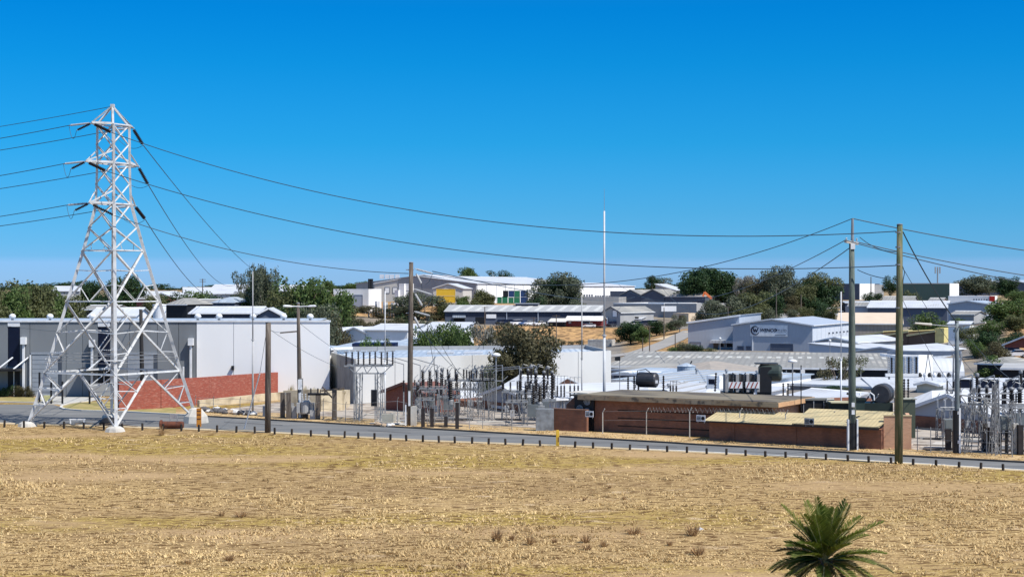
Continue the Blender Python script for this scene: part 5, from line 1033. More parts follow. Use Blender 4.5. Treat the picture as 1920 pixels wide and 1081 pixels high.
# hedge in front of the grey warehouse
for i, (x, c) in enumerate([(-40, 'dark'), (-12, 'dark'), (12, 'dark'), (36, 'brown'), (56, 'brown')]):
    T(x, 721+i*.4, 192, 30, 'bush', c, ['hedge bush cut by the left edge', 'leftmost fully visible hedge bush in front of the glazed entrance', 'dark hedge bush beside the entrance', 'brownish hedge bush before the grey panels', 'rightmost brownish hedge bush by the black post'][i], zb=-.1, name='hedge_bush', dk=.5)
# ================================================================ LATTICE PYLON
YP = 153.0; CP = Vector(((211-960)*YP/F, YP, 0)); m1 = YP/F
zl = lambda py: HC-(py-540)*m1
pyl = empty('lattice_tower', CP, 'tall pale grey lattice power pylon on four splayed legs at the left', 'pylon')
LV = [(797, 153), (697, 123), (565, 84), (470, 55.5), (383, 32), (345, 30.5), (307, 29.5), (271, 29.5), (235, 29)]
LZ = [max(zl(p), .25) if i else .3 for i, (p, _) in enumerate(LV)]; LR = [r_*m1 for _, r_ in LV]
DIR = [Vector((-1, 0, 0)), Vector((0, -1, 0)), Vector((1, 0, 0)), Vector((0, 1, 0))]
rotp = Matrix.Rotation(R(15.5), 3, 'Z'); DIR = [rotp @ d for d in DIR]
node = lambda c, l: DIR[c % 4]*LR[l]+Vector((0, 0, LZ[l]))
def pb(nm, p, q, w=.16, t=.025): return part(nm, MB().angle(p, q, w*.8, t), PYL, pyl)
for c in range(4):
    b = MB()
    for l in range(8): b.angle(node(c, l), node(c, l+1), .29 if l < 4 else .22, .05)
    part('leg', b, PYL, pyl)
    part('leg_cap', MB().tube([node(c, 8), (0, 0, zl(199))], .11, 5), PYL, pyl)
    f = node(c, 0); part('footing', MB().lathe((f.x, f.y, -.15), [(1.0, 0), (.8, .45), (.5, .62)] if c != 2 else [(1.3, 0), (1.15, .8), (.6, 1.5), (.3, 1.6)], 9), CONC, pyl)
for c in range(4):
    a, d = c, c+1
    # feet to belt
    mid = (node(a, 1)+node(d, 1))/2
    pb('brace', node(a, 0), mid, .2); pb('brace', node(d, 0), mid, .2); pb('belt', node(a, 1), node(d, 1), .22)
    for s_, o_ in ((a, d), (d, a)):
        k1 = node(s_, 0).lerp(mid, .36); k2 = node(s_, 0).lerp(mid, .66); l1 = node(s_, 0).lerp(node(s_, 1), .36); l2 = node(s_, 0).lerp(node(s_, 1), .7)
        pb('tie', l1, k1, .1); pb('tie', l2, k1, .1); pb('tie', l2, k2, .1); pb('tie', node(s_, 1), k2, .12)
    # big X to level 2
    pb('brace', node(a, 1), node(d, 2), .21); pb('brace', node(d, 1), node(a, 2), .21)
    x = node(a, 1).lerp(node(d, 2), .6); x = (node(a, 1).lerp(node(d, 2), .59)+node(d, 1).lerp(node(a, 2), .59))/2
    for s_ in (a, d):
        lm = node(s_, 1).lerp(node(s_, 2), .56); pb('tie', x, lm, .11); q1 = node(s_, 1).lerp(x, .5); pb('tie', lm, q1, .1); q2 = node(s_, 2).lerp(x, .5)
        pb('tie', node(s_, 1).lerp(node(s_, 2), .28), q1, .09); pb('tie', lm, q2, .09)
    pb('belt', node(a, 2), node(d, 2), .13)
    pb('brace', node(a, 2), node(d, 3), .18); pb('brace', node(d, 2), node(a, 3), .18); pb('belt', node(a, 3), node(d, 3), .14)
    x = (node(a, 2).lerp(node(d, 3), .6)+node(d, 2).lerp(node(a, 3), .6))/2; mm = (node(a, 2)+node(d, 2))/2
    for s_ in (a, d):
        pb('tie', x, node(s_, 2).lerp(node(s_, 3), .62), .08); pb('tie', node(s_, 2).lerp(x, .5), node(s_, 2).lerp(node(s_, 3), .33), .08); pb('tie', node(s_, 2).lerp(x, .5), mm, .07)
    for k in (0, 1):     # two X panels between levels 3 and 4
        f0, f1 = k*.5, k*.5+.5
        p0, p1 = node(a, 3).lerp(node(a, 4), f0), node(d, 3).lerp(node(d, 4), f0); q0, q1 = node(a, 3).lerp(node(a, 4), f1), node(d, 3).lerp(node(d, 4), f1)
        pb('brace', p0, q1, .13); pb('brace', p1, q0, .13)
        if k == 0: pb('tie', p0.lerp(p1, .0).lerp(q1, .3), p0.lerp(p1, .3), .06)
    for l in (4, 5, 6, 7):
        pb('brace', node(a, l), node(d, l+1), .12); pb('brace', node(d, l), node(a, l+1), .12)
    for l in (4, 6, 8): pb('belt', node(a, l), node(d, l), .16)
# anti-climb arms at z ~ 8
for c in range(4):
    p = node(c, 1).lerp(node(c, 2), .2); pb('climb_guard', p-DIR[(c+1) % 4]*.9+DIR[c]*.2, p+DIR[(c+1) % 4]*.9+DIR[c]*.2, .12)
for k in range(3):
    for c in range(4): part('guard_wire', MB().tube([node(c, 1).lerp(node(c, 2), .16+k*.05)+DIR[c]*.25, node(c+1, 1).lerp(node(c+1, 2), .16+k*.05)+DIR[(c+1) % 4]*.25], .02, 4), GALV, pyl)
AD = Vector((.707, .707, 0)); AN = Vector((.707, -.707, 0)); TIP = {}
AD = rotp @ AD
for l, ln, up in ((4, 3.05, 1.9), (6, 3.5, 1.9), (8, 2.75, 1.9)):
    for sg_, cs in ((-1, (0, 1)), (1, (2, 3))):
        tip = AD*sg_*ln+Vector((0, 0, LZ[l])); TIP[(l, sg_)] = tip; ar = part('crossarm', MB().angle(node(cs[0], l), tip, .2, .04), PYL, pyl)
        part('arm_brace', MB().angle(node(cs[1], l), tip, .2, .04), PYL, ar)
        upn = [node(c, l).lerp(node(c, l+1), .62) for c in cs] if l < 8 else [Vector((0, 0, zl(199)))]*2
        for u in upn: part('arm_brace', MB().angle(u, tip, .13, .03), PYL, ar)
        part('arm_tie', MB().angle(node(cs[0], l).lerp(tip, .5), node(cs[1], l).lerp(tip, .5), .1), PYL, ar)
peak = Vector((0, 0, zl(199))); part('peak_plate', MB().cbox((0, 0, zl(201)), .35, .35, .3), PYL, pyl)
W_ = lambda v: v+CP
# ================================================================ WIRES
def wire(label, p, q, sag, r=.035, name='power_line', n=40, cat='wire'):
    p, q = Vector(p), Vector(q); pts = []
    for i in range(n+1):
        t = i/n; v = p.lerp(q, t); v.z -= sag*4*t*(1-t); pts.append(v)
    b = MB().tube([v-p for v in pts], r, 5); return solo(name, b, WIRE, label, cat, loc=p)
def string(label, p, q, r=.17, nd_=12, mat=PORC, grp=None):
    o = empty('insulator_string', p, label, 'insulator', grp); d = Vector(q)-Vector(p)
    part('discs', MB().insul(d*.1, d*.93, r, nd_, 9), mat, o); part('fitting', MB().tube([(0, 0, 0), d*.12], .04, 5), GALV, o); part('fitting', MB().tube([d*.92, d], .05, 5), GALV, o); return Vector(q)
FAR_END = {8: P(537, 524, 640), 6: P(452, 520, 600), 4: P(424, 549, 470)}
POLE_END = {8: P(1680, 433, 119.2), 6: P(1680, 497, 119.2), 4: P(766, 512, 152)}
nmz = {8: 'top', 6: 'middle', 4: 'bottom'}
for l in (8, 6, 4):
    L, Rt = W_(TIP[(l, -1)]), W_(TIP[(l, 1)])
    yl = {8: (228, 224+24, 234), 6: (300, 320, 306), 4: (379, 393, 384)}[l]
    # left-going wires
    e1 = P(-760, {8: 330, 6: 398, 4: 462}[l], 175); e2 = P(-760, {8: 352, 6: 420, 4: 480}[l], 184)
    s1 = string(f'light insulator string pulling left from the near {nmz[l]} crossarm of the pylon', L, L+(e1-L).normalized()*2.6, .11, 14, GPORC)
    wire(f'conductor leaving left from the near end of the {nmz[l]} crossarm', s1, e1, 1.2)
    s2 = string(f'insulator string pulling left from the far {nmz[l]} crossarm behind the pylon', Rt, Rt+(e2-Rt).normalized()*2.4, .11, 12, GPORC)
    wire(f'lower conductor leaving left from the far end of the {nmz[l]} crossarm', s2, e2, 1.2)
    d = Vector((-1.35, -.3, -.72)); string(f'dark insulator string hanging down to the left of the {nmz[l]} crossarm', L, L+d, .16, 9)
    # right-going
    q1 = POLE_END[l]; t1 = string(f'dark insulator string inside the pylon body on the {nmz[l]} crossarm', L+Vector((.1, 0, -.05)), L+(q1-L).normalized()*2.4+Vector((0, 0, -.65)), .16, 11)
    wire({8: 'uppermost long conductor sagging from the pylon to the tall green pole', 6: 'middle long conductor sagging from the pylon to the tall green pole', 4: 'lowest long conductor from the pylon to the dark pole with white insulators'}[l], t1, q1, {8: 3.45, 6: 3.1, 4: 1.15}[l], .036)
    q2 = FAR_END[l]; dd = (q2-Rt).normalized(); t2 = string(f'dark insulator string on the right end of the {nmz[l]} crossarm', Rt, Rt+Vector((.75, 1.2, {8: -1.55, 6: -1.75, 4: -1.25}[l])), .19, 11)
    wire(f'conductor dropping steeply behind from the right end of the {nmz[l]} crossarm', t2, q2, {8: 5, 6: 6, 4: 4}[l], .045)
    # jumper loops
    for a, c, dz in ((s1, L+d, 1.0), (s2, t2, .9)):
        wire(f'loose jumper loop at the {"near" if a is s1 else "far"} end of the {nmz[l]} crossarm', a, c, dz, .022, 'jumper_wire', 12)
wire('earth wire leaving left from the peak of the pylon', W_(peak), P(-760, 318, 175), 1.0, .03)
# ================================================================ POLES
def pole(name, label, px, pyt, g, r0, r1, mat, lean=0):
    """round timber pole with its base at g"""
    root = empty(name, g, label, 'pole'); top = HC-(pyt-540)*g.y/F-g.z; dx = (px-960)*g.y/F-g.x
    part('shaft', MB().tube([(0, 0, -.2), (dx*.4, 0, top*.35), (dx*.75, 0, top*.7), (dx, 0, top)], [r0, r0*.93+r1*.07, r0*.4+r1*.6, r1], 14), mat, root, smooth=True)
    part('pole_cap', MB().lathe((dx, 0, top), [(r1+.02, 0), (r1+.02, .06), (.02, .1)], 12), GALV, root)
    return root, top, dx
pg, tg, _ = pole('power_pole', 'tallest green stained timber pole standing in front of the road at the right', 1687, 421, FL(1685, 868), .30, .21, GWOOD)
for z in (tg-.6, tg-1.7, tg-3.0, tg-6.2): part('band', MB().lathe((0, 0, z), [(.245, 0), (.245, .1)], 14), GALV, pg)
part('cable', MB().tube([(.24, -.08, tg-3), (.42, -.1, tg-3.5), (.3, -.1, tg-4.1), (.24, -.1, tg-6), (.27, -.1, tg-9), (.3, -.1, tg-14)], .03, 5), BLK, pg)
pw, tw_, _ = pole('power_pole', 'tall grey green pole with a thin steel top and a short crossarm right of centre', 1597, 455, FL(1598, 843), .30, .21, GYWOOD)
Y2 = pw.location.y; top2 = HC-(409-540)*Y2/F
part('top_extension', MB().tube([(0, 0, tw_-.8), (.02, 0, top2)], [.14, .10], 10), GALV, pw)
part('extension_clamp', MB().cbox((0, -.12, tw_-.5), .35, .3, .5), TRIM, pw)
ca = part('crossarm', MB().beam((-.75, -.9, tw_+.12), (.62, .9, tw_-.02), .18, .22), M('pale_crossarm', (.55, .5, .45), (.4, .37, .33), 3), pw)
for s_ in (-.65, .5): part('pin_insulator', MB().insul((s_, s_*1.3, tw_+.15), (s_, s_*1.3, tw_+.42), .09, 3), WPORC, ca)
part('steel_brace', MB().box(-.42, -.30, -.3, .1, -.1, 2.5), TRIM, pw); part('steel_brace', MB().box(.31, .43, -.3, .1, -.1, 2.5), TRIM, pw)
part('black_sleeve', MB().tube([(0, -.02, .1), (0, -.02, 2.2)], .305, 12), BLK, pw)
for z in (2.9, 3.5): part('number_plate', MB().box(-.12, .12, -.36, -.30, z, z+.35), TRIM, pw)
pi_, ti_, _ = pole('power_pole', 'dark timber pole with white insulator strings left of centre', 771, 492, FL(768, 797), .26, .20, WOOD)
part('concrete_stub', MB().box(.12, .66, -.35, .2, -.1, 1.85), CONC, pi_); part('concrete_stub', MB().box(-.42, -.3, -.2, .2, -.1, 2.0), TRIM, pi_); part('cable_guard', MB().box(-.1, .1, -.33, -.26, 1.9, 3.3), TRIM, pi_)
Yi = pi_.location.y
for (x0, y0, x1, y1, k) in [(778, 503, 811, 512, 'uppermost level white insulator string right of the dark pole'), (780, 512, 790, 531, 'uppermost slanted white insulator string right of the dark pole'), (776, 541, 811, 552, 'middle level white insulator string right of the dark pole'),
                            (777, 548, 792, 573, 'middle slanted white insulator string right of the dark pole'), (776, 583, 806, 591, 'lowest level white insulator string right of the dark pole'), (776, 592, 787, 613, 'lowest slanted white insulator string right of the dark pole')]:
    string(k, P(x0, y0, Yi), P(x1, y1, Yi+.8), .12, 11, WPORC)
for y in (505, 545, 586): part('pole_step', MB().beam((-.35, 0, HC-(y-540)*Yi/F), (.4, 0, HC-(y-540)*Yi/F), .08), GALV, pi_)
for a, b_, sg_, l in [((811, 512), (796, 531), -.1, 'upper'), ((811, 552), (796, 573), -.1, 'middle'), ((806, 591), (790, 613), -.1, 'lower')]:
    wire(f'short dark jumper between the {l} pair of white insulators', P(*a, Yi+.8), P(*b_, Yi+.8), .35, .025, 'jumper_wire', 10)
for a, b_, l in [((790, 531), (820, 716), 'upper'), ((792, 573), (868, 708), 'middle'), ((787, 613), (886, 716), 'lower')]:
    wire(f'dropper wire from the {l} slanted insulator down to the switchgear', P(*a, Yi+.8), P(*b_, Yi+12), .5, .025)
p5, t5, _ = pole('timber_pole', 'short thick dark timber pole without wires at the near side of the road', 503, 604, FL(502, 810), .27, .24, WOOD)
p6, t6, _ = pole('street_light', 'timber street light pole with two white lamp arms before the white warehouse', 559, 568, FL(563, 783), .23, .15, WOOD)
Y6 = p6.location.y; z6 = HC-(574-540)*Y6/F
for s_ in (-1, 1):
    a_ = part('lamp_arm', MB().tube([(0, -.1, z6), (s_*.6, -.2, z6+.03), (s_*1.6, -.5, z6+.05)], .055, 6), TRIM, p6); part('lamp_head', MB().lathe((s_*.75, -.25, z6+.02), [(.07, 0), (.12, .3), (.12, .8), (.04, .95)], 8, (s_, -.3, .05)), TRIM, a_)
part('side_arm', MB().beam((-.1, 0, HC-(620-540)*Y6/F), (-2.0, -.3, HC-(623-540)*Y6/F), .14), WOOD, p6)
part('metal_sleeve', MB().tube([(.02, 0, 0), (.02, 0, 4)], .265, 12), M('grey_sleeve', (.2, .2, .2)), p6); part('cable_cover', MB().box(-.12, .12, -.36, -.27, .1, 2.6), TRIM, p6)
part('meter_box', MB().box(-.16, .2, -.5, -.28, 2.9, 3.9), TRIM, p6)
p7, t7, _ = pole('street_light', 'grey steel street light with two long arms among the right switchgear', 1794, 603, FL(1795, 849), .2, .15, M('grey_steel_pole', (.16, .19, .2), (.12, .14, .15), 2, .6))
Y7 = p7.location.y; z7 = HC-(612-540)*Y7/F
for x0, y0, s_ in ((1715, 605, -1), (1848, 604, 1)):
    e_ = P(x0, y0, Y7-3); e_ = e_-p7.location; a_ = part('lamp_arm', MB().tube([(0, 0, z7), e_*.999], .04, 6), GALV, p7); st = Vector((0, 0, z7)).lerp(e_, .62); part('lamp_head', MB().tube([st, e_], [.11, .07], 8), CONC, a_)
for z in (.8, 3.1): part('label_plate', MB().box(-.1, .14, -.24, -.2, z, z+.25), TRIM, p7)
part('steel_channel', MB().box(.06, .2, -.27, -.21, -.1, 3.6), TRIM, p7); part('base_sleeve', MB().tube([(-.1, 0, 0), (-.1, 0, 3.4)], .26, 10), BLK, p7)
# guy wire with white guard
gq = FL(458, 803); top_g = P(501, 612, p5.location.y)
gy = wire('thin stay wire from the short thick pole down to its white guard', top_g, P(487, 700, (p5.location.y+gq.y)/2), .0, .02, 'stay_wire', 4)
solo('stay_guard', MB().tube([gq-gq, P(487, 700, (p5.location.y+gq.y)/2)-gq], .06, 8), TRIM, 'slanted white stay guard standing at the road edge', 'stay guard', loc=gq)
# slender masts
def mast(label, px, pyt, pyb, Y, r0, r1, mat, split=None, zb=None):
    b0 = P(px, pyb, Y); 
    if zb is not None: b0.z = zb
    t = P(px, pyt, Y); root = empty('lightning_mast', b0, label, 'mast'); L = t.z-b0.z
    s = L*(split or .5); part('lower_tube', MB().tube([(0, 0, 0), (0, 0, s)], [r0, (r0+r1)/2*1.05], 10), mat, root, smooth=True); part('upper_tube', MB().tube([(0, 0, s), (0, 0, L)], [(r0+r1)/2*.85, r1], 10), mat, root, smooth=True)
    part('flange', MB().lathe((0, 0, s-.06), [(r0*1.3, 0), (r0*1.3, .12)], 10), mat, root); return root, L
mm_, Lm = mast('tall white lightning mast in the centre of the photo', 1133, 395, 735, 152, .16, .08, M('pale_mast_paint', (.55, .56, .57), None, 1, .5), .42, zb=0)
part('spike', MB().tube([(0, 0, Lm), (0, 0, Lm+2.1)], [.025, .012], 5), GALV, mm_)
mast('thin pale mast left of the tall white one', 1091, 556, 735, 158, .09, .05, M('mast_grey', (.42, .42, .42)), .5, zb=0); mast('thin white mast rising from the tall insulator stand', 722, 545, 790, 161, .08, .04, TRIM, .45, zb=0)
mast('thin mast in front of the white warehouse with darker lower half', 474, 508, 772, 166, .11, .045, M('mast_grey', (.42, .42, .42)), .52, zb=0); mast('thin white mast left of the tall grey green pole', 1577, 546, 745, 150, .08, .04, TRIM, .5, zb=0)
# line L4 and the right hand bundle
pt = pw.location+Vector((.02, 0, top2)); armL = pw.location+Vector((-.75, -.9, tw_+.2)); armR = pw.location+Vector((.62, .9, tw_+.1)); gt = pg.location
wire('long sagging wire from the white insulators to the thin top of the grey green pole', P(811, 512, Yi+.8), pt, 2.85, .032)
wire('upper of two wires running left from the crossarm to the hillside', armL, P(1160, 533, 330), 4.2, .034); wire('lower of two wires running left from the crossarm behind the fig', armR, P(1235, 529, 420), 7, .04)
wire('wire from the thin pole top to the right edge, uppermost', pt, P(2300, 508, 125), .6, .04); wire('second wire from the crossarm to the right edge', armR, P(2300, 555, 130), .7, .04); wire('third wire from the crossarm to the right edge, lowest', armL, P(2300, 590, 124), .6, .04)
wire('short link from the upper long conductor end across to the lower right bundle', P(1612, 444, 122), P(1690, 470, 119), .4, .03, 'jumper_wire', 12); wire('short link drooping right of the grey green pole near its middle', P(1608, 505, 122), P(1660, 521, 119), .1, .03, 'jumper_wire', 12)
wire('bundle running steeply from the tall green pole down to the grey street light', P(1693, 434, 119), P(1794, 604, Y7), .35, .05)
wire('thin wire slanting from the tall green pole to the right switchgear', P(1692, 500, 119), P(1832, 705, 150), .5, .022); wire('thin wire slanting from the tall green pole to the middle of the right switchgear', P(1692, 560, 119), P(1788, 728, 150), .4, .022)
wire('thin wire from the grey street light down to the right edge switchgear', P(1798, 610, Y7), P(1905, 716, 150), .4, .025)
wire('thin service wire slanting from the short thick pole across the white warehouse wall', P(505, 616, p5.location.y), P(640, 690, 168), .3, .018); wire('thin wire slanting from the street light pole over the white wall', P(562, 605, Y6), P(690, 690, 172), .3, .018); wire('short straight tie from the short thick pole to the street light arm', P(506, 618, p5.location.y), P(524, 622, Y6), .05, .02)
wire('thin service wire crossing in front of the far roofs to the grey warehouse', P(258, 618, 185), P(-60, 596, 190), .8, .018)
wire('far conductor over the hilltop factory', P(811, 508, Yi+.8), P(1190, 556, 640), 2, .05)
# distant poles
def far_pole(px, pyt, pyb, Y, label, arms=1, mat=WOOD, r=.16, pale=False):
    b0 = P(px, pyb, Y); root = empty('utility_pole', b0, label, 'pole'); L = (pyb-pyt)*Y/F; part('shaft', MB().tube([(0, 0, -1), (0, 0, L)], [r*Y/420, r*.7*Y/420], 7), mat, root)
    for i in range(arms): part('crossarm', MB().beam((-.028*L-1.0, 0, L*.96-i*.8), (.028*L+1.0, 0, L*.96-i*.8), .12*Y/420), mat, root)
for a in [(380, 522, 556, 600, 'small double armed pole on the left skyline', 2), (452, 512, 566, 600, 'far pole in the gap of the leaning gum', 1), (517, 518, 545, 640, 'far pole right of the tallest gum', 1), (536, 523, 538, 640, 'short far pole left of the broad green tree', 1), (607, 526, 540, 800, 'tiny pole on the skyline near the rounded tree', 0),
          (909, 574, 610, 545, 'pole standing before the long navy shed by its sign', 1), (1001, 594, 632, 520, 'pole standing on the golden embankment', 1), (1043, 589, 645, 505, 'pole left of the red brick house', 1), (1245, 576, 640, 470, 'thin tall pole by the plain grey factory', 0), (1218, 610, 662, 400, 'pale street pole at the corner beside the young trees', 1),
          (1205, 632, 660, 405, 'short dark post beside the round street trees', 0), (1365, 574, 598, 470, 'pale pole rising behind the blue warehouse roof', 1), (1455.5, 540, 596, 470, 'pole behind the apex of the blue warehouse', 0), (1502, 551, 585, 600, 'pole beside the hill street', 0), (1266, 625, 660, 420, 'thin grey pole on the street bend', 0),
          (1633, 518, 548, 800, 'dark pole before the white skyline block', 0), (1579, 545, 566, 640, 'pole near the parked cars on the hill', 0), (1612, 572, 582, 560, 'short pole at the pale blue shed', 0)]: far_pole(*a[:5], arms=a[5])
cg = empty('cell_tower', P(1758, 530, 770), 'small phone mast on the roof of the green factory skyline', 'mast'); part('shaft', MB().tube([(0, 0, 0), (0, 0, 7)], .35, 6), GALV, cg)
for s_ in (-1, 0, 1): part('antenna', MB().cbox((s_*1.1, 0, 4.6), .6, .4, 3.2), GALV, cg)
# lamps in the yard
def yard_lamp(px, pyt, pyb, Y, label, round_=True):
    b0 = P(px, pyb, Y); root = empty('yard_lamp', b0, label, 'lamp'); L = (pyb-pyt)*Y/F; part('post', MB().tube([(0, 0, 0), (0, 0, L)], .07, 8), GALV, root)
    part('lamp_head', MB().lathe((0, 0, L), [(.1, 0), (.42, .08), (.5, .22), (.3, .36), (.05, .42)] if round_ else [(.12, 0), (.3, .15), (.3, .4), (.1, .55)], 12), TRIM, root, smooth=True)
yard_lamp(930, 668, 778, 168, 'round headed white lamp post behind the middle switchgear'); yard_lamp(1486, 680, 745, 165, 'flat headed white lamp post behind the brick building'); yard_lamp(1350, 636, 660, 365, 'pale street lamp before the verandah of the blue warehouse', False); yard_lamp(1556, 640, 662, 350, 'twin armed lamp in front of the dark open shed', False)
fl = empty('floodlight', P(1502, 770, 139), 'thin black post with a white camera box at the end of the brick building', 'floodlight'); part('post', MB().tube([(0, 0, 0), (0, 0, 4)], .05, 6), BLK, fl); part('housing', MB().box(-.05, .3, -.2, .2, 3.3, 3.6), TRIM, fl)
f2 = empty('floodlight', P(1162, 737, 165), 'thin post with a small floodlight left of the black conservator', 'floodlight'); part('post', MB().tube([(0, 0, 0), (0, 0, 3.6)], .04, 6), GALV, f2); part('housing', MB().box(-.5, .05, -.2, .2, 3.4, 3.8), BLK, f2)
# ================================================================ SWITCHGEAR
def lattice(b, x, y, h, w0=.5, w1=.35, n=5, t=.06):
    c = [(-1, -1), (1, -1), (1, 1), (-1, 1)]; nd2 = lambda k, f: Vector((x+c[k % 4][0]*(w0+(w1-w0)*f)/2, y+c[k % 4][1]*(w0+(w1-w0)*f)/2, h*f))
    for k in range(4):
        b.beam(nd2(k, 0), nd2(k, 1), t)
        for i in range(n): b.beam(nd2(k+(i % 2), i/n), nd2(k+1-(i % 2), (i+1)/n), t*.55)
# tall isolator stand (left), in world pixels
Yt_ = 158.0; m2 = Yt_/F; g0 = Vector(((693-960)*m2, Yt_, 0))
ts_ = empty('isolator_stand', g0, 'tall lattice stand carrying nine dark upright insulators left of the dark pole', 'switchgear')
X = lambda px: (px-693)*m2
Z = lambda py: HC-(py-540)*m2
for x in (672, 711):
    for y in (-1.2, 1.2):
        b = MB(); c0 = X(x); h = Z(698); 
        for s_ in (-1, 1): b.beam((c0+s_*.28, y-.25, 0), (c0+s_*.28, y-.25, h), .09); b.beam((c0+s_*.14, y+.25, 0), (c0+s_*.3, y+.25, h), .07)
        for i in range(6):
            s_ = 1 if i % 2 else -1; b.beam((c0-s_*.28, y-.25, h*i/6), (c0+s_*.28, y-.25, h*(i+1)/6), .045)
        part('lattice_leg', b, GALV, ts_)
part('top_beam', MB().beam((X(648), -1.2, Z(684)), (X(736), -1.2, Z(684)), .16), GALV, ts_); part('top_beam', MB().beam((X(648), 1.2, Z(684)), (X(736), 1.2, Z(684)), .16), GALV, ts_); part('lower_beam', MB().beam((X(668), -1.2, Z(698)), (X(722), -1.2, Z(698)), .12), GALV, ts_)
for a, b_ in [((668, 698), (655, 685)), ((668, 698), (680, 685)), ((690, 698), (684, 685)), ((690, 698), (700, 685)), ((712, 698), (705, 685)), ((720, 698), (733, 685))]: part('strut', MB().beam((X(a[0]), -1.2, Z(a[1])), (X(b_[0]), -1.2, Z(b_[1])), .08), GALV, ts_)
for i, x in enumerate([651.5, 660.5, 670, 684, 693.5, 702, 717, 726, 735]):
    y = -1.2+(i % 3)*1.1; zb_ = Z(684)+.08; o = part('post_insulator', MB().insul((X(x), y, zb_), (X(x), y, zb_+1.25), .13, 7), PORC, ts_); part('terminal', MB().tube([(X(x)-.25, y, zb_+1.3), (X(x)+.25, y, zb_+1.34)], .05, 5), GALV, o)
for i in range(3): part('cross_channel', MB().beam((X([660, 693, 727][i]), -1.5, Z(684)+.02), (X([660, 693, 727][i]), 1.9, Z(684)+.02), .1), GALV, ts_)
part('operating_box', MB().box(X(703)-.25, X(703)+.3, -1.6, -1.2, 1.5, 3.1), BLK, ts_)
# generic isolator
def isolator(label, px0, px1, pyb, Y, ys=(705, 722), ninsul=6, lat=True, mat=PORC, boxes=True):
    """low stand between two directions: beam with dark post insulators"""
    m_ = Y/F; xc = (px0+px1)/2; root = empty('isolator_stand', ((xc-960)*m_, Y, 0), label, 'switchgear'); w_ = (px1-px0)*m_; zb_ = HC-(pyb-540)*m_
    b = MB()
    for s_ in (-1, 1):
        l_ = MB(); lattice(l_, s_*w_*.36, 0, zb_, .55, .45); part('lattice_leg', l_, POSTG, root)
        part('strut', MB().beam((s_*w_*.36, 0, zb_-.8), (s_*w_*.5, 0, zb_-.03), .08), GALV, root)
    for y in (-.55, .55): part('beam', MB().beam((-w_/2, y, zb_), (w_/2, y, zb_), .12, .14), GALV, root)
    h = (ys[1]-ys[0])*m_
    for i in range(ninsul):
        x = -w_/2+.15+(w_-.3)*i/(ninsul-1); y = -.55 if i % 2 else .55
        o = part('post_insulator', MB().insul((x, y, zb_+.08), (x, y, zb_+.08+h), .13, 7), mat, root); part('contact_arm', MB().beam((x-.1, y, zb_+h+.12), (x+w_/ninsul*.8, y, zb_+h+(.2 if i % 3 else .6)), .05), GALV, o)
    part('drive_rod', MB().tube([(-w_*.2, -.6, .4), (-w_*.2, -.6, zb_)], .04, 6), GALV, root); part('drive_rod', MB().tube([(w_*.25, -.6, .4), (w_*.05, -.6, zb_-.2)], .035, 6), GALV, root)
    part('tie_rod', MB().tube([(-w_*.45, -.75, zb_+.22), (w_*.45, -.75, zb_+.22)], .03, 5), GALV, root)
    if boxes: part('drive_box', MB().box(-w_*.2-.22, -w_*.2+.22, -.95, -.6, .9, 1.5), LGW, root)
    return root
def breaker(label, px, Y, h=3.4, n=3, dx=.9, hb=1.7, mat=PORC, r_=.2):
    m_ = Y/F; root = empty('circuit_breaker', ((px-960)*m_, Y, 0), label, 'switchgear')
    b = MB()
    for x in (-dx*(n-1)/2-.2, dx*(n-1)/2+.2):
        for y in (-.4, .4): part('support_leg', MB().beam((x, y, 0), (x, y, hb), .12), GALV, root)
    part('frame', MB().box(-dx*(n-1)/2-.4, dx*(n-1)/2+.4, -.5, .5, hb, hb+.22), GALV, root)
    part('cabinet', MB().box(-.55, .45, -.95, -.52, .7, 1.9), M('cabinet_grey', (.15, .17, .18), None, 1, .5), root)
    for i in range(n):
        x = (i-(n-1)/2)*dx; o = part('porcelain_column', MB().insul((x, 0, hb+.24), (x, 0, h), r_, 9, 10), mat, root); part('column_head', MB().lathe((x, 0, h), [(r_*.6, 0), (r_*.8, .1), (r_*.7, .25), (.05, .32)], 10), POSTG, o, smooth=True)
        part('connection', MB().tube([(x, 0, h+.3), (x+.3, -.2, h+.75), (x+.75, -.2, h+.6)], .035, 5), GALV, o)
    return root
def ct(label, px, Y, h, r_=.22, base=1.9, grp=None, mat=PORC):
    root = empty('instrument_transformer', ((px-960)*Y/F, Y, 0), label, 'switchgear', grp); l_ = MB(); lattice(l_, 0, 0, base, .5, .45, 4); part('lattice_stand', l_, POSTG, root)
    part('tank', MB().lathe((0, 0, base+.01), [(.28, 0), (.3, .4), (.2, .5)], 12), GALV, root); part('porcelain_column', MB().insul((0, 0, base+.5), (0, 0, h), r_, 8, 10), mat, root); part('head', MB().lathe((0, 0, h), [(.16, 0), (.2, .08), (.2, .3), (.08, .4)], 12), POSTG, root, smooth=True); return root
def hoop(label, x0, y0, xm, ym, x1, y1, Y, dep=6, r_=.05):
    """pipe bus: up from an insulator, then slanting back"""
    a = P(x0, y0, Y); b_ = P(xm, ym, Y); c = P(x1, y1, Y+dep); root = empty('pipe_bus', a, label, 'pipe conductor'); part('riser', MB().tube([a, b_], r_, 7), GALV, root, world=True); part('span', MB().tube([b_, c], r_, 7), GALV, root, world=True)
    part('post_insulator', MB().insul(a-Vector((0, 0, 1.15)), a, .14, 7), PORC, root, world=True); g = P(x0, y0, Y); part('stand', MB().beam(a-Vector((0, 0, a.z)), a-Vector((0, 0, 1.16)), .12), GALV, root, world=True)
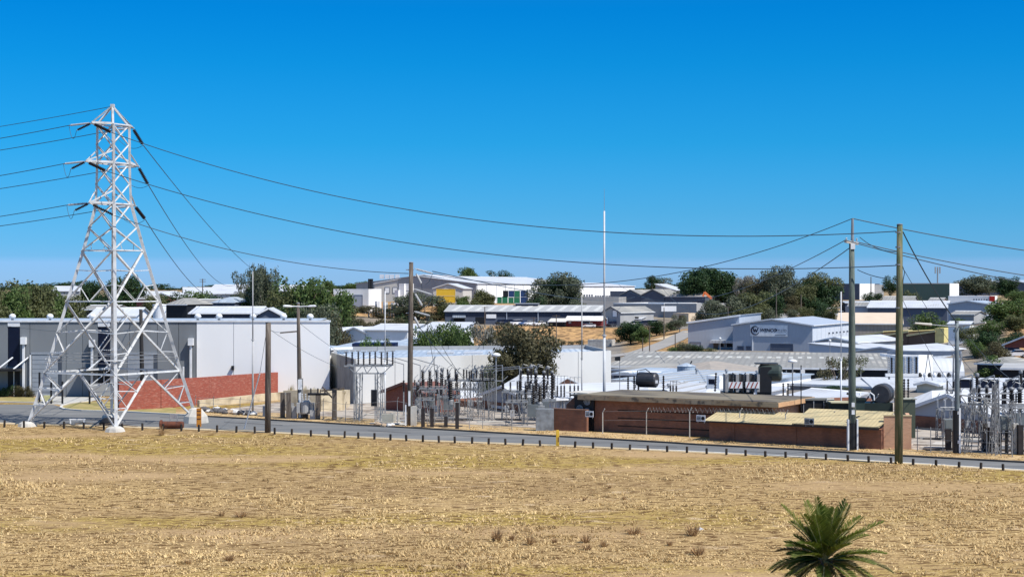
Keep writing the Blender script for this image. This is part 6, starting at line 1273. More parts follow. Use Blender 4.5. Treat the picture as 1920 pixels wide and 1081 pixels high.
# cluster 1
isolator('isolator stand with thin rods immediately right of the dark pole', 774, 806, 727, 160, (711, 725), 4)
isolator('isolator stand second from the dark pole, beside the grey cabinet', 806, 838, 727, 158, (709, 725), 4)
breaker('circuit breaker with three dark columns between the dark pole and the taller isolators', 806, 168, 4.2, 3, .75, 2.1, r_=.24); breaker('circuit breaker with thick dark columns left of the taller isolators', 842, 163, 4.2, 3, .8, 1.9, r_=.22)
ct('dark bulky instrument transformer in front of the left switchgear', 845, 156, 3.9, .34, 1.7); ct('slim instrument transformer standing beside the dark timber stumps', 829, 166, 4.4, .22, 2.1)
for px, y, l in [(737, 699, 'leftmost'), (768, 700, 'second'), (820, 706, 'third')]: pass
hoop('leftmost thin pipe conductor bending left over the white wall', 757, 712, 757, 682, 706, 668, 163, 4, .04); hoop('second thin pipe conductor bending left over the white wall', 788, 716, 788, 684, 741, 670, 162, 4, .04); hoop('third thin pipe conductor bending left over the white wall', 820, 715, 820, 684, 774, 671, 161, 4, .04)
isolator('taller isolator stand with six dark insulators left of the round lamp', 836, 872, 712, 165, (690, 709), 3); isolator('taller isolator stand with three dark insulators just left of the round lamp', 872, 905, 713, 166, (690, 709), 4); isolator('long low steel gantry below the taller insulators', 838, 900, 729, 163, (716, 727), 5)
isolator('short isolator stand low behind the dark piers of the left switchgear', 780, 815, 748, 154, (735, 746), 4, boxes=True); isolator('crowded isolator stand between the round lamp and the white beam', 948, 990, 752, 152, (737, 750), 5)
ct('short dark instrument transformer right of the dark timber pole', 783, 158, 3.4, .26, 1.6); ct('dark instrument transformer in front of the screen wall breaker', 1012, 154, 3.5, .28, 1.6)
isolator('slim lattice stand near the round lamp with spread arms', 886, 928, 712, 160, (698, 710), 4, boxes=False)
isolator('isolator stand left in the cluster before the small gabled workshop', 941, 973, 733, 158, (714, 731), 3); isolator('isolator stand in the middle of the cluster before the small gabled workshop', 974, 1005, 733, 158, (714, 731), 4)
isolator('isolator stand with thick white beam left of the screen wall', 1004, 1028, 734, 160, (716, 732), 4)
breaker('large circuit breaker with very thick dark columns near the screen wall', 1020, 158, 4.6, 3, .8, 1.9, r_=.24); breaker('circuit breaker with dark columns in front of the small gabled workshop', 990, 164, 4.5, 3, .75, 2.1, r_=.19)
breaker('low circuit breaker nearest the road left of the screen wall', 1000, 154, 3.6, 3, .7, 1.5, r_=.22); ct('instrument transformer with a blue grey head beside the large breaker', 996, 170, 4.5, .18, 2.4); ct('instrument transformer with reddish dark column left of the fan bank', 1027, 168, 4.5, .18, 2.4); ct('instrument transformer standing over the screen wall', 1038, 162, 4.0, .26, 2.2)
hoop('front bright pipe conductor passing before the feathery tree', 974, 712, 974, 686, 900, 693, 160, 5); hoop('middle bright pipe conductor passing before the feathery tree', 1006, 712, 1006, 686, 932, 694, 160, 5); hoop('left bright pipe conductor passing before the feathery tree', 942, 716, 942, 684, 898, 688, 160, 5)
for i, (x, y) in enumerate([(1045, 706), (1052, 706), (1058, 706), (1069, 708), (1077, 708), (1084, 708)]):
    hoop(f'{["first", "second", "third", "fourth", "fifth", "sixth"][i]} small arched conductor from the left above the fan bank wall', x, 722, x, y-2, x+7, y-1, 168, 1, .03)
solo('cable_box', MB().box(-.75, .9, -.4, .4, 0, 2.0), M('patchy_grey_box', (.24, .26, .28), (.14, .15, .16), 2, .8), 'grey box shaped cabinet touching the screen wall', 'cabinet', loc=FL(1024, 806)+Vector((-.2, 0, 0)))
# steel frame fence of rods before the middle cluster
for i, (x, l) in enumerate([(880, 'left'), (905, 'middle'), (919, 'right')]):
    Y = 157; root = empty('lattice_post', ((x-960)*Y/F, Y, 0), f'{l} slender lattice post near the round lamp', 'steel post'); l_ = MB(); lattice(l_, 0, 0, 3.9, .4, .3, 8); part('lattice_leg', l_, POSTG, root); part('cross_arm', MB().beam((-1.2, 0, 3.95), (1.2, 0, 3.95), .1), GALV, root)
    part('post_insulator', MB().insul((0, 0, 4.0), (0, 0, 4.9), .12, 6), PORC, root)
# timber stumps / frames at left yard
for i, (x, yt_, yb_, l) in enumerate([(530, 735, 783, 'black twin post frame beside the short thick pole'), (541, 735, 784, 'second black post of the frame left of the street light'), (596, 738, 785, 'short dark timber post carrying a small rack'), (627, 730, 787, 'dark timber post with a slanted arm'), (497, 760, 780, 'low dark cabinet left of the short thick pole')]):
    g = FL(x, yb_); z = HC-(yt_-540)*g.y/F; root = empty('timber_post', g, l, 'post'); part('shaft', MB().box(-.22, .22, -.2, .2, 0, z), WOOD if i != 4 else NAVYL, root)
    if i == 2:
        part('rack', MB().box(-1.0, 1.1, -.2, .2, z-.1, z+.12), BLK, root)
        for s_ in (-.7, 0, .7): part('fuse', MB().insul((s_, 0, z+.13), (s_, 0, z+.6), .12, 4), PORC, root)
    if i == 3: part('arm', MB().beam((-1.4, 0, z-.1), (1.0, 0, z+.15), .16), WOOD, root); part('arm', MB().beam((-1.2, 0, z+.3), (-.1, 0, z-.9), .14), WOOD, root)
    if i == 0: part('rung', MB().box(.221, .70, -.05, .05, z-.2, z-.05), GALV, root); part('rung', MB().box(.221, .70, -.05, .05, z*.5, z*.5+.1), GALV, root)
tfm = empty('pole_transformer', FL(573, 784), 'small grey pole mounted style transformer on the ground right of the street light pole', 'transformer'); part('tank', MB().lathe((0, 0, .5), [(.45, 0), (.5, .1), (.5, 1.2), (.4, 1.35)], 14), LGW, tfm); part('base', MB().cbox((0, 0, 0), .5, .5, .5), BLK, tfm)
for s_ in (-.28, 0, .28): part('bushing', MB().insul((s_, 0, 1.85), (s_*1.3, 0, 2.5), .1, 4), WPORC, tfm)
for s_ in (-1, 1): part('fin_bank', MB().box(s_*.52-.06, s_*.52+.3*s_+.06*s_, -.3, .3, .6, 1.6) if s_ > 0 else MB().box(-.86, -.52, -.3, .3, .6, 1.6), LGW, tfm)
for i, (x, yb_) in enumerate([(546, 783), (552, 783.5), (586, 785)]): solo('meter_cabinet', MB().cbox((0, 0, 0), .5, .4, 1.5-.3*i), LGW, ['white cabinet left of the street light foot', 'second white cabinet touching the street light foot', 'white cabinet right of the small grey transformer'][i], 'cabinet', loc=FL(x, yb_))
for i, (x, y, h) in enumerate([(734, 791, .95), (740, 790, 1.0), (747, 789, .9)]): solo('concrete_marker', MB().cbox((0, 0, 0), .22, .22, h), CONC, ['left', 'middle', 'right'][i]+' of three short white posts left of the dark pole foot', 'post', loc=FL(x, y))
solo('cabinet', MB().cbox((0, 0, 0), 1.1, .7, .85), M('khaki', (.36, .35, .3)), 'low khaki cabinet left of the three short white posts', 'cabinet', loc=FL(727, 791))
# timber/steel dark posts in yard
for i, (x, yt_, yb_, Y) in enumerate([(793, 756, 800, 150), (810, 756, 800, 150), (857, 742, 803, 150), (836, 775, 800, 150)]):
    solo('concrete_pier', MB().cbox((0, 0, 0), .34, .3, (yb_-yt_)*.04), M('dark_pier', (.035, .03, .03), (.025, .02, .02), 2), ['leftmost', 'second', 'tallest', 'shortest'][i]+' dark pier under the left switchgear', 'pier', loc=FL(x, yb_))
# ---- transformers behind the brick building
def cylx(b, c, L, r_, n=18): return b.lathe(c, [(r_*.85, 0), (r_, .12), (r_, L-.12), (r_*.85, L)], n, (1, -.5, 0))
t1 = empty('transformer', ((1214-960)*158/F, 158, 0), 'black domed conservator of the transformer rising behind the roof slab', 'transformer')
part('tank', MB().box(-2.2, 2.0, -1.3, 1.5, 0, 2.9), BLK, t1)
b = MB(); cylx(b, (-.9, .4, 4.0), 2.0, .75); part('conservator', b, M('gloss_black', (.03, .03, .033), (.045, .045, .05), 2, .35, spec=.6), t1, smooth=False)
part('handrail', MB().tube([(-1.2, -.3, 3.2), (-1.0, -.2, 4.9), (-.2, -.4, 5.05), (.4, -.7, 4.6)], .05, 6), BLK, t1); part('label_plate', MB().box(.62, .95, -.86, -.84, 3.7, 4.0), TRIM, t1)
for x in (-1.9, -1.3, 1.6): part('bushing', MB().insul((x, .2, 2.9), (x, .2, 4.4), .14, 7), PORC, t1)
for i, x in enumerate([1200-3, 1257, 1262, 1268]):
    hoop(['small arched conductor left of the domed conservator', 'first arched conductor right of the domed conservator', 'middle arched conductor right of the domed conservator', 'last arched conductor right of the domed conservator'][i], x, 722, x, 713, x+8, 716, 160, 1, .035)
t2 = empty('transformer', ((1440-960)*152/F, 152, 0), 'biggest transformer with black tank and green conservator drum behind the brick building', 'transformer')
part('tank', MB().box(-4.3, .2, -.8, 1.8, 0, 3.2), BLK, t2); part('conservator_support', MB().box(-.9, .2, -.9, .2, 3.2, 5.6), BLK, t2)
b = MB(); b.lathe((-.8, .1, 5.0), [(.72, 0), (.8, .1), (.8, 1.9), (.65, 2.1)], 20, (1, -.28, 0)); part('conservator', b, M('green_black', (.05, .065, .055), (.035, .045, .04), 2, .4), t2, smooth=False)
part('gauge', MB().lathe((1.22, -.6, 5.0), [(.12, 0), (.12, .05)], 12, (1, -.3, 0)), TRIM, t2); part('walkway', MB().box(-1.2, .9, -.5, .7, 5.83, 5.93), BLK, t2)
for i in range(7): part('radiator', MB().box(-4.2+i*.5, -3.95+i*.5, -1.1, .6, 3.25, 4.9), BLK if i % 2 else M('radiator_grey', (.35, .34, .33)), t2)
for i in range(2): part('hazard_panel', MB().box(-3.9+i*1.6, -2.6+i*1.6, -1.16, -1.12, 3.6, 4.2), TRIM, t2)
for i in range(2):
    for k in range(3): part('red_stripe', MB().beam((-3.8+i*1.6+k*.4, -1.18, 3.62), (-3.55+i*1.6+k*.4, -1.18, 4.18), .02, .1), M('hazard_red', (.35, .05, .03)), t2)
for i, x in enumerate((-5.0, -3.4, -2.2)): part('bushing', MB().insul((x, .3, 3.2), (x+.1, .3, 5.0), .13, 7), PORC, t2)
for i in range(3): part('bushing', MB().insul((1.5+i*.45, .3, 2.6), (1.5+i*.45, .3, 4.0), .12, 7), PORC, t2)
part('white_pipe', MB().box(-1.5, -1.2, -1.0, -.7, 2.8, 4.2), TRIM, t2)
t3 = empty('transformer', ((1660-960)*140/F, 140, 0), 'dark transformer with round black conservator hidden partly by the tall green pole', 'transformer')
part('tank', MB().box(-5.0, .6, -.3, 2.2, 0, 3.0), M('dark_green_tank', (.02, .03, .025), None, 1, .5), t3)
b = MB(); b.lathe((-.45, -.1, 3.75), [(.75, 0), (.9, .08), (.9, 1.7), (.75, 1.8)], 22, (.45, 1, 0)); part('conservator', b, M('dull_black', (.045, .045, .05), (.06, .06, .065), 2, .5), t3)
part('cabinet', MB().box(.9, 2.4, -.9, .5, 0, 3.35), M('dark_green_cabinet', (.07, .085, .06), None, 1, .6), t3); part('cabinet_lid', MB().box(.8, 2.5, -1.0, .6, 3.36, 3.44), M('pale_lid', (.4, .4, .33)), t3)
part('green_cabinet', MB().box(-2.9, -2.0, -.9, -.31, 0, 3.3), M('mid_green_cabinet', (.035, .055, .045), None, 1, .5), t3); part('cover', MB().box(-3.0, -1.9, -1.0, -.2, 3.31, 3.5), M('dark_green_tank', (.02, .03, .025)), t3)
part('tank_lid', MB().box(-4.9, -3.1, -.8, 1.0, 3.02, 3.12), M('sandy_lid', (.5, .46, .3)), t3)
rr = random.Random(8)
for i in range(14):
    x = -1.8+rr.uniform(-1.2, 1.0); y = rr.uniform(-.5, .8); z = 3.0+rr.uniform(0, .6); p = Vector((x, y, z)); q_ = p+Vector((rr.uniform(-.5, .5), rr.uniform(-.3, .3), rr.uniform(.2, .7)))
    part('pipework', MB().tube([p, (p+q_)/2+Vector((.15, 0, .1)), q_], rr.uniform(.05, .12), 7), [GALV, TRIM, BLK][i % 3], t3)
for i in range(3): part('bushing', MB().insul((1.3+i*.35, 0, 3.45), (1.3+i*.35, 0, 5.1), .12, 7), PORC, t3)
t4 = empty('cooling_unit', ((1540-960)*142/F, 142, 0), 'black open cooling cabinet left of the tall grey green pole', 'cooling unit'); part('casing', MB().box(-1.8, .6, -.4, 1.0, .2, 3.1), BLK, t4); part('top', MB().box(-2.0, .9, -.5, 1.1, 3.11, 3.25), M('grey_top', (.2, .2, .18)), t4)
for i in range(3): part('divider', MB().box(-1.7+i*.9, -1.62+i*.9, -.47, -.41, 1.8, 3.05), GALV, t4)
part('bent_pipe', MB().tube([(1.0, -.6, 3.2), (.4, -.6, 3.2), (.3, -.6, 2.7), (.6, -.6, 2.3), (.55, -.6, 1.5)], .12, 8), CONC, t4)
# gantry with hanging capacitor posts, right
ga = empty('steel_gantry', P(1790, 735, 185), 'grey steel portal gantry with slanted leg behind the grey street light', 'gantry'); o = ga.location
part('beam', MB().beam(P(1664, 660, 188)-o, P(1802, 661, 184)-o, .5, .45), M('gantry_beam', (.25, .28, .33)), ga); part('leg', MB().beam(P(1803, 662, 184)-o, P(1790, 740, 184)-o, .22), GALV, ga); part('leg', MB().beam(P(1788, 663, 184)-o, P(1787, 740, 185)-o, .16), GALV, ga); part('leg', MB().beam(P(1667, 662, 188)-o, P(1667, 710, 188)-o, .2), GALV, ga)
part('truss', MB().beam(P(1740, 662, 186)-o, P(1733, 712, 186)-o, .07), GALV, ga); part('truss', MB().beam(P(1740, 662, 186)-o, P(1748, 712, 186)-o, .07), GALV, ga); part('beam', MB().beam(P(1652, 664, 188)-o, P(1690, 669, 182)-o, .3), TRIM, ga)
cb = empty('capacitor_bank', P(1690, 712, 186), 'row of dark and white upright posts in a rack right behind the tall green pole', 'switchgear'); o = cb.location
for i, x in enumerate([1666, 1672, 1679, 1686, 1697, 1704, 1711, 1718]):
    part('porcelain_column', MB().insul(P(x, 700, 186)-o, P(x, 668, 186)-o, .17, 10), PORC if i % 2 else WPORC, cb)
part('rack', MB().beam(P(1660, 702, 186)-o, P(1722, 702, 186)-o, .3, .35), TRIM, cb); part('rack', MB().beam(P(1660, 666, 186)-o, P(1722, 666, 186)-o, .12, .15), TRIM, cb)
for i, x in enumerate([1725+k*9 for k in range(8)]): solo('roof_fan', MB().lathe((0, 0, 0), [(.25, 0), (.3, .3), (.12, .6)], 8), TRIM if i % 2 else BLK, 'small vent unit in the row on the white office roof behind the gantry', 'vent', loc=P(x, 706, 214), group='vent row on the office roof')
# right cluster
isolator('isolator stand with six grey white insulators in front of the blue grey gable', 1757, 1792, 766, 138, (748, 764), 5, mat=GPORC)
isolator('isolator stand right of the grey street light at mid height', 1800, 1836, 757, 140, (737, 754), 4); isolator('isolator stand in the centre of the right switchyard', 1838, 1872, 757, 139, (737, 754), 4); isolator('isolator stand at the right edge of the photo', 1880, 1925, 759, 138, (736, 756), 4)
isolator('upper isolator stand behind the grey street light', 1776, 1800, 731, 160, (713, 729), 4); isolator('upper isolator stand between the two slanted pipes', 1820, 1850, 732, 158, (712, 729), 4); isolator('upper isolator stand near the right edge', 1868, 1900, 735, 156, (715, 732), 4)
breaker('circuit breaker with dark columns right of the grey street light', 1850, 146, 3.9, 3, .7, 1.8, r_=.26); breaker('bulky dark circuit breaker cut by the right edge', 1912, 143, 3.9, 3, .75, 1.7, r_=.36); ct('dark instrument transformer left of the bulky breaker', 1884, 146, 4.1, .3, 2.0); ct('instrument transformer behind the tall lattice post', 1832, 152, 4.6, .26, 2.5); ct('instrument transformer at the far right edge', 1914, 158, 4.6, .26, 2.5)
hoop('left bright slanted pipe conductor in the right switchyard', 1824, 735, 1823, 702, 1795, 710, 148, 3, .06); hoop('middle bright slanted pipe conductor in the right switchyard', 1866, 740, 1864, 703, 1840, 711, 146, 3, .06); hoop('right bright slanted pipe conductor in the right switchyard', 1912, 744, 1911, 704, 1886, 713, 144, 3, .06)
for i, (x, yb_, h, lean) in enumerate([(1862, 850, 5.0, .3), (1868, 853, 5.6, -.1), (1842, 846, 4.4, .2), (1812, 848, 5.2, .8), (1898, 850, 4.2, 0)]):
    g = FL(x, yb_); root = empty('lattice_post', g, ['leftmost of the close lattice post pair in the right switchyard', 'front tall lattice post nearest the road in the right switchyard', 'lattice post over a dark pier in the right switchyard', 'slanted lattice post right of the grey street light', 'lattice post by the grey cabinet near the right edge'][i], 'steel post'); l_ = MB(); lattice(l_, 0, 0, h, .5, .3, 7, .055)
    part('lattice_leg', l_, POSTG, root); part('cross_arm', MB().beam((-1.3, 0, h*.86), (1.3, 0, h*.86), .12), GALV, root); part('brace_arm', MB().beam((-1.2, 0, h*.86), (.2, 0, h*.6), .07), GALV, root); root.rotation_euler = (0, lean*.18, .3)
for x, yb_, w_, h, zz, l in [(1782, 842, 1.1, 1.0, 1.5, 'grey cabinet on a post left of the grey street light'), (1881, 848, 1.5, 1.15, 1.8, 'grey cabinet on posts at the right edge of the switchyard')]:
    g = FL(x, yb_); root = empty('control_cabinet', g, l, 'cabinet'); part('box', MB().box(-w_/2, w_/2, -.3, .3, zz, zz+h), M('cabinet_green_grey', (.24, .26, .26), None, 1, .6), root); part('support_leg', MB().box(-.35, -.15, -.1, .1, 0, zz), BLK, root); part('support_leg', MB().box(.15, .35, -.1, .1, 0, zz), BLK, root); part('door_edge', MB().box(-w_/2+.08, w_/2-.08, -.33, -.302, zz+.08, zz+h-.08), M('cabinet_door', (.2, .22, .22), None, 1, .5), root)
for i, (x, yb_, h) in enumerate([(1778, 843, 2.2), (1846, 845, 2.8), (1858, 845, 2.4), (1904, 850, 3.0), (1913, 851, 2.9)]):
    solo('concrete_pier', MB().cbox((0, 0, 0), .42, .4, h*.8), M('dark_pier', (.09, .08, .075)) if i != 3 else CONC, ['dark pier under the left grey cabinet', 'dark pier left of the lattice post pair', 'dark pier behind the lattice post pair', 'pale grey pier near the right edge', 'second pier at the right edge'][i], 'pier', loc=FL(x, yb_))
# clutter: cable trench covers, planks and stones on the yards
rr = random.Random(21)
for i in range(26):
    if i < 14: x, y = rr.uniform(1725, 1915), rr.uniform(822, 848)
    else: x, y = rr.uniform(700, 1030), rr.uniform(775, 799)
    if 1780 < x < 1800: x += 20
    g = FL(x, y); L = rr.uniform(1.2, 3.4); o = solo('trench_cover', MB().cbox((0, 0, .02), L, .45, .12), [CONC, WOOD, GALV][i % 3], ['pale concrete', 'dark timber', 'grey steel'][i % 3]+' trench cover lying on the yard '+('in the right switchyard' if i < 14 else 'under the middle switchgear'), 'trench cover', loc=g, group='trench covers in the yards'); o.rotation_euler = (0, 0, rr.uniform(-.5, .1))
STN = [M('pale_stone', (.66, .64, .6), (.5, .48, .45), 2), M('dark_stone', (.13, .12, .12), (.08, .075, .07), 2), M('tan_stone', (.4, .3, .2), (.3, .22, .15), 2)]
def rock_mesh(seed):
    r = random.Random(seed); b = MB(); n = 8; pr = [(.05, 0), (.5, .08), (.55, .3), (.4, .55), (.12, .66)]; b.lathe((0, 0, 0), pr, n); b.v = [(x*r.uniform(.8, 1.2), y*r.uniform(.8, 1.2), z*r.uniform(.85, 1.15)) for x, y, z in b.v]; return b
rm = [rock_mesh(i).mesh('rock', STN[i % 3]) for i in range(6)]
for i in range(54):
    x = 378+i*2.05+rr.uniform(-2, 2) if i < 48 else rr.uniform(700, 740); g = FL(x, 769+(x-378)*.085+rr.uniform(-1.5, 2.5)); k = rr.randrange(6); o = bpy.data.objects.new('rock', rm[k]); C.objects.link(o); o.location = g; s_ = rr.uniform(.4, .85); o.scale = (s_, s_, s_*.9); o.rotation_euler = (0, 0, rr.uniform(0, 6))
    tag(o, ['pale', 'near black', 'tan'][k % 3]+' rock in the loose row behind the verge left of the short thick pole', 'rock', 'rocks along the yard edge')
# ================================================================ BOLLARDS
bx = [8, 45, 83, 120, 157, 195, 230, 267, 305, 340, 373, 407, 443, 478, 515, 547, 583, 617, 646, 672, 702, 732, 762, 793, 823, 853, 885, 916, 948, 980, 1013, 1045.5, 1078, 1112, 1147, 1181, 1215, 1251, 1288, 1325, 1362, 1398, 1435, 1473, 1512, 1549, 1590, 1629, 1671, 1712, 1755, 1798, 1839, 1881, 1926, -28, -65, 1970]
rb = random.Random(2); root = empty('bollard', (0, 0, 0), 'low dark timber bollard in the row between the dry field and the road', 'bollard', 'timber bollards along the field edge')
part('post', MB().lathe((0, 0, -.1), [(.10, 0), (.10, .72), (.085, .76), (.02, .77)], 10), BOLW, root); part('base_collar', MB().lathe((0, 0, -.02), [(.16, 0), (.12, .05)], 9), VERGE, root)
pr_ = Proto(root)
for i, x in enumerate(bx):
    if x == 1045.5: continue
    y = interp(NEAR, x)+interp([(0, 10), (450, 6), (1000, 4.5), (1900, 4)], x); k = pr_.put(FL(x, y), rb.uniform(0, 6), scale=(1, 1, rb.uniform(.94, 1.05)*interp([(0, 1.05), (600, .95), (1200, .8), (1900, .72)], x)))
    k.rotation_euler = (rb.uniform(-.06, .06), rb.uniform(-.1, .1), rb.uniform(0, 6))
yb_ = empty('marker_post', FL(1045.5, 835), 'yellow marker post in the bollard row at the centre right', 'marker post'); part('post', MB().box(-.13, .13, -.1, .1, 0, 1.25), YEL, yb_); part('cap', MB().box(-.1, .1, -.08, .08, 1.251, 1.32), YEL, yb_); part('reflector', MB().box(.02, .1, -.115, -.102, .35, .75), RUST, yb_)
om = empty('marker_post', FL(373, 799), 'weathered orange cable marker board at the right foot of the pylon', 'marker post'); part('board', MB().box(-.22, .22, -.06, .06, 0, 1.75), ORG, om)
for z in (.7, 1.1, 1.45): part('dark_line', MB().box(-.18, .18, -.075, -.062, z, z+.09), RUST, om)
# ---- things round the pylon foot
rv = empty('rusty_drum', FL(320, 803), 'rusty red iron drum with flanged end lying at the kerb right of the pylon', 'drum'); part('drum', MB().lathe((-.75, 0, .38), [(.3, 0), (.33, .06), (.33, 1.85), (.28, 1.95)], 14, (1, 0, 0)), RUST, rv); part('flange', MB().lathe((-1.0, 0, .42), [(.36, 0), (.42, .05), (.42, .2), (.2, .26)], 14, (1, 0, 0)), RUST, rv)
for s_ in (-.05, .62): part('frame_leg', MB().beam((s_, 0, .6), (s_-.05, 0, 1.4), .07), GALV, rv)
part('frame_top', MB().box(-.1, .62, -.03, .03, .95, 1.38), M('grey_plate', (.42, .4, .4), (.3, .28, .28), 3), rv)
dt = empty('dark_mound', FL(204, 794), 'dark rounded drain cover mound behind the front leg of the pylon', 'drain cover'); part('cover', MB().lathe((0, 0, 0), [(.95, 0), (.85, .35), (.55, .6), (.05, .68)], 14), BLK, dt, smooth=True)
solo('white_rail', MB().box(-.75, .75, -.06, .06, .45, .56).box(-.7, -.6, -.05, .05, 0, .449).box(.6, .7, -.05, .05, 0, .449), TRIM, 'short white rail between the bollards under the pylon', 'rail', loc=FL(145, 795))
rr = random.Random(3)
for i, (x, y) in enumerate([(112, 797), (140, 795), (178, 799), (190, 797), (215, 800)]):
    g = FL(x, y); o = solo('fallen_branch', MB().tube([(0, 0, .08), (.8, .1, .2), (1.7, -.1, .1), (2.1, 0, .06)], [.06, .05, .04, .02], 6), BARK, ['dark fallen branch beside the left foot of the pylon', 'dark fallen branch below the white rail', 'thin fallen branch in front of the drain cover', 'dark branch left of the front foot of the pylon', 'dark branch at the front foot of the pylon'][i], 'branch', loc=g); o.rotation_euler = (0, 0, rr.uniform(-.6, .6))
# gate, sign board, post by the driveway
gt_ = empty('steel_gate', FL(74, 755), 'dark open steel gate and posts at the warehouse driveway', 'gate'); o = gt_.location
for x, y, t in [(74, 755, 697), (96, 756, 716), (117, 756, 714), (168, 756, 712)]:
    g = FL(x, y); part('gate_post', MB().box(g.x-.09, g.x+.09, g.y-.09, g.y+.09, 0, HC-(t-540)*g.y/F), BLK, gt_, world=True)
for t in (722, 735, 752):
    g, k = FL(74, 755), FL(117, 756); part('gate_rail', MB().beam((g.x, g.y, HC-(t-540)*g.y/F), (k.x, k.y, HC-(t-540)*k.y/F), .07), BLK, gt_, world=True)
sb = empty('notice_board', FL(190, 757), 'grey blank notice board on black legs behind the pylon', 'notice board'); part('board', MB().box(-1.25, 1.25, -.06, .06, .95, 2.35), LGW, sb)
for s_ in (-1.3, 1.3): part('leg', MB().box(s_-.07, s_+.07, -.08, .08, 0, 2.4), BLK, sb)
bpole = pole('timber_pole', 'black timber pole seen through the right half of the pylon before the warehouse', 264, 580, FL(268, 765), .24, .18, M('tarred_timber', (.03, .028, .028)))[0]
part('cable_guard', MB().box(-.55, -.35, -.1, .1, 0, 1.2), TRIM, bpole)
ar = empty('arrow_sign', FL(234, 765), 'small cream arrow shaped post left of the black timber pole', 'sign'); part('post', MB().box(-.07, .07, -.05, .05, 0, 1.1), CRR, ar); part('head', MB().prism([(-.25, 1.1), (.25, 1.1), (.1, 1.6)], 'y', -.05, .05), CRR, ar)
solo('yellow_crate', MB().cbox((0, 0, 0), .9, .6, .8), M('yellowish', (.55, .52, .25)), 'pale yellow box standing behind the gate', 'box', loc=FL(90, 753.5))
# ================================================================ CARS
def make_car(mat, kind='sedan'):
    r_ = empty('parked_car', (0, 0, 0), 'parked car', 'car')
    pr = [(-2.2, .35), (2.2, .35), (2.25, .75), (1.6, .95), (.9, 1.05), (-2.1, 1.1), (-2.25, .7)] if kind != 'van' else [(-2.3, .35), (2.3, .35), (2.35, .8), (1.9, 1.15), (-2.3, 1.15)]
    part('body', MB().prism(pr, 'x', -.88, .88), mat, r_)       # length runs along local y
    cab = [(1.0, 1.04), (.3, 1.5), (-1.2, 1.52), (-1.9, 1.08)] if kind != 'van' else [(1.7, 1.14), (1.0, 1.85), (-2.2, 1.9), (-2.28, 1.14)]
    part('cabin_glass', MB().prism(cab, 'x', -.76, .76), GLASS, r_); part('car_roof', MB().prism([(cab[1][0]-.03, cab[1][1]-.02), (cab[2][0]+.03, cab[2][1]-.02), (cab[2][0]+.05, cab[2][1]+.06), (cab[1][0]-.1, cab[1][1]+.06)], 'x', -.74, .74), mat, r_)
    for x in (-.8, .8):
        for y in (-1.35, 1.4):
            w_ = part('wheel', MB().lathe((x-.1 if x > 0 else x-.1, y, .33), [(.3, 0), (.33, .04), (.33, .18), (.3, .22)], 12, (1, 0, 0)), BLK, r_); part('rim', MB().lathe((x-.12 if x < 0 else x+.12, y, .33), [(.18, 0), (.18, .02)], 10, (1, 0, 0)), GALV, w_)
    for x in (-.6, .6): part('headlight', MB().cbox((x, 2.26, .62), .3, .06, .14), TRIM, r_); part('tail_light', MB().cbox((x, -2.27, .75), .26, .05, .16), M('tail_red', (.3, .02, .02)), r_)
    part('bumper', MB().cbox((0, -2.28, .4), 1.6, .12, .16), BLK, r_); return r_
CW = Proto(make_car(M('white_car_paint', (.8, .8, .8), None, 1, .25, spec=.6))); CB = Proto(make_car(M('blue_car_paint', (.05, .12, .3), None, 1, .25, spec=.6))); CV = Proto(make_car(_m['white_car_paint'], 'van')); CD = Proto(make_car(M('dark_car_paint', (.03, .035, .05), None, 1, .25, spec=.6), 'van'))
for pr2, px, Y, rz, l in [(CV, 968, 546, 2.3, 'leftmost white van parked at the long navy shed'), (CB, 981, 547, 2.4, 'blue car parked between two white ones at the navy shed'), (CW, 992, 547, 2.4, 'white car half hidden right of the blue car'), (CW, 1011, 545, 2.2, 'white car parked right of the pole on the embankment'), (CD, 940, 549, 2.4, 'dark van in the shade at the navy shed'), (CD, 953, 549, 2.4, 'dark car second from the left at the navy shed'),
                       (CW, 1105, 541, 1.5, 'white sedan parked sideways before the red brick house'), (CD, 1148, 552, 2.5, 'dark van before the grey gabled hall'), (CV, 1193, 543, 2.0, 'white pickup under the lean-to'), (CD, 1210, 542, 2.2, 'dark van next to the white pickup'), (CV, 1221, 544, 2.2, 'white van right of the dark van above the street trees'),
                       (CV, 1497, 640, 1.3, 'white van parked under the gums on the hill'), (CV, 1514, 650, 1.5, 'second white van under the gums on the hill'), (CW, 1450, 590, 2.2, 'white car nosing out below the bushy gum'), (CW, 1563, 615, 1.7, 'white car on the terrace left of the white mast'), (CV, 1570, 600, 1.8, 'white van below the terrace car'), (CW, 1583, 580, 1.6, 'small white car at the end of the bush row'),
                       (CV, 1890, 335, 1.4, 'white van at the right edge above the maroon house'), (CW, 1905, 330, 1.5, 'white car beside the van at the right edge'), (CW, 1718, 500, 1.5, 'white vehicle behind the cream roof'), (CD, 760, 330, .3, 'dark car in the cluttered valley yard'), (CW, 742, 335, .4, 'white car in the cluttered valley yard'), (CB, 775, 340, 1.2, 'blue car behind the dark pole in the valley yard')]:
    g = G(px, Y); g.z += .25 if 540 < Y < 560 else .15; pr2.put(g, rz, l)
ex = empty('excavator', G(1322, 640), 'orange excavator arm showing above the hall at the foot of the fig', 'excavator'); o = ex.location
part('boom', MB().beam(P(1334, 559, 640)-o, P(1321, 547, 640)-o, .9, .9), M('excavator_orange', (.7, .17, .05)), ex); part('stick', MB().beam(P(1321, 547, 640)-o, P(1318, 555, 640)-o, .7, .7), _m['excavator_orange'], ex); part('cab', MB().box(1.2, 4.2, -1.5, 1.5, .8, 3.6), DARK, ex); part('track', MB().box(.8, 5, -1.6, -.9, 0, .8), BLK, ex); part('track', MB().box(.8, 5, .9, 1.6, 0, .8), BLK, ex)
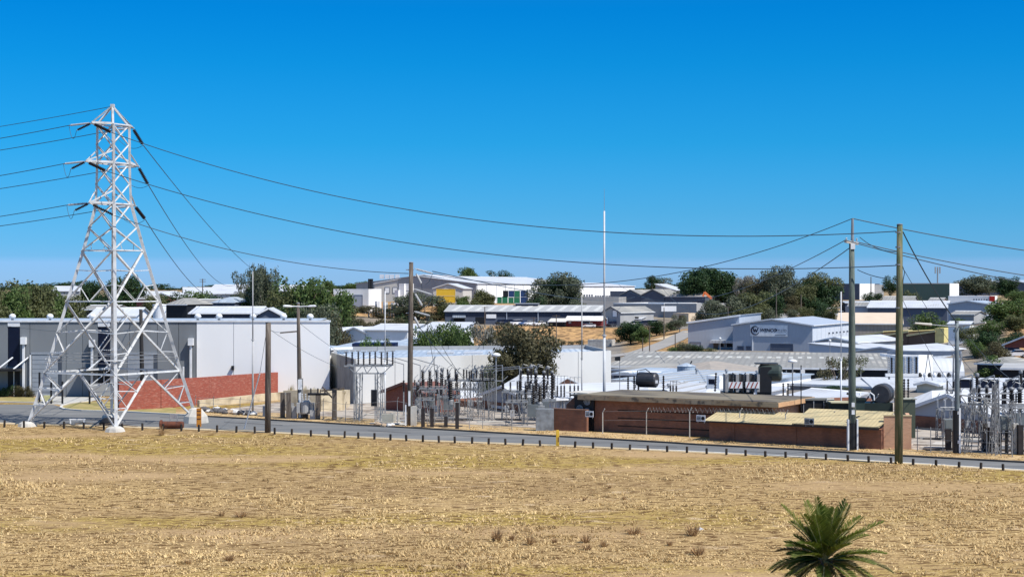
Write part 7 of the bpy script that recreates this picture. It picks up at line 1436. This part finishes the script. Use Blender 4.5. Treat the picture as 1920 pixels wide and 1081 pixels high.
# ================================================================ FIELD WEEDS AND PALM
WEED = leaf_mat('dry_weed_stems', (.36, .22, .11), (.48, .32, .16), .15)
def weed(px, py, wpx, hpx, label, n=110):
    g = FL(px, py); m_ = g.y/F; r = random.Random(px); b = MB(); Rr = wpx*m_/2; H = hpx*m_
    for i in range(n):
        a = r.uniform(0, 6.28); q0 = Rr*.25*math.sqrt(r.random()); q1 = Rr*r.uniform(.3, 1); h = H*r.uniform(.5, 1.1)*(1-.3*q1/Rr); s_ = r.uniform(.008, .018); ca_, sa = math.cos(a), math.sin(a)
        p0 = Vector((q0*ca_, q0*sa, -.02)); p1 = Vector(((q0*.5+q1*.5)*ca_, (q0*.5+q1*.5)*sa, h*.6)); p2 = Vector((q1*ca_+r.uniform(-.05, .05), q1*sa, h)); nn = Vector((-sa, ca_, 0))*s_; n2 = Vector((ca_, sa, .3))*s_
        b.add([p0-nn, p0+nn, p1+nn*.8, p1-nn*.8, p2], [(0, 1, 2, 3), (3, 2, 4)])
        if i % 2: b.add([p0-n2, p0+n2, p1+n2, p1-n2], [(0, 1, 2, 3)])
    root = empty('dry_weed', g, label, 'weed'); part('stems', b, WEED, root)
for i, (x, y, w_, h, l) in enumerate([(931, 1013, 40, 34, 'largest dry weed clump low in the centre of the field'), (994, 1020, 34, 30, 'dry weed clump right of the largest one'), (960, 1012, 20, 18, 'small weed between the two big clumps'), (1040, 1017, 20, 14, 'tiny weed at the centre bottom of the field'), (1098, 1016, 36, 26, 'weed clump in the middle right of the field'), (1100, 1030, 34, 18, 'low weed just below the middle right clump'), (1132, 1024, 30, 20, 'weed right of the middle right clump'),
                                     (1188, 1000, 60, 22, 'wide sparse weed left of the white litter'), (1298, 1003, 50, 34, 'spreading weed directly left of the white litter'), (1256, 1021, 24, 14, 'dark small weed below the spreading weed'), (1308, 1040, 54, 26, 'weed clump below the white litter'), (452, 968, 50, 20, 'brown weed patch in the left half of the field'), (416, 966, 26, 16, 'small brown weed left of the weed patch'), (430, 1050, 40, 18, 'greyish weed low in the left field'), (352, 1056, 24, 14, 'small weed low in the left field'),
                                     (1143, 914, 14, 9, 'small dark weed in the upper middle of the field'), (1170, 936, 14, 9, 'small weed below the upper middle one'), (1096, 937, 14, 8, 'tiny dark weed near the pale patch'), (303, 815, 30, 22, 'reddish dead weed in front of the rusty drum'), (560, 1046, 10, 8, 'tiny dark clod in the lower left field'), (866, 1064, 40, 16, 'grey weed cut low at the bottom centre')]):
    weed(x, y, w_*1.15, h, l, 34+int(w_*.9))
solo('paper_litter', MB().prism([(-.16, 0), (.16, 0), (.2, .04), (.05, .12), (-.14, .07)], 'y', -.08, .1), TRIM, 'scrap of white litter lying on the field', 'litter', loc=FL(1312, 992))
# palm
YPm = 63.0; mp = YPm/F; g = G(1546, YPm); ch = HC-(1050-540)*mp
pm = empty('palm_tree', g, 'young date palm at the bottom right with its crown just inside the picture', 'palm')
part('trunk', MB().tube([(0, 0, -.1), (0, 0, ch*.5), (0, 0, ch-.1)], [.3, .27, .32], 14), BARK, pm, smooth=True)
PLM = leaf_mat('palm_leaf', (.095, .135, .016), (.16, .17, .03), .35); PLD = leaf_mat('dry_palm_leaf', (.16, .11, .045), (.09, .10, .03), .2); RACH = M('palm_rachis', (.3, .28, .12), (.2, .2, .08), 2, .5)
def frond(mat, px, py, dy, droop, L_leaf=.46, seed=0, w_=.024):
    """frond from the crown heart to the tip seen at (px,py)"""
    r = random.Random(seed); tip = Vector(((px-1546)*mp, dy, HC-(py-540)*mp-ch)); pts = []
    for i in range(15):
        t = i/14; v = tip*t; v = Vector((v.x, v.y, v.z+droop*4*t*(1-t)*.5)); pts.append(v)
    o = Vector((0, 0, ch)); fr = part('frond', MB().tube([p+o for p in pts], [.032*(1-.85*i/14) for i in range(15)], 6), RACH, pm); b = MB(); n = 44
    for i in range(n):
        t = .16+.84*i/n; k = t*14; j = min(int(k), 13); p = pts[j].lerp(pts[j+1], k-j)+o; d = (pts[j+1]-pts[j]).normalized(); sd_ = d.cross(Vector((0, 0, 1)))
        if sd_.length < .1: sd_ = Vector((1, 0, 0))
        sd_.normalize(); up = sd_.cross(d); l_ = L_leaf*max(0, math.sin(math.pi*min(1, .14+t*.82)))**.55*r.uniform(.85, 1.1)
        for s_ in (-1, 1):
            q_ = p+(d*.62+sd_*s_*.72+up*.3+Vector((r.uniform(-.1, .1), r.uniform(-.1, .1), -.05))).normalized()*l_; wv = d.cross(q_-p).normalized().cross(q_-p).normalized()*w_
            mid = p.lerp(q_, .45)+Vector((0, 0, .015)); b.add([p, mid-wv, q_, mid+wv], [(0, 1, 2), (0, 2, 3)])
    part('leaflets', b, mat, fr)
FR = [(1467, 948, .3, .25), (1517, 944, .8, .1), (1528, 930, -.2, .05), (1550, 953, .9, .1), (1589, 938, .2, .15), (1600, 950, .8, .2), (1654, 977, -.2, .3), (1560, 948, -.6, .1), (1575, 960, 1.1, .2), (1471, 1015, -.2, .3), (1441, 1066, -.3, .5), (1452, 1078, .6, .55), (1660, 1036, -.2, .35), (1668, 1068, -.6, .55), (1625, 975, .9, .3), (1500, 960, -.6, .2), (1610, 990, -.8, .3),
      (1490, 985, 1.0, .25), (1640, 1010, 1.0, .35), (1463, 1040, .9, .4), (1640, 1090, -.9, .5), (1480, 1100, -.9, .5), (1530, 1120, -1.3, .5), (1580, 1115, -1.3, .5), (1520, 960, -1.0, .2), (1572, 965, -.9, .2), (1450, 1110, 0, .6), (1650, 1110, .3, .6), (1538, 948, .3, .1), (1545, 985, .9, .15), (1605, 1010, .5, .3)]
for i, (x, y, dy, dr) in enumerate(FR): frond(PLD if y > 1030 and i % 2 else PLM, x, y, dy, dr, .58 if y < 1000 else .5, i)
rp = random.Random(12)
for i in range(26):
    x = rp.uniform(1470, 1630); k = abs(x-1546)/90; frond([PLM, PLM, PLD][i % 3] if i > 12 else PLM, x, rp.uniform(965, 1010)+k*45+(50 if i > 15 else 0), rp.uniform(-1.4, 1.3), rp.uniform(.1, .45), .52, 100+i)
for i in range(22):
    a = i*2.4; part('leaf_base', MB().beam((.22*math.cos(a), .22*math.sin(a), ch-.7+.03*i), (.42*math.cos(a), .42*math.sin(a), ch-.45+.03*i), .09, .05), PLD if i % 2 else BARK, pm)
print('objects', len(bpy.data.objects))
